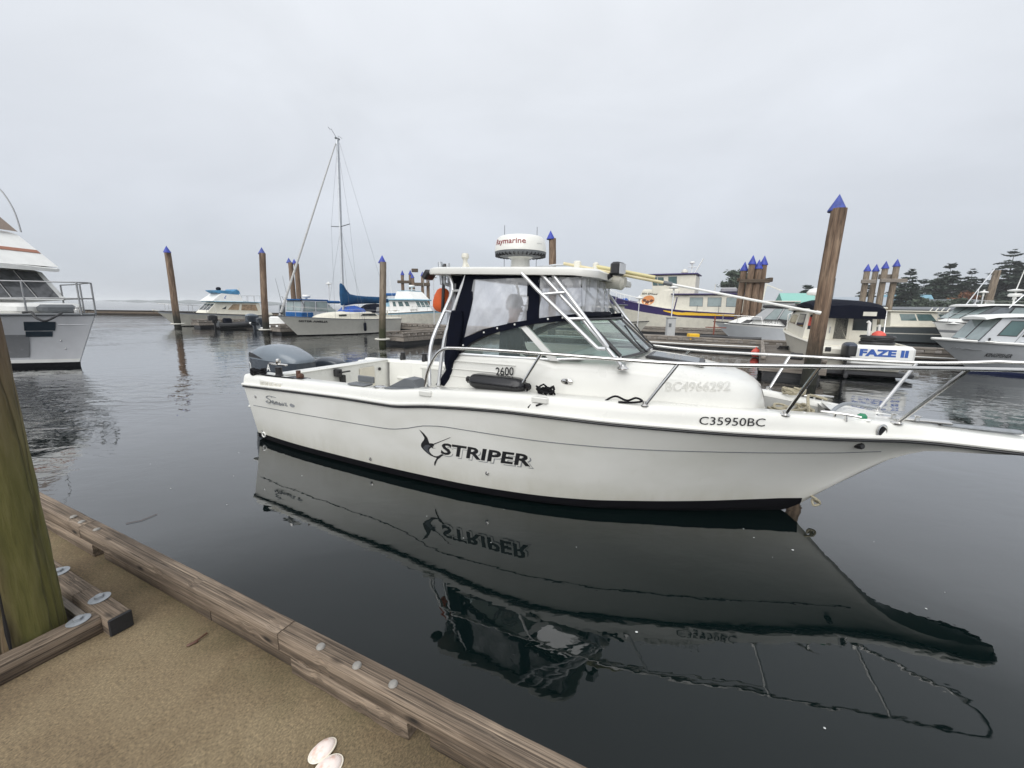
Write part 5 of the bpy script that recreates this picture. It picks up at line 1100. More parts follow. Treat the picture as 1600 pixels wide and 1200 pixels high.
# outboards are bolted to the boat
def outboard(parent, name, sc, top, low, loc, text=None, rz=0, tilt=0):
    o = bpy.data.objects.new(name, None); col.objects.link(o); o.parent = parent; o.location = loc; o.rotation_euler = (0, tilt, rz); o.scale = (sc*.84, sc*.70, sc*.88)
    # x forward, z up from the cowl's lower edge; cowl about 0.95 long
    S2 = []
    prof = [(-.52, .10, .10, .50), (-.515, .04, .19, .53), (-.49, .0, .23, .565), (-.42, .0, .255, .605), (-.3, .0, .27, .648), (-.15, .0, .275, .67), (0, .0, .275, .662), (.15, .0, .265, .632), (.28, .0, .24, .588), (.38, .02, .21, .54), (.435, .06, .17, .505), (.45, .12, .10, .485)]
    def ring(x, zb, w, zt, m):
        return [(x, -w*.9, zb), (x, -w, lerp(zb, zt, .3)), (x, -w*.97, lerp(zb, zt, .6)), (x, -w*.8, lerp(zb, zt, .86)), (x, -w*.45, lerp(zb, zt, .975)), (x, 0, zt), (x, w*.45, lerp(zb, zt, .975)), (x, w*.8, lerp(zb, zt, .86)), (x, w*.97, lerp(zb, zt, .6)), (x, w, lerp(zb, zt, .3)), (x, w*.9, zb)]
    def split(zt): return lerp(.46, .27, 0)
    lowr, upr = [], []
    for (x, zb, w, zt) in prof:
        zm = lerp(.485, .455, (x+.52)/.97); zt = max(zt, zm+.02); zb = min(zb, zm-.05)
        lowr.append([(x, -w*.92, zb), (x, -w*1.0, lerp(zb, zm, .5)), (x, -w, zm), (x, w, zm), (x, w, lerp(zb, zm, .5)), (x, w*.92, zb)])
        upr.append([(x, -w*1.0, zm), (x, -w*.985, lerp(zm, zt, .35)), (x, -w*.88, lerp(zm, zt, .7)), (x, -w*.62, lerp(zm, zt, .92)), (x, 0, zt), (x, w*.62, lerp(zm, zt, .92)), (x, w*.88, lerp(zm, zt, .7)), (x, w*.985, lerp(zm, zt, .35)), (x, w*1.0, zm)])
    MB().loft(lowr).build('lower_cowl', low, o, smooth=40); MB().loft(upr).build('upper_cowl', top, o, smooth=45)
    if text:
        for s in (-1, 1):
            MB().loft([[(-.49, s*.226, .50), (-.49, s*.222, .535)], [(-.44, s*.256, .495), (-.44, s*.248, .56)], [(-.3, s*.274, .495), (-.3, s*.268, .54)], [(-.12, s*.278, .485), (-.12, s*.278, .488)]], closed=False, caps=False).build('air_intake', BLACK, o)
        write('cowl_lettering', text, lambda u, v, w: (lerp(-.46, .02, u), -(lerp(.252, .279, u)), lerp(.34, .43, v)), WHITE, o, bold=.02, shear=.1)
    MB().box((.06, 0, -.12), (.4, .26, .28), bev=.06).box((.12, 0, -.6), (.24, .12, .8), bev=.04).box((.32, 0, -.1), (.3, .3, .34), bev=.04).build('leg', low, o)
    return o
outboard(boat, 'outboard_motor', 1.55, GREY, GREYD, (-.93, .05, .37), 'YAMAHA')
outboard(boat, 'kicker_motor', .82, GREYD, GREYD, (-.62, .78, .53), None, 0, R(-6))
MB().box((-.25, 0, .42), (.6, .8, .3), bev=.05).box((-.3, .75, .5), (.4, .1, .3), bev=.03).build('motor_bracket', GEL, boat)
# ================================================================== THINGS ON AND AROUND THE BIG BOAT
bM = Matrix.Translation(BO) @ Matrix.Rotation(BH, 4, 'Z')
def onboat(mb_or_o, p, rz=0):
    q = bM @ Vector(p); mb_or_o.location = q; mb_or_o.rotation_euler = (0, 0, BH+rz); return mb_or_o
fe = empty('boat_fender', (0, 0, 0), 0, 'glossy black fender lying along the cabin side of the big white boat', 'fender'); onboat(fe, (4.0, -1.09, 1.235), R(-3))
mb = MB(); prof = [(-.33, .018), (-.325, .05), (-.29, .085), (-.25, .098), (-.2, .102), (.2, .102), (.25, .098), (.29, .085), (.325, .05), (.33, .018)]
secs = [[(x, (r+(.004*math.cos(6*a) if abs(x) < .28 else 0))*math.cos(a), (r+(.004*math.cos(6*a) if abs(x) < .28 else 0))*math.sin(a)*.8) for a in [2*math.pi*k/36 for k in range(36)]] for x, r in prof]
mb.loft(secs).build('body', FENDERB, fe, smooth=60)
for s in (-1, 1): MB().box((s*.355, 0, 0), (.07, .05, .07), bev=.02).build('eyelet', FENDERB, fe)
rg = random.Random(9); kn = []
for i in range(46):
    t = i*.75; kn.append((.0+.10*math.cos(t)*rg.uniform(.5, 1), .05*math.sin(t)*rg.uniform(.5, 1), .045+.06*math.sin(t*1.7)*rg.random()))
pts = [(4.37, -1.09, 1.23), (4.34, -1.14, 1.16), (4.42, -1.27, 1.07), (4.46, -1.28, 1.10), (4.5, -1.2, 1.17)]+[(4.56+p[0], -1.15+p[1], 1.18+p[2]) for p in kn]+[(4.62, -1.24, 1.16), (4.52, -1.29, 1.10)]
o = MB().tube([bM @ Vector(p) for p in pts], .0095, 5, smooth=2).build('fender_line', ROPEB); tag(o, 'black rope knotted round the rail foot beside the fender', 'rope')
pts = [(5.12, -1.10, 1.18), (5.2, -1.06, 1.225), (5.3, -1.03, 1.19), (5.38, -1.04, 1.225), (5.44, -1.08, 1.21), (5.36, -1.09, 1.19), (5.24, -1.11, 1.185)]
o = MB().tube([bM @ Vector(p) for p in pts], .010, 5, smooth=5).build('loose_line', ROPEB); tag(o, 'short loop of black rope on the side deck', 'rope')
# anchor rope in the bow well
rg = random.Random(3); pts = []
for i in range(60):
    t = i*.55; pts.append((6.72+.20*math.cos(t)*rg.uniform(.55, 1.05), .0+.22*math.sin(t)*rg.uniform(.5, 1.05), .90+.12*rg.random()+.002*i))
pts += [(6.82, -.2, 1.03), (6.80, -.18, 1.2), (6.9, .3, 1.17), (7.05, .30, 1.14)]
o = MB().tube([bM @ Vector(p) for p in pts], .013, 6, smooth=3).build('anchor_rope', ROPE); tag(o, 'pale rope heaped in the anchor well of the big white boat', 'rope')
pts = [(6.78+.10*math.cos(i*.7), .44+.09*math.sin(i*.7), 1.15+.012*(i % 5)) for i in range(30)]
o = MB().tube([bM @ Vector(p) for p in pts], .012, 6, smooth=3).build('coiled_line', ROPE); tag(o, 'pale rope coil on the far side of the bow', 'rope')
MB().tube([(6.88, -.27, 1.0), (6.95, -.25, 1.08), (7.05, -.1, 1.15), (7.2, .14, 1.15), (7.4, .16, 1.13)], .017, 8, smooth=4).build('grab_pipe', GALV, boat)
# pole clipped to the roof, pointing forward
po = empty('boat_pole', (0, 0, 0), 0, 'long white pole with yellow grip pointing forward from the hardtop', 'pole')
def bw_(p): return bM @ Vector(p)
A_, B_ = Vector((4.40, -.32, 2.485)), Vector((6.80, -.15, 2.0))
def pp(t): return bw_(A_.lerp(B_, t))
MB().tube([pp(.0), pp(.45)], .016, 8).build('thick_tube', paint('yellowed_tube', (.66, .58, .36), .5, var=.2), po)
MB().tube([pp(.45), pp(1.0)], .0115, 8).build('thin_tube', WHITE, po); MB().tube([pp(.435), pp(.47)], .021, 8).build('collar', GREYM, po); MB().tube([pp(.985), pp(1.0)], .016, 8).build('tip', WHITE, po)
MB().tube([bw_((A_.lerp(B_, t)+Vector((0, 0, .035)))) for t in (.15, .40)], .018, 8).build('yellow_grip', paint('pale_yellow_grip', (.62, .56, .30), .6), po)
# orange float bag hanging from the far aft leg
of = empty('float_bag', (0, 0, 0), 0, 'orange throw bag hanging behind the hardtop leg', 'throw bag'); onboat(of, (3.06, -.62, 2.06))
mb = MB(); secs = []
for z, a, b in ((.15, .03, .03), (.13, .06, .06), (.07, .10, .08), (0, .12, .1), (-.06, .13, .09), (-.10, .11, .07), (-.13, .05, .03)):
    secs.append([(-.05+a*math.cos(2*math.pi*k/18)+.012*math.sin(5*k), b*math.sin(2*math.pi*k/18), z) for k in range(18)])
mb.loft(secs).build('bag', ORANGE, of, smooth=60)
MB().tube([(.02, -.06, .42), (.03, -.1, .2), (.02, -.105, 0), (.0, -.09, -.13)], .018, 6, smooth=4).build('strap', BLACK, of)
# skipper at the wheel
def skin_body(chains, name, mat, parent, root=0, sub=2):
    """chains: list of (points, radii); the first point of each later chain may repeat an earlier point"""
    V, E_, Rr, idx = [], [], [], {}
    for pts, rs in chains:
        prev = None
        for p, r in zip(pts, rs):
            k = tuple(round(q, 4) for q in p)
            if k not in idx: idx[k] = len(V); V.append(p); Rr.append(r)
            i = idx[k]
            if prev is not None and prev != i: E_.append((prev, i))
            prev = i
    me = bpy.data.meshes.new(name); me.from_pydata(V, E_, []); o = bpy.data.objects.new(name, me); col.objects.link(o)
    m_ = o.modifiers.new('skin', 'SKIN'); m_.use_smooth_shade = True; m_.branch_smoothing = .4
    for i, r in enumerate(Rr):
        sv = me.skin_vertices[0].data[i]; sv.radius = (r, r) if isinstance(r, (int, float)) else r; sv.use_root = (i == root)
    s_ = o.modifiers.new('sub', 'SUBSURF'); s_.levels = s_.render_levels = sub
    bpy.context.view_layer.update(); em = bpy.data.meshes.new_from_object(o.evaluated_get(bpy.context.evaluated_depsgraph_get()))
    bpy.data.objects.remove(o); bpy.data.meshes.remove(me); em.name = name
    em.materials.clear()
    for q in (mat if isinstance(mat, list) else [mat]): em.materials.append(q)
    o = bpy.data.objects.new(name, em); col.objects.link(o); o.parent = parent
    for p in em.polygons: p.use_smooth = True
    return o
pe = empty('person', (0, 0, 0), 0, 'person in grey cap and dark jacket standing at the wheel behind the clear curtain', 'person'); onboat(pe, (3.80, -.42, FL))
ch = [([(0, 0, .94), (.0, 0, 1.08), (.01, 0, 1.22), (.015, 0, 1.36), (.03, 0, 1.47), (.05, 0, 1.54), (.06, 0, 1.60)], [(.15, .12), (.155, .125), (.165, .13), (.16, .12), (.07, .07), (.055, .055), (.075, .07)]),
      ([(.06, 0, 1.60), (.065, 0, 1.68), (.06, 0, 1.73)], [(.075, .07), (.09, .078), (.07, .06)])]
for s in (-1, 1):
    ch.append(([(0, 0, .94), (.0, s*.10, .88), (.01, s*.11, .50), (-.02, s*.115, .10), (.02, s*.12, .05), (.14, s*.13, .035)], [(.15, .12), .09, .062, .045, .042, .035]))
    ch.append(([(.015, 0, 1.36), (.01, s*.19, 1.40), (.08, s*.235, 1.14), (.28, s*.17, 1.10), (.35, s*.15, 1.12)], [(.16, .12), .058, .048, .036, .030]))
    for k, (dy, dz, ln_) in enumerate(((.03, .012, .066), (.012, .02, .074), (-.006, .018, .07), (-.022, .008, .056))):
        a = Vector((.35, s*.15, 1.12)); b1 = a+Vector((.035, dy*s, dz)); b2 = b1+Vector((ln_*.55, 0, .005)); b3 = b2+Vector((ln_*.2, 0, -.035))
        ch.append(([tuple(a), tuple(b1), tuple(b2), tuple(b3)], [.030, .011, .009, .008]))
    a = Vector((.35, s*.15, 1.12)); ch.append(([tuple(a), tuple(a+Vector((.02, s*-.035, -.01))), tuple(a+Vector((.055, s*-.04, -.03)))], [.03, .012, .009]))
bd = skin_body(ch, 'body', [JACKET, SKIN, CLOTHG], pe)
for p in bd.data.polygons:
    c = p.center; p.material_index = 1 if (c.z > 1.50 or (c.x > .31 and 1.0 < c.z < 1.25)) else (2 if c.z < .9 else 0)
MB().lathe([(.0, .125), (.05, .118), (.085, .085), (.10, .03), (.102, -.005)], seg=20).loft([[(.07, -.08, .005), (.07, .08, .005), (.07, .08, -.006), (.07, -.08, -.006)], [(.14, -.07, -.005), (.14, .07, -.005), (.14, .07, -.014), (.14, -.07, -.014)], [(.185, -.03, -.02), (.185, .03, -.02), (.185, .03, -.027), (.185, -.03, -.027)]]).build('cap', CLOTHG, pe, loc=(.062, 0, 1.70))
fc = MB(); fc.loft([[(.14, -.012, 1.665), (.14, .012, 1.665), (.13, 0, 1.68)], [(.170, -.016, 1.628), (.170, .016, 1.628), (.14, 0, 1.65)], [(.14, -.013, 1.620), (.14, .013, 1.620), (.13, 0, 1.62)]]).build('nose', SKIN, pe)
for s in (-1, 1):
    MB().lathe([(.0, -.011), (.008, -.006), (.011, 0), (.008, .006), (0, .011)], seg=8).build('eye', BLACK, pe, loc=(.142, s*.032, 1.668)); MB().box((.055, s*.083, 1.645), (.04, .02, .06), bev=.009).build('ear', SKIN, pe)
MB().box((.145, 0, 1.592), (.015, .05, .008), bev=.003).build('mouth', paint('lips', (.32, .13, .11), .5), pe)
MB().lathe([(.088, 0), (.09, -.03), (.075, -.055)], seg=16).build('hair', paint('grey_hair', (.16, .15, .14), .8), pe, loc=(.045, 0, 1.695))
# open clam shell and bits of drift on the dock
sh_ = empty('clam_shell', (0, 0, 0), 0, 'open pale pink clam shell lying on the gritty dock at the photo edge', 'shell')
sh_.location = (-.622, 1.150, .452); sh_.rotation_euler = (0, 0, R(52))
m, nt, b = newmat('pale_pink_shell'); n = noise(nt, 26, detail=3, stretch=(1, 1, 1)); r = ramp_node(nt, [(.3, (.66, .42, .33)), (.5, (.84, .72, .66)), (.8, (.88, .83, .78))]); nt.links.new(n.outputs['Fac'], r.inputs[0]); nt.links.new(r.outputs[0], b.inputs['Base Color']); b.inputs['Roughness'].default_value = .35
SHELL = m; RIM = paint('shell_rim', (.84, .78, .66), .45)
for s in (-1, 1):
    mb = MB(); secs = []
    for j in range(9):
        ph = j/8*math.pi/2; rr = math.cos(ph); secs.append([((.046+.004*math.cos(2*math.pi*k/28))*rr*math.cos(2*math.pi*k/28)+.006*(1-rr), .033*rr*math.sin(2*math.pi*k/28), .021*math.sin(ph)+.0005*math.sin(j*2.6)) for k in range(28)])
    v = mb.loft(secs[:-1]+[[(.006+.0005*math.cos(k), .0005*math.sin(k), .021) for k in range(28)]]).build('valve', SHELL, sh_, loc=(-.010 if s < 0 else .006, s*.0345, .003), rot=(R(-7*s), 0, R(4*s)), smooth=60)
    MB().tube([((.0475+.004*math.cos(a))*math.cos(a), .0345*math.sin(a), .001) for a in [2*math.pi*k/28 for k in range(28)]], .0028, 6, closed=True).build('rim', RIM, v)
mb = MB().box((0, 0, .006), (.045, .014, .01), rz=.4, bev=.004).tube([(.0, .0, .006), (.03, .02, .012), (.045, .045, .008)], .004, 5)
o = mb.build('bark_chip', BROWN, loc=(-1.448, 1.628, .45), rot=(0, 0, .4)); tag(o, 'small dark bark chip lying on the gritty dock', 'bark chip')
o = MB().box((0, 0, .004), (.016, .008, .006), bev=.003).build('bark_chip', BROWN, loc=(-2.02, 2.10, .45)); tag(o, 'tiny bark crumb on the dock between frame and rail', 'bark chip')
# foam flecks drifting on the water
mb = MB(); rg = random.Random(31)
for i in range(42):
    x, y = rg.uniform(-4.5, 4.0), rg.uniform(1.6, 8.0)
    if y < 1.9-.55*x*0.9+.2: continue
    r = rg.choice((.003, .004, .006, .009)); a0 = rg.random()*6; ex = rg.uniform(.5, 1.6)
    mb.add([(x, y, .006)]+[(x+r*ex*math.cos(a0+k*math.pi/4)*rg.uniform(.7, 1.1), y+r*math.sin(a0+k*math.pi/4)*rg.uniform(.7, 1.1), .003) for k in range(8)], [(0, k+1, (k+1) % 8+1) for k in range(8)])
o = mb.build('foam_flecks', paint('foam', (.62, .64, .62), .7), smooth=0); tag(o, kind='stuff')
mb = MB().tube([(-3.36, 3.60, .006), (-3.40, 3.48, .006), (-3.49, 3.42, .006)], .002, 5); o = mb.build('floating_stick', BROWN); tag(o, 'thin stick floating on the calm water near the bull rail', 'stick')
# ================================================================== THE OTHER BOATS
def gen_hull(o, L, B, hb, hs, rake, mat, bottom=ANTIF, bands=(), tr=.88, p=2.3, wl=.84, sag=.0, boot=.08, rub=BLACK, deck=WHITE, rubr=.03, flare=1.3, hmid=None):
    """hull lofted along waterlines; returns (half beam, height) of the sheer"""
    hmid = hmid if hmid is not None else lerp(hs, hb, .35)-sag
    zs = curve([(0, hs), (.45, hmid), (1, hb)])
    def yb(t): return B/2*(lerp(tr, 1, min(1, t/.4)**.7) if t < .4 else 1-max(0, (t-.4)/.6)**p)
    ts = [0, .06, .14, .24, .34, .44, .54, .63, .71, .78, .84, .89, .93, .96, .985, 1.0]
    hs_ = sorted(set([0, .12, .25, .4, .55, .7, .82, .92, 1.0]+[b[0] for b in bands]+[b[1] for b in bands]))
    mats = [mat]+[b[2] for b in bands]
    def P(t, h, s=1):
        f = wl+(1-wl)*h**flare if t < .5 else lerp(wl+(1-wl)*h**flare, (wl-.25*(t-.5))+(1-(wl-.25*(t-.5)))*h**flare, 1)
        x = t*(L-rake*(1-h)*min(1, t*1.2)); z = lerp(boot, zs(t), h); return (x, s*max(yb(t)*f, .012), z)
    mb = MB(); n = len(hs_)
    for s in (-1, 1):
        vs = [P(t, h, s) for t in ts for h in hs_]; fs = []
        b0 = len(mb.v); mb.v += vs
        for i in range(len(ts)-1):
            for k in range(n-1):
                hm = (hs_[k]+hs_[k+1])/2; mi = 0
                for q, bnd in enumerate(bands):
                    if bnd[0] <= hm <= bnd[1]: mi = q+1
                mb.f.append((b0+i*n+k, b0+i*n+k+1, b0+(i+1)*n+k+1, b0+(i+1)*n+k)); mb.m.append(mi)
    # transom and stem cap
    tv = [P(0, h, -1) for h in hs_]+[P(0, h, 1) for h in reversed(hs_)]; mb.add(tv, [tuple(range(len(tv)))])
    for k in range(n-1):
        a, b2 = P(1, hs_[k]), P(1, hs_[k+1]); mi = 0
        mb.add([a, b2, (b2[0], -b2[1], b2[2]), (a[0], -a[1], a[2])], [(0, 1, 2, 3)], mi)
    h_ = mb.build('hull', mats, o, smooth=40)
    # underwater body
    mb = MB(); S2 = []
    for t in ts:
        x, y, z = P(t, 0); S2.append([(x, -y-.004, boot), (x-.02*t, -y*.93, -.08), (x-.12*t, -y*.6, -.3), (x-.2*t, 0, -.45), (x-.12*t, y*.6, -.3), (x-.02*t, y*.93, -.08), (x, y+.004, boot)])
    mb.loft(S2, closed=True, caps=True); mb.build('bottom_paint', bottom, h_, smooth=50)
    d = MB(); d.loft([[(P(t, 1)[0], -yb(t)*1.0+.01, zs(t)-.03), (P(t, 1)[0], 0, zs(t)-.0), (P(t, 1)[0], yb(t)-.01, zs(t)-.03)] for t in ts], closed=False, caps=False); d.build('deck', deck, o, smooth=40)
    pts = [P(t, 1, -1) for t in ts]+[P(t, 1, 1) for t in reversed(ts)]
    MB().tube([(x, y*1.01, z) for x, y, z in pts], rubr, 6).build('rub_rail', rub, h_)
    def hullfn(x, z):
        t = x/L
        for _ in range(8):
            h = min(1, max(0, (z-boot)/(zs(min(1, t))-boot))); t = min(1, max(0, x/(L-rake*(1-h)*min(1, t*1.2))))
        return P(t, h)[1]
    return (lambda x: yb(min(1, x/L))), (lambda x: zs(min(1, x/L))), hullfn
class Frustum:
    """cabin block with flat raked faces that windows can be set on"""
    def __init__(s, o, name, x0, x1, w0, z0, x0t, x1t, w1, z1, mat, w0f=None, w1f=None, top=True, z0f=None):
        w0f = w0f or w0; w1f = w1f or w1; z0f = z0 if z0f is None else z0f
        s.o = o; s.b = [Vector((x0, -w0, z0)), Vector((x1, -w0f, z0f)), Vector((x1, w0f, z0f)), Vector((x0, w0, z0))]
        s.t = [Vector((x0t, -w1, z1)), Vector((x1t, -w1f, z1)), Vector((x1t, w1f, z1)), Vector((x0t, w1, z1))]
        mb = MB(); r = .06; mid = [b.lerp(t, .94) for b, t in zip(s.b, s.t)]
        cen = sum(s.t, Vector())/4; tin = [t+(cen-t)*r+Vector((0, 0, .02)) for t in s.t]
        mb.loft([s.b, mid, tin], closed=True, caps=True); s.mesh = mb.build(name, mat, o, smooth=25)
    def face(s, which):
        i, j = {'s': (0, 1), 'f': (1, 2), 'p': (3, 2), 'b': (0, 3)}[which]
        def f(u, v, off=0.0):
            q = s.b[i].lerp(s.b[j], u).lerp(s.t[i].lerp(s.t[j], u), v)
            n = (s.b[j]-s.b[i]).cross(s.t[i]-s.b[i]).normalized(); c = sum(s.b+s.t, Vector())/8
            if n.dot(s.b[i].lerp(s.t[j], .5)-c) < 0: n = -n
            return q+n*off
        return f
    def window(s, which, quad, glass=GLASSD, frame=BLACK, fr=.03, name='window', pane='pane'):
        f = s.face(which)
        if len(quad) == 4 and not isinstance(quad[0], tuple): u0, v0, u1, v1 = quad; quad = [(u0, v0), (u1, v0), (u1, v1), (u0, v1)]
        cu = sum(q[0] for q in quad)/len(quad); cv = sum(q[1] for q in quad)/len(quad)
        S_ = (s.b[1]-s.b[0]).length if which in 'sp' else (s.b[2]-s.b[1]).length; H = (s.t[0]-s.b[0]).length
        big = [(cu+(u-cu)*(1+2*fr/max(.1, abs(S_)*(max(q[0] for q in quad)-min(q[0] for q in quad)))), cv+(v-cv)*(1+2*fr/max(.1, H*(max(q[1] for q in quad)-min(q[1] for q in quad))))) for u, v in quad]
        w = MB().prism(big, lambda u, v, t: f(u, v, t), -.01, .012).build(name, frame, s.o, smooth=0)
        MB().prism(quad, lambda u, v, t: f(u, v, t), 0, .018).build(pane, glass, w, smooth=0); return w
def hand_rail(o, pts, posts, r=.016, mat=SS, name='hand_rail'):
    MB().tube(pts, r, 6, smooth=4).build(name, mat, o)
    for a, b in posts: MB().tube([a, b], r*.85, 6).build('stanchion', mat, o)
def bow_rail(o, yb, zs, x0, L, h=.55, n=4, inset=.08, mid=False, r=.016, mat=SS):
    xs = [lerp(x0, L-.12, i/(n*2)) for i in range(n*2+1)]
    for hh in ([h, h*.5] if mid else [h]):
        pts = [(x, -max(yb(x)-inset, .05), zs(x)+hh) for x in xs]+[(x, max(yb(x)-inset, .05), zs(x)+hh) for x in reversed(xs)]
        MB().tube([(xs[0]-.12, pts[0][1], zs(xs[0]))]*(hh == h)+pts+[(xs[0]-.12, pts[-1][1], zs(xs[0]))]*(hh == h), r, 6).build('bow_rail', mat, o)
    for s in (-1, 1):
        for i in range(1, n*2, 2): MB().tube([(xs[i], s*max(yb(xs[i])-inset, .05), zs(xs[i])-.02), (xs[i], s*max(yb(xs[i])-inset, .05), zs(xs[i])+h)], r*.8, 6).build('stanchion', mat, o)
def radar(o, loc, r=.3): MB().lathe([(r*.3, -.18), (r*.25, -.02), (r*.9, 0), (r, .05), (r, .12), (r*.8, .19), (0, .2)], loc, seg=18).build('radar_dome', WHITE, o)
def aerial(o, a, b, r=.008, mat=WHITE): MB().tube([a, b], [r, r*.5], 5).build('whip_aerial', mat, o)
def motor(o, loc, sc=1.0, mat=BLACK, low=BLACK, rz=0):
    m = outboard(o, 'outboard_motor', sc, mat, low, loc, None, rz); MB().lathe([(.0, -.02), (.13, 0), (.0, .02)], (-.22, 0, -.98), seg=8, M=Matrix.Rotation(R(90), 4, 'Y')).build('propeller', low, m); return m
def textface(o, name, s, F, which, u0, u1, v0, v1, mat, off=.02, flip=False, **kw):
    f = F.face(which); return write(name, s, lambda u, v, w: f(lerp(u1, u0, u) if flip else lerp(u0, u1, u), lerp(v0, v1, v), off), mat, o, **kw)

# ---- flybridge cruiser at the far left finger (bow to the photographer's left)
p = W(-40.9, 22.3); fb = empty('cabin_cruiser', p, WRZ-R(90), 'white flybridge cabin cruiser with blue tarp on its top, bow pointing left', 'motorboat')
yb, zs, hf = gen_hull(fb, 8.5, 3.0, 1.22, .85, 1.1, OFFW, bands=((.86, 1.0, GREYW),), boot=.06)
F = Frustum(fb, 'cabin', 1.0, 5.6, 1.25, .8, 1.2, 4.6, 1.1, 2.02, CREAM, w0f=1.0, w1f=.95, z0f=.95)
for w in 'ps':
    F.window(w, [(.08, .40), (.42, .40), (.42, .86), (.10, .86)], paint('curtained_glass', (.35, .24, .14), .15, var=.5, scale=6), CREAM); F.window(w, [(.47, .42), (.68, .42), (.62, .86), (.47, .86)], paint('curtained_glass', (.38, .27, .16), .15, var=.5, scale=6), CREAM)
    F.window(w, [(.72, .46), (.80, .46), (.74, .70)], GLASSD, CREAM)
for u in (.05, .36, .67): F.window('f', (u, .35, u+.27, .85), GLASSD, WHITE)
MB().box((2.95, 0, 2.06), (3.9, 2.5, .07), bev=.03).build('roof', LBLUE, fb)
G = Frustum(fb, 'flybridge', 2.6, 5.0, 1.15, 2.1, 2.7, 4.15, .95, 2.78, WHITE)
write('pennant_mark', 'J', lambda u, v, w: G.face('p')(lerp(.62, .7, u), lerp(.3, .7, v), .01), TEXTB, fb)
mb = MB(); mb.loft([[(4.75, -.5, 2.95), (4.75, .5, 2.95), (4.75, .5, 3.0), (4.75, -.5, 3.0)], [(4.2, -.95, 2.74), (4.2, .95, 2.74), (4.2, .9, 3.02), (4.2, -.9, 3.02)], [(3.2, -1.0, 2.72), (3.2, 1.0, 2.72), (3.2, .9, 2.96), (3.2, -.9, 2.96)], [(2.9, -1.0, 2.7), (2.9, 1.0, 2.7), (2.9, .9, 3.15), (2.9, -.9, 3.15)], [(2.65, -.98, 2.6), (2.65, .98, 2.6), (2.65, .8, 3.0), (2.65, -.8, 3.0)]])
mb.build('tarp', paint('teal_blue_tarp', (.05, .22, .40), .7, var=.3, bump=.5, bscale=5), fb, smooth=30); MB().box((3.95, 0, 3.15), (.25, .5, .3), bev=.08).build('covered_seat', NAVY, fb)
for s in (-1, 1):
    hand_rail(fb, [(2.6, s*1.05, 2.6), (1.9, s*1.05, 2.62), (1.0, s*1.05, 2.64)], [((x, s*1.05, 2.08), (x, s*1.05, 2.62)) for x in (1.05, 1.6, 2.2)])
hand_rail(fb, [(1.0, -1.05, 2.64), (.98, 0, 2.64), (1.0, 1.05, 2.64)], [((1.0, 0, 2.08), (1.0, 0, 2.64))])
MB().tube([(2.3, 0, 2.1), (2.3, 0, 3.3)], .025, 6).tube([(2.3, -.3, 3.22), (2.3, .3, 3.22)], .02, 6).build('light_mast', OFFW, fb)
MB().box((.5, 0, .86), (.9, 2.4, .5), bev=.1).build('aft_coaming', OFFW, fb)
bow_rail(fb, yb, zs, 5.0, 8.5, .6, 3); MB().tube([(8.3, 0, 1.2), (8.75, 0, 1.3)], .06, 6).build('bowsprit', OFFW, fb)

# ---- little black-covered dinghy at the finger end
p = W(-35.6, 15.6); dg = empty('dinghy', p, WRZ+R(80), 'small black inflatable dinghy with black outboard behind the white cruiser', 'dinghy')
mb = MB().tube([(0, -.6, .25), (1.4, -.6, .28), (2.1, -.35, .36), (2.35, 0, .42), (2.1, .35, .36), (1.4, .6, .28), (0, .6, .25)], .2, 10, smooth=4); mb.build('tube', BLACK, dg); MB().box((.9, 0, .12), (1.9, .9, .08)).build('floor', BLACK, dg)
MB().box((.05, 0, .38), (.06, .9, .4)).build('transom', GREYM, dg); motor(dg, (-.2, 0, .62), .75); MB().box((.7, 0, .55), (.5, .7, .5), bev=.08).build('seat_box', NAVY, dg)

# ---- grey aluminium boat with outboards, stern to the camera
p = W(-31.7, 16.7); ga = empty('aluminium_boat', p, WRZ+R(90), 'grey aluminium boat with outboards at its stern, between the dinghy and the blue canvas boat', 'motorboat')
yb, zs, hf = gen_hull(ga, 6.4, 2.3, 1.15, .75, .9, paint('grey_boat_paint', (.20, .22, .24), .45, var=.15), boot=.05, tr=.95)
F = Frustum(ga, 'cabin', 2.0, 4.6, .98, .7, 2.1, 4.1, .9, 2.0, paint('grey_cabin_paint', (.26, .28, .30), .45, var=.12))
F.window('b', (.08, .45, .42, .88), GLASSD, BLACK); F.window('b', (.55, .15, .9, .88), GLASSD, BLACK)
for w in 'ps': F.window(w, (.1, .5, .45, .88), GLASSD, BLACK); F.window(w, (.52, .5, .85, .88), GLASSD, BLACK)
motor(ga, (-.35, .2, .62), 1.05, GREY, GREYD); motor(ga, (-.3, -.72, .6), .62, GREYD, GREYD); MB().lathe([(0, -.12), (.1, -.08), (.14, 0), (.1, .08), (0, .12)], (-.1, .95, .5), seg=12).lathe([(0, -.12), (.1, -.08), (.14, 0), (.1, .08), (0, .12)], (.2, .98, .55), seg=12).build('white_fender', WHITE, ga)
aerial(ga, (2.2, .7, 2.0), (2.0, .95, 3.9), .02, GREYM); aerial(ga, (2.3, -.1, 2.0), (2.2, .3, 4.1), .018, GREYM)

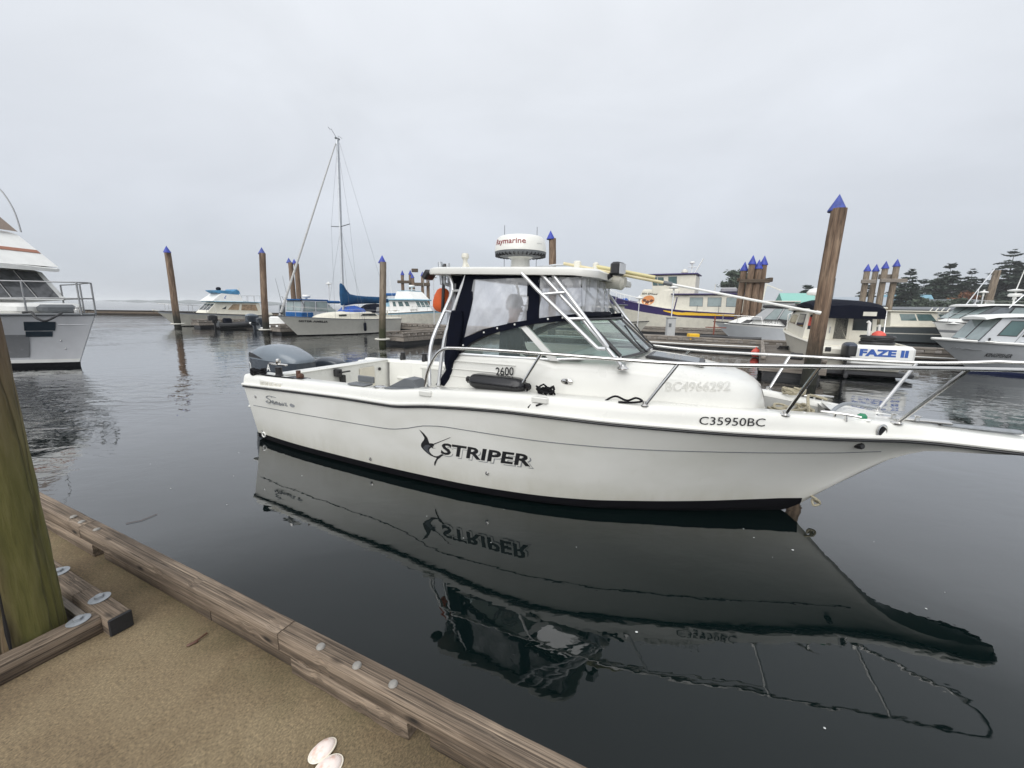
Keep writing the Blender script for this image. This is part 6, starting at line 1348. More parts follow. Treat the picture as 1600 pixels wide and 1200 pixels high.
# ---- boat with blue canvas
p = W(-29.0, 16.4); bc = empty('canopy_boat', p, WRZ+R(90), 'white boat with blue canvas canopy behind the sailboat bow', 'motorboat')
yb, zs, hf = gen_hull(bc, 6.8, 2.4, 1.25, .85, 1.0, WHITE, bands=((.70, .80, TEXTB),), boot=.1, tr=.93)
MB().box((.45, 0, .9), (.8, 2.1, .35), bev=.1).build('stern_seat', WHITE, bc); MB().box((-.3, 0, .28), (.6, 2.0, .08), bev=.03).build('swim_platform', WHITE, bc)
F = Frustum(bc, 'cuddy', 3.6, 6.2, 1.0, 1.0, 3.7, 5.0, .75, 1.55, WHITE, w0f=.5, w1f=.45)
textface(bc, 'boat_name', 'Mystic Bear', F, 's', .15, .75, .35, .75, TEXTK, .02)
S3 = Frustum(bc, 'screen', 3.3, 4.5, 1.02, 1.3, 3.4, 3.7, .9, 1.95, ALUW)
for w in 'ps': S3.window(w, [(.05, .1), (.85, .1), (.5, .95), (.1, .95)], GLASSP, BLACK)
for u in (.04, .52): S3.window('f', (u, .08, u+.43, .92), GLASSP, BLACK)
MB().box((1.75, 0, 1.12), (.95, 2.06, .55), bev=.05).build('lower_curtain', BLUEC, bc)
C1 = Frustum(bc, 'canopy_sides', 1.3, 3.5, 1.0, .95, 1.45, 3.5, .95, 2.25, paint('clear_side_curtain', (.50, .53, .56), .3, var=.2))
for w in 'ps': C1.window(w, [(.06, .42), (.46, .42), (.46, .92), (.10, .92)], GLASSP, NAVY, .02, 'curtain', 'clear_panel'); C1.window(w, [(.54, .42), (.94, .42), (.94, .92), (.54, .92)], GLASSP, NAVY, .02, 'curtain', 'clear_panel')
for u in (.05, .53): C1.window('b', (u, .42, u+.42, .92), GLASSP, NAVY, .02, 'curtain', 'clear_panel')
MB().box((2.4, 0, 2.28), (2.3, 1.96, .1), bev=.04).build('canopy_top', BLUEC, bc); MB().box((4.0, -.5, 2.16), (1.2, 1.0, .2), bev=.07).build('forward_canopy', BLUEC, bc)
radar(bc, (2.4, 0, 2.45), .28)
for s in (-1, 1): MB().tube([(1.5, s*.9, 2.3), (1.2, s*1.1, 2.5), (1.6, s*1.0, 1.7)], .02, 6).build('rod_rack', SS, bc)

# ---- sailboat
p = W(-24.7, 23.2); sl = empty('sailboat', p, WRZ-R(90), 'white sailboat with bare mast and blue sail cover on its boom', 'sailboat')
SAILW = paint('sailboat_hull', (.66, .645, .58), .35, var=.08)
yb, zs, hf = gen_hull(sl, 9.1, 2.9, 1.25, 1.0, 1.15, SAILW, bands=((.93, 1.0, WHITE),), tr=.62, p=2.0, wl=.80, boot=.07, rub=GREYM, rubr=.02, hmid=1.03)
write('boat_name', 'SISTER AMELIA', lambda u, v, w: (lambda x, z: (x, hf(x, z)+.012, z))(lerp(8.05, 6.45, u), lerp(.885, 1.01, v)-.06*u), TEXTK, sl, bold=.035)
mb = MB(); S2 = []
for x, w, z in ((2.1, .95, 1.30), (2.6, 1.0, 1.50), (3.6, 1.02, 1.52), (4.8, .95, 1.48), (5.6, .8, 1.42), (6.3, .55, 1.30), (6.7, .35, 1.16)):
    S2.append([(x, -w, 1.0), (x, -w*.95, z-.08), (x, -w*.8, z), (x, 0, z+.06), (x, w*.8, z), (x, w*.95, z-.08), (x, w, 1.0)])
mb.loft(S2).build('cabin_trunk', CREAM, sl, smooth=50)
for s in (-1, 1):
    MB().prism([(2.5, 1.25), (3.9, 1.25), (3.75, 1.38), (2.7, 1.40)], lambda u, v, t: (u, s*(.985+t), v), -.01, .03).build('cabin_window', GLASSD, sl)
    MB().prism([(5.0, 1.25), (5.5, 1.24), (5.5, 1.34), (5.0, 1.36)], lambda u, v, t: (u, s*(.90+t-.14*(u-5)), v), -.03, .03).build('cabin_window', GLASSD, sl)
MX, MTOP = 4.55, 12.5
mt = MB().loft([[(MX-.3*z/MTOP+.095*math.cos(a), .07*math.sin(a), z) for a in [2*math.pi*k/12 for k in range(12)]] for z in (1.45, 5, 9, MTOP)]).build('mast', ALU, sl)
MB().box((MX-.3, 0, MTOP+.03), (.35, .1, .1), bev=.02).build('masthead', GREYM, mt); MB().tube([(MX-.3, 0, MTOP), (MX+.2, .1, MTOP+.42), (MX+.27, .1, MTOP+.34), (MX+.4, .1, MTOP+.46)], .014, 5).build('wind_vane', GREYM, mt); MB().tube([(MX-.4, 0, MTOP), (MX-.45, -.1, MTOP+.26), (MX-.75, -.1, MTOP+.2)], .01, 5).build('wind_cups', GREYM, mt)
MB().tube([(MX-.17, -.95, 7.2), (MX-.17, 0, 7.1), (MX-.17, .95, 7.2)], .028, 6).build('spreader', GREYM, mt)
MB().tube([(8.95, 0, 1.3), (MX-.16, 0, 12.2)], [.075, .035], 8).build('furled_jib', paint('furled_sail', (.50, .50, .49), .8, var=.2, scale=10), sl); MB().lathe([(.09, 0), (.1, .06), (.09, .12)], (8.88, 0, 1.35), seg=10).build('furler_drum', BLACK, sl)
for a, b in (((.15, 0, 1.05), (MX-.4, 0, MTOP)), ((MX-.3, -1.32, 1.05), (MX-.17, -.95, 7.2)), ((MX-.3, 1.32, 1.05), (MX-.17, .95, 7.2)), ((MX-.17, -.95, 7.2), (MX-.28, 0, 12.15)), ((MX-.17, .95, 7.2), (MX-.28, 0, 12.15)), ((MX+.4, -1.25, 1.05), (MX-.17, 0, 7.0)), ((MX+.4, 1.25, 1.05), (MX-.17, 0, 7.0)), ((MX-.9, 1.25, 1.05), (MX-.17, 0, 7.0)), ((MX-.14, 0, 2.5), (MX-.44, 0, 12.3))):
    MB().tube([a, b], .006, 5).build('rigging_wire', GREYM, sl)
MB().tube([(MX, 0, 2.12), (1.0, 0, 2.28)], .07, 8).build('boom', ALU, sl)
mb = MB(); S2 = []
for x, zb, zt, w in ((MX+.16, 1.95, 3.35, .05), (MX+.08, 1.92, 3.42, .17), (MX-.14, 1.9, 3.3, .19), (MX-.32, 1.92, 3.02, .20), (MX-.6, 1.98, 2.76, .2), (MX-1.1, 2.04, 2.62, .2), (MX-2, 2.08, 2.60, .18), (MX-3.2, 2.12, 2.58, .15), (MX-4.05, 2.2, 2.48, .1)):
    ring = []
    for k in range(14):
        a = 2*math.pi*k/14; wob = 1+.10*math.sin(3*a+x*5); ring.append((x, w*math.cos(a)*wob, lerp(zb, zt, .5+.5*math.sin(a))+(.03*math.sin(x*6) if math.sin(a) > 0 else 0)))
    S2.append(ring)
mb.loft(S2).build('sail_cover', paint('faded_blue_canvas', (.018, .075, .17), .85, var=.35, scale=3, bump=.5, bscale=6), sl, smooth=60)
mb = MB(); S2 = []
for x, h, w in ((3.0, .05, .5), (3.3, .34, .8), (3.8, .42, .85), (4.3, .36, .8), (4.7, .05, .5)):
    S2.append([(x, w*math.cos(math.pi*k/10), 1.5+(h+.05*math.sin(k*2.1+x*3))*math.sin(math.pi*k/10)) for k in range(11)])
mb.loft(S2, closed=False, caps=False).build('deck_tarp', BLUEB, sl, smooth=30)
dh = MB(); dh.loft([[(x, .95*math.cos(math.pi*k/10), 1.45+h*math.sin(math.pi*k/10)**.6) for k in range(11)] for x, h in ((2.85, .12), (2.3, .62), (1.7, .66))], closed=False, caps=False); dh.build('spray_dodger', NAVY, sl, smooth=50)
MB().prism([(1.85, 1.55), (2.5, 1.55), (2.4, 1.85), (1.85, 1.9)], lambda u, v, t: (u, .93+t, v), 0, .03).build('dodger_window', paint('cloudy_vinyl', (.45, .46, .46), .3), sl)
MB().box((1.0, 0, 1.02), (1.9, 2.0, .2), bev=.08).build('cockpit_coaming', CREAM, sl); MB().tube([(.6, 0, 1.0), (.6, 0, 1.55)], .05, 8).lathe([(.05, 0), (.2, .05), (.2, .08), (0, .1)], (.35, .6, 1.55), seg=12).build('binnacle', OFFW, sl)
for s in (-1, 1):
    hand_rail(sl, [(x, s*(yb(x)-.06), zs(x)+.62) for x in np.linspace(.2, 8.9, 12)], [((x, s*(yb(x)-.06), zs(x)), (x, s*(yb(x)-.06), zs(x)+.62)) for x in (.3, 2.2, 4.1, 6.0, 7.6, 8.7)], .011)
for x in (4.0, 2.3):
    w = MB().lathe([(0, -.3), (.07, -.28), (.1, -.2), (.1, .2), (.07, .28), (.02, .3), (.02, .36), (0, .36)], seg=12); w.tube([(0, 0, .34), (0, -.1, .75)], .008, 4)
    q = w.build('hull_fender', NAVY, loc=sl.matrix_basis @ Vector((x, yb(x)+.06, .52))); tag(q, 'navy fender hanging on the sailboat side ' + ('below the mast' if x == 4.0 else 'near the stern, by the pile'), 'fender', 'fenders of the sailboat')

# ---- pale blue and white cabin boat
p = W(-33.6, 29.5); cb = empty('cabin_boat', p, WRZ, 'white cabin boat with pale blue trim beyond the finger dock, bow pointing right', 'motorboat')
yb, zs, hf = gen_hull(cb, 9.0, 3.0, 1.62, 1.1, 1.0, OFFW, TEAL, bands=((.86, 1.0, LBLUE),), boot=.22, p=2.6)
F = Frustum(cb, 'cabin', 1.6, 6.6, 1.25, 1.2, 1.7, 5.9, 1.1, 2.5, WHITE, w0f=.9, w1f=.85, z0f=1.45)
for u0, u1 in ((.05, .28), (.36, .46), (.52, .66), (.70, .82)): 
    for w in 'ps': F.window(w, [(u0+.02, .5), (u1, .5), (u1-.02, .88), (u0, .88)], GLASSG if u0 > .3 else LBLUE, WHITE)
for u in (.03, .36, .69): F.window('f', (u, .42, u+.27, .88), GLASSG, WHITE)
MB().box((3.7, 0, 2.55), (4.9, 2.6, .14), bev=.05).build('roof', LBLUE, cb)
G = Frustum(cb, 'flybridge', 3.6, 6.0, 1.1, 2.6, 3.7, 5.3, .9, 3.3, WHITE); MB().box((4.5, 0, 3.36), (1.5, 1.7, .06), bev=.02).build('fly_rim', LBLUE, cb)
MB().box((2.0, .0, 3.05), (2.2, .7, .25), bev=.1).build('roof_dinghy', BLUEC, cb); MB().box((1.0, 0, 2.95), (.5, .6, .5), bev=.1).build('roof_locker', OFFW, cb)
textface(cb, 'boat_name', 'SILVER FIN', F, 's', .80, .97, .12, .24, TEXTK, .05)
radar(cb, (4.6, .2, 3.75), .3); MB().tube([(4.6, .2, 3.3), (4.6, .2, 3.65)], .05, 6).tube([(4.3, .2, 3.5), (5.0, .2, 3.5)], .03, 6).build('radar_mast', WHITE, cb)
for x, y in ((1.4, .6), (2.9, -.7), (6.0, .5)): aerial(cb, (x, y, 2.6), (x-.3, y, 5.2), .012)
bow_rail(cb, yb, zs, 6.0, 9.0, .55, 3)

# ---- purple and yellow striped vessel
p = W(-.2, 41.5); pv = empty('striped_vessel', p, WRZ+R(180), 'large cream vessel with purple and yellow stripe and orange emblem, bow pointing left', 'workboat')
yb, zs, hf = gen_hull(pv, 13.2, 4.0, 3.25, 1.75, 1.3, CREAM, DKBLUE, bands=((.70, .90, PURPLE), (.90, 1.0, PURPLE)), boot=.1, tr=.9, p=2.6, rub=PURPLE, deck=OFFW, rubr=.05, hmid=2.0)
for s in (-1, 1):
    MB().loft([[(x, s*(hf(x, 1.6)+.05), lerp(1.60, 1.86, k)) for k in (0, 1)] for x in np.linspace(.05, 6.2, 8)]+[[(7.4, s*(hf(7.4, 1.9)+.05), 1.93), (7.4, s*(hf(7.4, 1.9)+.05), 2.0)]], closed=False, caps=False).build('yellow_stripe', YELLOW, pv)
F = Frustum(pv, 'deckhouse', .6, 6.6, 1.75, 1.75, .6, 6.7, 1.7, 3.4, CREAM, w0f=1.55, w1f=1.5)
for u in (.12, .36, .60): 
    w = [F.window(q, (u, .40, u+.17, .84), GLASSP, GREYM) for q in 'ps']
MB().box((3.6, 0, 3.44), (6.6, 3.7, .10), bev=.03).build('roof_trim', PURPLE, pv)
G = Frustum(pv, 'forehouse', 6.5, 10.2, 1.6, 1.85, 6.3, 9.6, 1.4, 3.9, CREAM, w0f=.95, w1f=.9, z0f=2.2)
MB().tube([G.face('p')(.02, -.02, .03), G.face('p')(.0, .64, .03)], .05, 6).build('purple_brace', PURPLE, pv)
for w in 'ps':
    ef = G.face(w); cx_, cy_, ew, eh = .74, .44, .17, .25
    E1 = MB().add([ef(cx_+ew*math.cos(a), cy_+eh*math.sin(a), .012) for a in [2*math.pi*k/20 for k in range(20)]], [tuple(range(20))]).build('emblem', paint('emblem_orange', (.62, .24, .08), .6), pv, smooth=0)
    def blob(pts, off, name, mat, ef=ef, E1=E1): MB().add([ef(cx_+ew*u, cy_+eh*v, off) for u, v in pts], [tuple(range(len(pts)))]).build(name, mat, E1, smooth=0)
    EB = paint('emblem_brown', (.10, .035, .02), .6); EW = paint('emblem_cream', (.75, .62, .42), .6)
    blob([(-.95, .1), (-.5, .25), (-.1, -.1), (0, .05), (.1, -.1), (.5, .25), (.95, .1), (.7, -.35), (.35, -.3), (.2, -.75), (0, -.55), (-.2, -.75), (-.35, -.3), (-.7, -.35)], .016, 'emblem_mark', EB)
    blob([(-.55, -.55), (-.3, -.4), (-.25, -.8), (-.45, -.8)], .02, 'emblem_light', EW); blob([(.55, -.55), (.3, -.4), (.25, -.8), (.45, -.8)], .02, 'emblem_light', EW); blob([(-.3, .0), (-.12, -.12), (-.3, -.15)], .02, 'emblem_light', EW); blob([(.3, .0), (.12, -.12), (.3, -.15)], .02, 'emblem_light', EW)
textface(pv, 'emblem_lettering', 'SEA EAGLE', G, 'p', .54, .98, .73, .83, TEXTK, .02, flip=True, bold=.02)
H = Frustum(pv, 'wheelhouse', 5.0, 8.6, 1.3, 3.5, 5.0, 8.9, 1.3, 5.15, CREAM, w0f=1.15, w1f=1.2)
for w in 'ps':
    H.window(w, (.42, .50, .60, .90), GLASSG, GREYM); H.window(w, (.72, .46, .84, .88), GLASSG, GREYM); H.window(w, (.87, .46, .97, .88), GLASSG, GREYM)
for u in (.05, .37, .69): H.window('f', (u, .42, u+.26, .88), GLASSG, GREYM)
MB().box((7.0, 0, 5.22), (4.3, 2.9, .12), bev=.04).build('wheelhouse_roof', PURPLE, pv)
MB().tube([(5.4, 0, 5.2), (4.7, 0, 6.6)], .06, 6).tube([(5.6, -.1, 5.3), (5.6, -.1, 6.3)], .05, 6).tube([(5.2, 0, 5.9), (5.9, 0, 5.9)], .04, 5).build('signal_mast', WHITE, pv); radar(pv, (5.6, 0, 6.2), .22)
MB().lathe([(.0, 0), (.25, .02), (.3, .1), (.25, .3), (0, .42)], (6.1, .5, 5.3), seg=12).build('satellite_dome', OFFW, pv)
mb = MB(); S2 = [[(12.4, -.5, 3.05), (12.4, .5, 3.05), (12.4, .5, 3.25), (12.4, -.5, 3.25)], [(14.0, -.3, 3.45), (14.0, .3, 3.45), (14.0, .3, 3.58), (14.0, -.3, 3.58)]]
mb.loft(S2).build('pulpit', DKBLUE, pv); MB().box((13.9, 0, 3.45), (.5, .25, .25), bev=.06).build('anchor', GREYM, pv)
hand_rail(pv, [(10.5, 1.1, 3.2), (12.2, .75, 3.6), (13.2, .4, 4.0), (13.95, .3, 4.1), (14.0, 0, 4.1), (13.95, -.3, 4.1), (13.2, -.4, 4.0), (12.2, -.75, 3.6), (10.5, -1.1, 3.2)], [((x, s*y, z-.75), (x, s*y, z)) for s in (-1, 1) for x, y, z in ((11.3, .95, 3.4), (12.2, .75, 3.6), (13.2, .4, 4.0), (13.9, .3, 4.1))], .025, WHITE)
MB().box((11.4, .3, 2.9), (.5, .4, .4), bev=.1).build('deck_winch', TEXTB, pv)
for x in (1.2, 3.4): MB().tube([(x, 1.2, 3.5), (x, 1.2, 4.3)], .03, 5).build('roof_vent', OFFW, pv)
MB().box((2.4, -.3, 3.85), (1.3, .6, .45), bev=.12).build('roof_raft', paint('grey_raft', (.3, .3, .31), .6), pv)
for x in (1.2, 2.9, 4.6): MB().tube([(x, 1.9, 1.8), (x, 1.85, 2.5)], .02, 5).build('rail_post', GREYM, pv)

# ---- white workboat mostly hidden, left of the striped vessel
p = W(-11.6, 30.6); wb = empty('work_boat', p, WRZ, 'white work boat half hidden behind the hardtop tubes, left of the striped vessel', 'workboat')
yb, zs, hf = gen_hull(wb, 4.8, 2.2, 1.2, .9, .8, OFFW, boot=.1); F = Frustum(wb, 'cabin', .5, 2.8, .95, .9, .5, 2.7, .9, 2.3, OFFW)
for w in 'ps': F.window(w, (.12, .45, .45, .85), GLASSD, BLACK); F.window(w, (.58, .45, .9, .85), GLASSD, BLACK)
MB().box((1.65, 0, 2.33), (2.6, 2.0, .08), bev=.03).build('roof', CHAR, wb)

# ---- small white boat with black canvas beyond the walkway
p = W(4.5, 32.6); sb = empty('cuddy_boat', p, WRZ+R(180), 'small white cuddy boat with black canvas top beyond the walkway, bow pointing left', 'motorboat')
yb, zs, hf = gen_hull(sb, 7.3, 2.5, 1.28, .98, 1.25, GREYW, bands=((.86, 1.0, WHITE),), boot=.12, p=2.1, hmid=1.12, sag=.1)
F = Frustum(sb, 'cuddy', 3.0, 6.6, 1.0, 1.05, 3.2, 5.6, .75, 1.62, WHITE, w0f=.45, w1f=.4, z0f=1.15)
F.window('p', (.62, .3, .75, .65), BLACK, BLACK); textface(sb, 'model_number', 'WA 21', F, 'p', .12, .36, .35, .7, TEXTG, .02, flip=True)
G = Frustum(sb, 'screen', 2.8, 5.0, .95, 1.5, 2.75, 4.2, .92, 2.25, paint('clear_curtain', (.42, .43, .44), .3))
for u0, u1 in ((.03, .30), (.36, .66)): G.window('p', [(u0, .05), (u1, .05), (u1-.03, .95), (u0, .95)], GLASSP, BLACK, .03, 'curtain', 'clear_panel')
G.window('f', (.05, .1, .95, .9), GLASSP, BLACK)
MB().box((3.35, 0, 2.36), (2.1, 2.0, .17), bev=.05).build('canvas_top', BLACK, sb); MB().prism([(1.9, 1.0), (3.0, 1.12), (3.5, 1.6), (2.75, 1.5)], lambda u, v, t: (u, 1.0+t, v), -.02, .05).build('side_canvas', BLACK, sb)
write('boat_name', 'STRIPER', lambda u, v, w: (lambda x, z: (x, hf(x, z)+.015, z))(lerp(2.2, .9, u), lerp(.62, .78, v)), TEXTK, sb, bold=.02, shear=.2)
MB().add([(lerp(2.75, 2.3, u), hf(2.5, .8)+.02, lerp(.45, 1.0, v)) for u, v in ((0, .4), (.6, 1), (.5, .6), (.9, .0), (.4, .35), (.2, .3))], [(0, 1, 2, 3, 4, 5)]).build('fish_mark', TEXTK, sb, smooth=0)
bow_rail(sb, yb, zs, 4.4, 7.3, .5, 3); MB().box((0.4, 0, 1.0), (.5, 1.6, .3), bev=.08).build('stern_cover', BLACK, sb)

# ---- boat with dome and navy top behind the tall pile's right
p = W(7.5, 46.5); tb = empty('trawler', p, WRZ+R(180), 'white trawler with big pale radar dome behind the navy topped boat', 'motorboat')
yb, zs, hf = gen_hull(tb, 9, 3.2, 1.6, 1.1, .9, OFFW, boot=.12); F = Frustum(tb, 'cabin', 1, 6, 1.3, 1.2, 1.1, 5.6, 1.2, 2.75, OFFW, w0f=1.0)
for u in (.1, .35, .6): 
    for w in 'ps': F.window(w, (u, .45, u+.18, .85), GLASSD, WHITE)
MB().box((3.3, 0, 2.8), (5.2, 2.8, .1), bev=.03).build('roof', OFFW, tb); MB().tube([(3.2, 0, 2.8), (3.2, 0, 3.6)], .22, 8).build('dome_post', OFFW, tb)
MB().lathe([(.3, -.05), (.85, 0), (.9, .2), (.7, .5), (.2, .62), (0, .63)], (3.2, 0, 3.6), seg=18).build('radar_dome', WHITE, tb); MB().tube([(2.2, .4, 2.8), (2.2, .4, 5.0)], .05, 6).build('mast', GREYM, tb)
p = W(3.5, 45); t2 = empty('fishing_boat', p, WRZ+R(176), 'grey and white fishing boat with round buoy floats behind the brown pile cluster', 'fishing boat')
yb, zs, hf = gen_hull(t2, 9, 3.2, 1.7, 1.2, .9, GREYW, boot=.12); F = Frustum(t2, 'cabin', .8, 6.5, 1.35, 1.2, .9, 6.2, 1.25, 2.9, paint('grey_house', (.38, .39, .40), .5), w0f=1.1)
for u in (.06, .26, .46, .66): 
    for w in 'ps': F.window(w, (u, .4, u+.15, .85), GLASSG, OFFW)
MB().box((3.5, 0, 2.95), (6, 2.9, .1), bev=.03).build('roof', OFFW, t2); MB().lathe([(0, -.42), (.3, -.3), (.42, 0), (.3, .3), (0, .42)], (4.2, .3, 3.9), seg=14).build('float_ball', paint('dull_white_float', (.55, .57, .56), .5), t2)
MB().tube([(3.5, 0, 2.9), (3.3, 0, 4.6)], .08, 6).tube([(4.2, .3, 2.9), (4.2, .3, 3.5)], .06, 6).tube([(2.0, 0, 3.9), (3.35, 0, 4.5), (4.6, 0, 4.3)], .05, 6).build('boom_mast', OFFW, t2)

# ---- cream cabin boat, stern to the camera
CRM = paint('cream_hull', (.72, .69, .60), .35, var=.08)
fz = empty('cabin_boat', (11.25, 13.25, 0), math.atan2(.94, .33), 'cream cabin boat with navy canvas top, its stern and outboard towards the camera', 'motorboat')
yb, zs, hf = gen_hull(fz, 6.7, 2.6, 1.45, .98, .75, CRM, ANTIF, bands=((.0, .20, DKBLUE),), boot=.10, tr=.97, p=2.4, rub=CRM, deck=CRM)
bx = MB().box((-.22, -.38, .70), (.5, 1.7, .66), bev=.09).build('bait_box', WHITE, fz)
write('boat_name', 'FAZE II', lambda u, v, w: (-.476, lerp(.20, -1.02, u), lerp(.70, .92, v)), TEXTB, bx, bold=.055)
MB().box((-.2, .85, .8), (.42, .75, .3), bev=.08).build('transom_quarter', CRM, fz); MB().box((-.415, 1.02, .86), (.03, .16, .14), bev=.01).build('scupper', BLACK, fz)
motor(fz, (-.78, .62, .72), .72, paint('navy_outboard', (.03, .04, .065), .25), BLACK)
F = Frustum(fz, 'cabin', 1.9, 5.1, 1.12, .95, 1.9, 4.3, 1.02, 2.08, CRM, w0f=.95, w1f=.9, z0f=1.2)
dr_ = F.window('b', (.36, .04, .62, .92), paint('cabin_door', (.62, .59, .50), .45), CRM, .02, 'door', 'door_panel'); F.window('b', (.40, .12, .58, .84), GLASSD, BLACK, .01, 'door_window'); F.window('b', (.72, .42, .96, .86), GLASSD, BLACK, .015); F.window('b', (.07, .42, .32, .86), GLASSD, BLACK, .015)
F.window('b', (.88, .52, .97, .80), REDB, REDB, .001, 'red_sticker', 'sticker_face')
MB().tube([F.face('b')(.64, .3, .03), F.face('b')(.64, .5, .03)], .015, 5).build('door_handle', SS, fz)
for w in 'ps': F.window(w, (.12, .46, .45, .86), GLASSD, BLACK); F.window(w, (.55, .46, .9, .84), paint('amber_glass', (.16, .12, .03), .08), CRM)
for u in (.06, .54): F.window('f', (u, .4, u+.4, .86), GLASSD, CRM)
MB().box((3.05, 0, 2.12), (2.7, 2.2, .08), bev=.03).build('roof', CRM, fz)
mb = MB(); S2 = []
for x, z, w in ((1.3, 2.05, 1.02), (1.35, 2.24, 1.06), (1.8, 2.40, 1.08), (2.8, 2.48, 1.06), (3.6, 2.40, 1.02), (4.1, 2.2, .96)):
    S2.append([(x, -w, z-.22), (x, -w*.96, z-.08), (x, -w*.7, z), (x, 0, z+.05), (x, w*.7, z), (x, w*.96, z-.08), (x, w, z-.22)])
mb.loft(S2).build('canvas_top', NAVY, fz, smooth=50)
for y in (-.68, .98): MB().box((1.295, y*.85, 2.0), (.02, .38, .14)).build('canvas_window', OFFW, fz)
for y in (-1.05, 1.05): MB().tube([(1.35, y, 2.1), (1.3, y, 1.5), (1.2, y, 1.0)], .018, 6).build('canopy_leg', SS, fz)
tp = MB(); tp.tube([(0+.42*math.cos(k*.3927), .42*math.sin(k*.3927), .06) for k in range(16)], .05, 6, closed=True); tp.tube([(.42*math.cos(k*.3927), .42*math.sin(k*.3927), .26) for k in range(16)], .05, 6, closed=True); tp.box((0, 0, .16), (.7, .6, .16), bev=.05)
o = tp.build('crab_trap', BLACK, loc=fz.matrix_basis @ Vector((.55, -.6, 1.0))); tag(o, 'black crab trap on the stern of the cream cabin boat', 'crab trap')
o = MB().lathe([(.19, 0), (.18, .05), (.11, .12), (.04, .15), (0, .15)], seg=14).build('red_float', REDB, loc=fz.matrix_basis @ Vector((.55, -.62, 1.31))); tag(o, 'red float lying on the black crab trap', 'float')
MB().tube([(.9, -.5, 1.0), (.95, -.48, 1.7), (.95, -.42, 1.75)], .05, 6).tube([(.95, -.8, 1.0), (.95, -.76, 1.65)], .04, 6).build('white_line_bundle', WHITE, fz)
bow_rail(fz, yb, zs, 4.6, 6.7, .62, 3, mid=True, mat=WHITE, r=.02)
for s in (-1, 1): MB().box((-.05, s*1.22, .92), (.3, .1, .12), bev=.03).build('corner_cap', CRM, fz)
MB().box((-.3, 0, .14), (.5, 2.5, .14), bev=.04).build('swim_step', BLACK, fz)

# ---- grey welded boat at the right edge
KG = paint('pale_grey_paint', (.50, .52, .54), .4, var=.06)
kf = empty('welded_boat', (23.5, 12.2, 0), math.atan2(.37, -.93), 'pale grey welded aluminium boat with cabin at the right edge, its bow pointing left', 'motorboat')
yb, zs, hf = gen_hull(kf, 8.5, 2.6, 1.15, .95, 1.15, KG, DKBLUE, bands=((.0, .30, paint('grey_lower_hull', (.40, .42, .44), .4)),), boot=.10, tr=.95, p=4.2, rub=WHITE, deck=WHITE, rubr=.05, flare=1.0)
write('hull_lettering', 'KINGFISHER', lambda u, v, w: (lambda x, z: (x, hf(x, z)+.02, z))(lerp(7.25, 6.72, u), lerp(.60, .74, v)), TEXTK, kf, bold=.015, shear=.1)
strokes('bow_script', [[(0, .2), (.3, .8), (.5, .3), (.8, .6), (1.1, .2), (1.5, .45), (2.0, .25), (3.0, .3)]], lambda u, v: (8.0-u*.2, hf(8.0-u*.2, .85)+.015, .78+v*.14), .009, TEXTG, kf)
F = Frustum(kf, 'cabin', 2.5, 7.62, 1.12, .95, 2.5, 7.1, 1.05, 1.98, KG, w0f=.84, w1f=.80, z0f=1.12)
for w in 'ps':
    for u0, u1 in ((.855, .94), (.72, .82), (.50, .66)): F.window(w, (u0, .30, u1, .84), GLASSG, BLACK)
for u in (.04, .53): F.window('f', (u, .06, u+.43, .90), GLASSP, BLACK)
MB().tube([F.face('p')(.835, .0, .004), F.face('p')(.835, .95, .004)], .008, 4).build('door_seam', GREYM, kf); MB().box(F.face('p')(.965, .12, .03), (.04, .06, .10), bev=.01).build('side_light', BLACK, kf)
MB().loft([[(x, -w, z), (x, -w*.8, z+.07), (x, 0, z+.1), (x, w*.8, z+.07), (x, w, z)] for x, w, z in ((2.2, 1.14, 2.02), (6.6, 1.0, 2.0), (7.3, .88, 1.95), (7.5, .75, 1.88))]).build('roof', WHITE, kf, smooth=40)
MB().tube([F.face('p')(.74, .99, .06), F.face('p')(.93, .99, .06)], .03, 6).build('grab_rail', ALU, kf)
for u in (.80, .86): MB().box(F.face('p')(u, 1.0, .05), (.08, .05, .2), bev=.02).build('roof_strap', GREYM, kf)
MB().box((7.3, .3, 1.985), (.16, .26, .03), bev=.01).build('roof_badge', GREYM, kf); MB().lathe([(.09, 0), (.1, .05), (0, .07)], seg=10).build('bow_fender', WHITE, kf, loc=(8.42, 0, 1.10))
for x in (6.6, 7.2, 7.9): MB().tube([(x-.1, yb(x)-.06, zs(x)+.07), (x+.1, yb(x)-.06, zs(x)+.07)], .02, 6).box((x, yb(x)-.06, zs(x)+.03), (.08, .04, .07)).build('cleat', ALU, kf)
MB().tube([(6.9, .98, 1.10), (7.5, .9, 1.14)], .02, 6).build('boat_hook', WHITE, kf)

# ---- charcoal hulled boat and white express cruiser behind it
p = W(7.4, 41.2); ab = empty('charcoal_boat', p, WRZ+R(4), 'charcoal hulled boat with cream cabin and green tinted windows', 'motorboat')
yb, zs, hf = gen_hull(ab, 8.2, 2.7, 1.35, 1.12, 1.0, CHAR, ANTIF, bands=((.50, .56, OFFW), (.94, 1.0, CREAM)), boot=.08, deck=CREAM, rub=CREAM)
F = Frustum(ab, 'cabin', .8, 5.4, 1.1, 1.1, .7, 4.6, 1.0, 2.2, CREAM, w0f=.95, w1f=.9, z0f=1.2)
for a in ([(.14, .42), (.34, .42), (.33, .86), (.12, .86)], [(.36, .42), (.58, .42), (.55, .86), (.35, .86)], [(.68, .36), (.88, .36), (.82, .86), (.64, .86)]):
    F.window('s', a, GLASSG, CREAM, .02)
MB().box((2.6, 0, 2.24), (4.3, 2.3, .08), bev=.03).build('roof', CREAM, ab); bow_rail(ab, yb, zs, 5.2, 8.2, .4, 3)
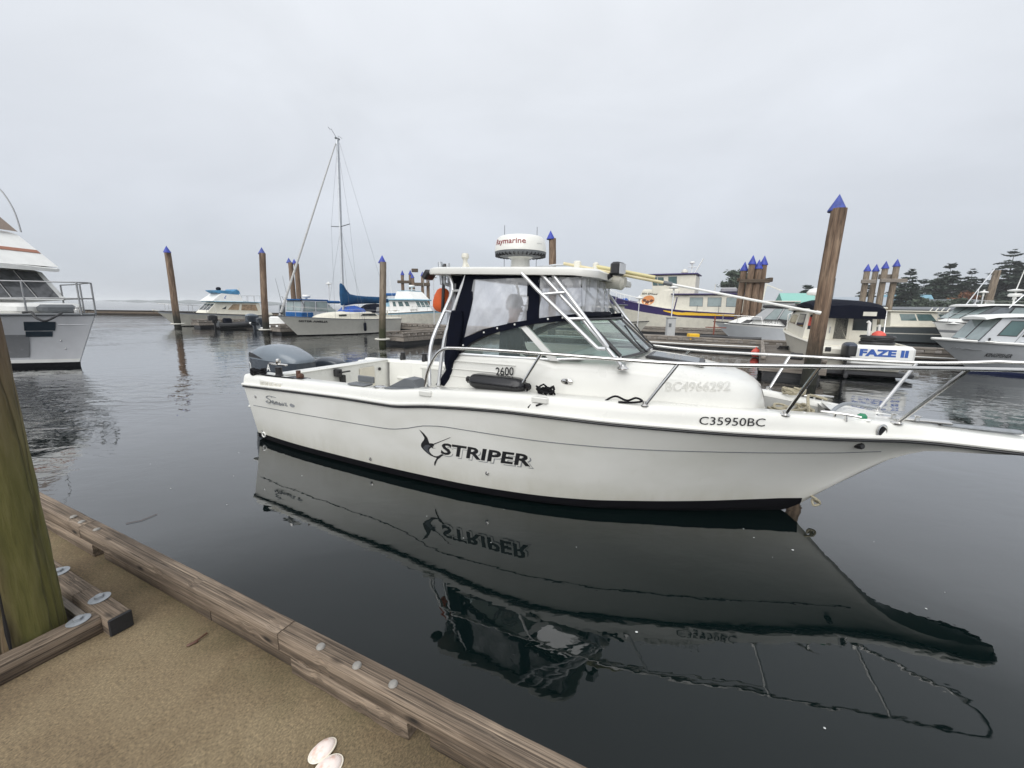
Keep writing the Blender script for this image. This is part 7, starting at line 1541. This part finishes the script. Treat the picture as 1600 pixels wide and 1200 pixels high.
for x in (2.9, 3.2, 3.5, 3.8): MB().tube([(x, -.7, 2.26), (x+.12, -.75, 2.5)], .03, 5).build('rod_holder', WHITE, ab)
MB().box((.35, -.4, 2.45), (.5, .6, .12), bev=.04).tube([(.2, -.6, 2.2), (.2, -.6, 2.45)], .03, 5).tube([(.5, -.6, 2.2), (.5, -.6, 2.45)], .03, 5).build('roof_seat', OFFW, ab)
ec = empty('express_cruiser', (36.3, 27.6, 0), R(188), 'white express cruiser with raked windscreen, hardtop and tall outriggers, bow pointing left', 'motorboat')
yb, zs, hf = gen_hull(ec, 9.9, 3.1, 1.62, 1.2, 1.4, WHITE, ANTIF, bands=((.55, .66, TEXTG),), boot=.1, p=2.2)
F = Frustum(ec, 'cuddy', 5.5, 9.3, 1.25, 1.3, 5.7, 8.0, .9, 1.95, WHITE, w0f=.5, w1f=.45, z0f=1.5)
G = Frustum(ec, 'screen', 4.2, 8.5, 1.2, 1.75, 4.4, 6.9, 1.0, 2.6, GREYM, w0f=.85)
for w in 'ps': G.window(w, [(.08, .1), (.45, .1), (.42, .92), (.08, .92)], GLASSP, BLACK); G.window(w, [(.5, .1), (.88, .1), (.80, .9), (.48, .92)], paint('grey_screen', (.16, .18, .2), .08), BLACK)
for u in (.04, .36, .68): G.window('f', (u, .08, u+.27, .92), GLASSP, BLACK)
MB().loft([[(x, -w, z), (x, -w*.85, z+.09), (x, w*.85, z+.09), (x, w, z)] for x, w, z in ((3.9, 1.2, 2.62), (5.5, 1.2, 2.66), (7.2, 1.05, 2.64), (7.9, .8, 2.56))]).build('hardtop', WHITE, ec, smooth=40)
bow_rail(ec, yb, zs, 5.2, 9.9, .55, 4); MB().loft([[(x, y, z) for y, z in ((-1.25, 2.4), (-1.2, 2.95), (1.2, 2.95), (1.25, 2.4))] for x in (3.7, 4.5)], closed=False, caps=False).build('arch', WHITE, ec)
radar(ec, (4.6, .3, 3.25), .32); MB().lathe([(.1, 0), (.36, .04), (.38, .1), (.1, .16), (0, .17)], (4.6, .3, 3.55), seg=14).tube([(4.6, .3, 2.7), (4.6, .3, 3.6)], .05, 6).build('aerial_stack', WHITE, ec)
for s in (-1, 1): MB().tube([(6.2, s*1.15, 2.5), (3.9, s*1.5, 5.1)], .03, 6).tube([(5.1, s*1.3, 2.7), (5.05, s*1.32, 3.8)], .02, 5).build('outrigger', ALUW, ec)
aerial(ec, (4.6, .3, 3.7), (4.2, .35, 5.9), .03); MB().tube([(5.6, -1.1, 2.7), (5.2, -1.15, 3.0), (3.8, -1.2, 3.0)], .03, 6).build('roof_rail', SS, ec)

# ---- motor yacht at the left edge
my = empty('motor_yacht', (-24.0, 13.0, 0), R(-3), 'tall white motor yacht at the left edge with steel rails and brown flybridge screen', 'motor yacht')
YR = paint('yacht_rail_steel', (.26, .265, .27), .3, metal=.6)
MYH = paint('yacht_hull', (.60, .61, .635), .3, var=.05, coat=.3)
yb, zs, hf = gen_hull(my, 11.5, 3.9, 1.58, 1.45, .75, MYH, ANTIF, bands=((.0, .07, WHITE), (.86, 1.0, MYH)), boot=.13, p=3.0, wl=.70, rub=GREYM, deck=WHITE, rubr=.035, flare=1.5)
MB().tube([(x, -(hf(x, 1.25)+.004), 1.27) for x in np.linspace(10.75, 11.3, 8)], .012, 6).build('hull_knuckle', MYH, my)
for (x0, x1, z0, z1) in ((10.1, 10.66, 1.10, 1.36), (10.12, 10.62, .92, 1.08)):
    MB().loft([[(x+.5*(z-1.36), -(hf(x+.5*(z-1.36), z)+.012), z) for z in (z0, (z0+z1)/2, z1)] for x in np.linspace(x0+.1, x1+.1, 6)], closed=False, caps=False).build('hull_window', paint('blue_black_glass', (.016, .03, .045), .08), my)
MB().loft([[(x+.45*(z-1), -(hf(x+.45*(z-1), z)+.010), z) for z in (.30, .7, .98)] for x in np.linspace(9.3, 10.1, 5)], closed=False, caps=False).build('hull_grey_patch', paint('grey_patch', (.22, .225, .235), .25), my)  # plain grey patch laid just proud of the lower bow side
fm = paint('tan_mahogany', (.16, .06, .03), .3, var=.4, scale=5)
F = Frustum(my, 'saloon', 2.0, 9.0, 1.55, 1.5, 2.0, 8.35, 1.40, 2.92, WHITE, w0f=1.42, w1f=1.32, z0f=1.98)
for u in (.04, .27, .50, .73): F.window('f', (u, .06, u+.20, .92), paint('windscreen_dark', (.10, .105, .11), .06, var=.5), BLACK, .025)
F.window('s', (.62, .36, .80, .92), GLASSD, BLACK); F.window('s', (.83, .40, .96, .92), paint('wood_lit_interior', (.14, .05, .025), .12, var=.5), BLACK); F.window('s', (.1, .36, .55, .92), GLASSD, BLACK)
MB().loft([[(x, -w, z), (x, -w, z+.09), (x, 0, z+.15), (x, w, z+.09), (x, w, z)] for x, w, z in ((1.6, 1.75, 2.95), (8.2, 1.72, 2.95), (8.7, 1.60, 2.92), (8.95, 1.3, 2.88))]).build('roof_brow', WHITE, my, smooth=40)
G = Frustum(my, 'flybridge', 3.0, 8.75, 1.55, 3.05, 3.2, 7.75, 1.3, 4.1, WHITE)
for w in 'sf': G.window(w, (.01, .40, .99, .49), paint('terracotta_band', (.36, .15, .09), .5), WHITE, .0, 'accent_band', 'band_face')
MB().loft([[G.face('f')(u, v, .04)+Vector((.08*v, 0, 0)) for u in (.0, .25, .5, .75, 1)] for v in (1.0, 1.25, 1.5)], closed=False, caps=False).build('fly_screen', clear('bronze_screen', (.5, .36, .25), .6, (.10, .06, .04)), my)
MB().loft([[G.face('s')(u, v, .04) for u in (.5, .75, 1.0)] for v in (1.0, 1.45)], closed=False, caps=False).build('fly_screen_side', clear('bronze_screen', (.5, .36, .25), .6, (.10, .06, .04)), my)
for y in (-1.2, 1.2): MB().tube([(8.1, y, 4.1), (7.98, y, 4.8), (7.6, y, 5.45), (6.9, y, 5.8)], .02, 8, smooth=4).build('bimini_frame', YR, my)
MB().tube([(8.35, -.9, 3.05), (8.35, -.9, 3.75)], .03, 6).build('fly_post', YR, my); MB().tube([(8.8, -.95, 3.05), (8.3, -.9, 3.7), (7.9, -.85, 4.6)], .018, 6).build('fly_stay', YR, my); MB().tube([(6.5, -1.6, 3.3), (8.0, -1.55, 3.3), (8.75, -1.2, 3.22), (8.9, -.6, 3.2)], .02, 6, smooth=3).build('roof_rail', YR, my)
xs_ = [8.9, 9.6, 10.3, 10.9, 11.3]
for hh in (.92, .46):
    pts = [(x, -max(yb(x)-.1, .2), zs(x)+hh) for x in xs_]; pts += [(11.42, 0, zs(11.4)+hh)]+[(x, max(yb(x)-.1, .2), zs(x)+hh) for x in reversed(xs_)]
    MB().tube(pts, .018, 8).build('bow_rail', YR, my)
for s in (-1, 1):
    for x in (8.9, 10.3, 11.3): MB().tube([(x, s*max(yb(x)-.1, .2), zs(x)-.02), (x, s*max(yb(x)-.1, .2), zs(x)+.92)], .022, 8).build('stanchion', YR, my)
MB().box((9.6, 0, 1.72), (1.3, 1.7, .32), bev=.1).build('sun_pad_base', WHITE, my); MB().box((10.45, -.1, 1.72), (.35, .9, .26), bev=.08).build('seat_bolster', GREYM, my); MB().lathe([(.09, 0), (.09, .12), (.05, .14), (.05, .2), (0, .21)], (11.0, -.05, 1.58), seg=12).build('windlass', SS, my)
MB().tube([(10.5, -1.0, 1.62), (10.7, -.95, 1.64), (10.85, -1.0, 1.50), (11.0, -.92, 1.40), (11.1, -.75, 1.5), (11.05, -.5, 1.62)], .03, 8, smooth=5).build('bow_line', BLACK, my)
# side gate / folded gangway hanging on the near side
gy = MB().tube([(10.35, -1.5, 1.45), (10.2, -1.55, 2.0), (10.05, -1.55, 2.05), (9.9, -1.5, 1.6)], .045, 8, smooth=4).build('folded_ladder', ALUW, my)
MB().loft([[(10.3-1.0*u, -1.72-.06*math.sin(math.pi*u), 1.12+h*math.sin(math.pi*u)) for u in np.linspace(0, 1, 10)] for h in (0, .22, .38)], closed=False, caps=False).build('gangway_wing', clear('smoked_acrylic', (.6, .62, .64), .6, (.28, .29, .3)), my)
MB().tube([(10.3-1.0*u, -1.73-.06*math.sin(math.pi*u), 1.12+.38*math.sin(math.pi*u)) for u in np.linspace(0, 1, 12)], .025, 6).tube([(10.3, -1.73, 1.12), (9.8, -1.8, 1.08), (9.3, -1.73, 1.12)], .022, 6).tube([(10.0, -1.6, 1.65), (9.8, -1.76, 1.14)], .05, 6).build('gangway_frame', ALUW, my)
for z in (.55, .8): MB().lathe([(.025, 0), (.02, .012), (0, .014)], seg=8, M=Matrix.Rotation(R(90), 4, 'X')).build('hull_fitting', SS, my, loc=(10.6, -(hf(10.6, z)+.0), z))
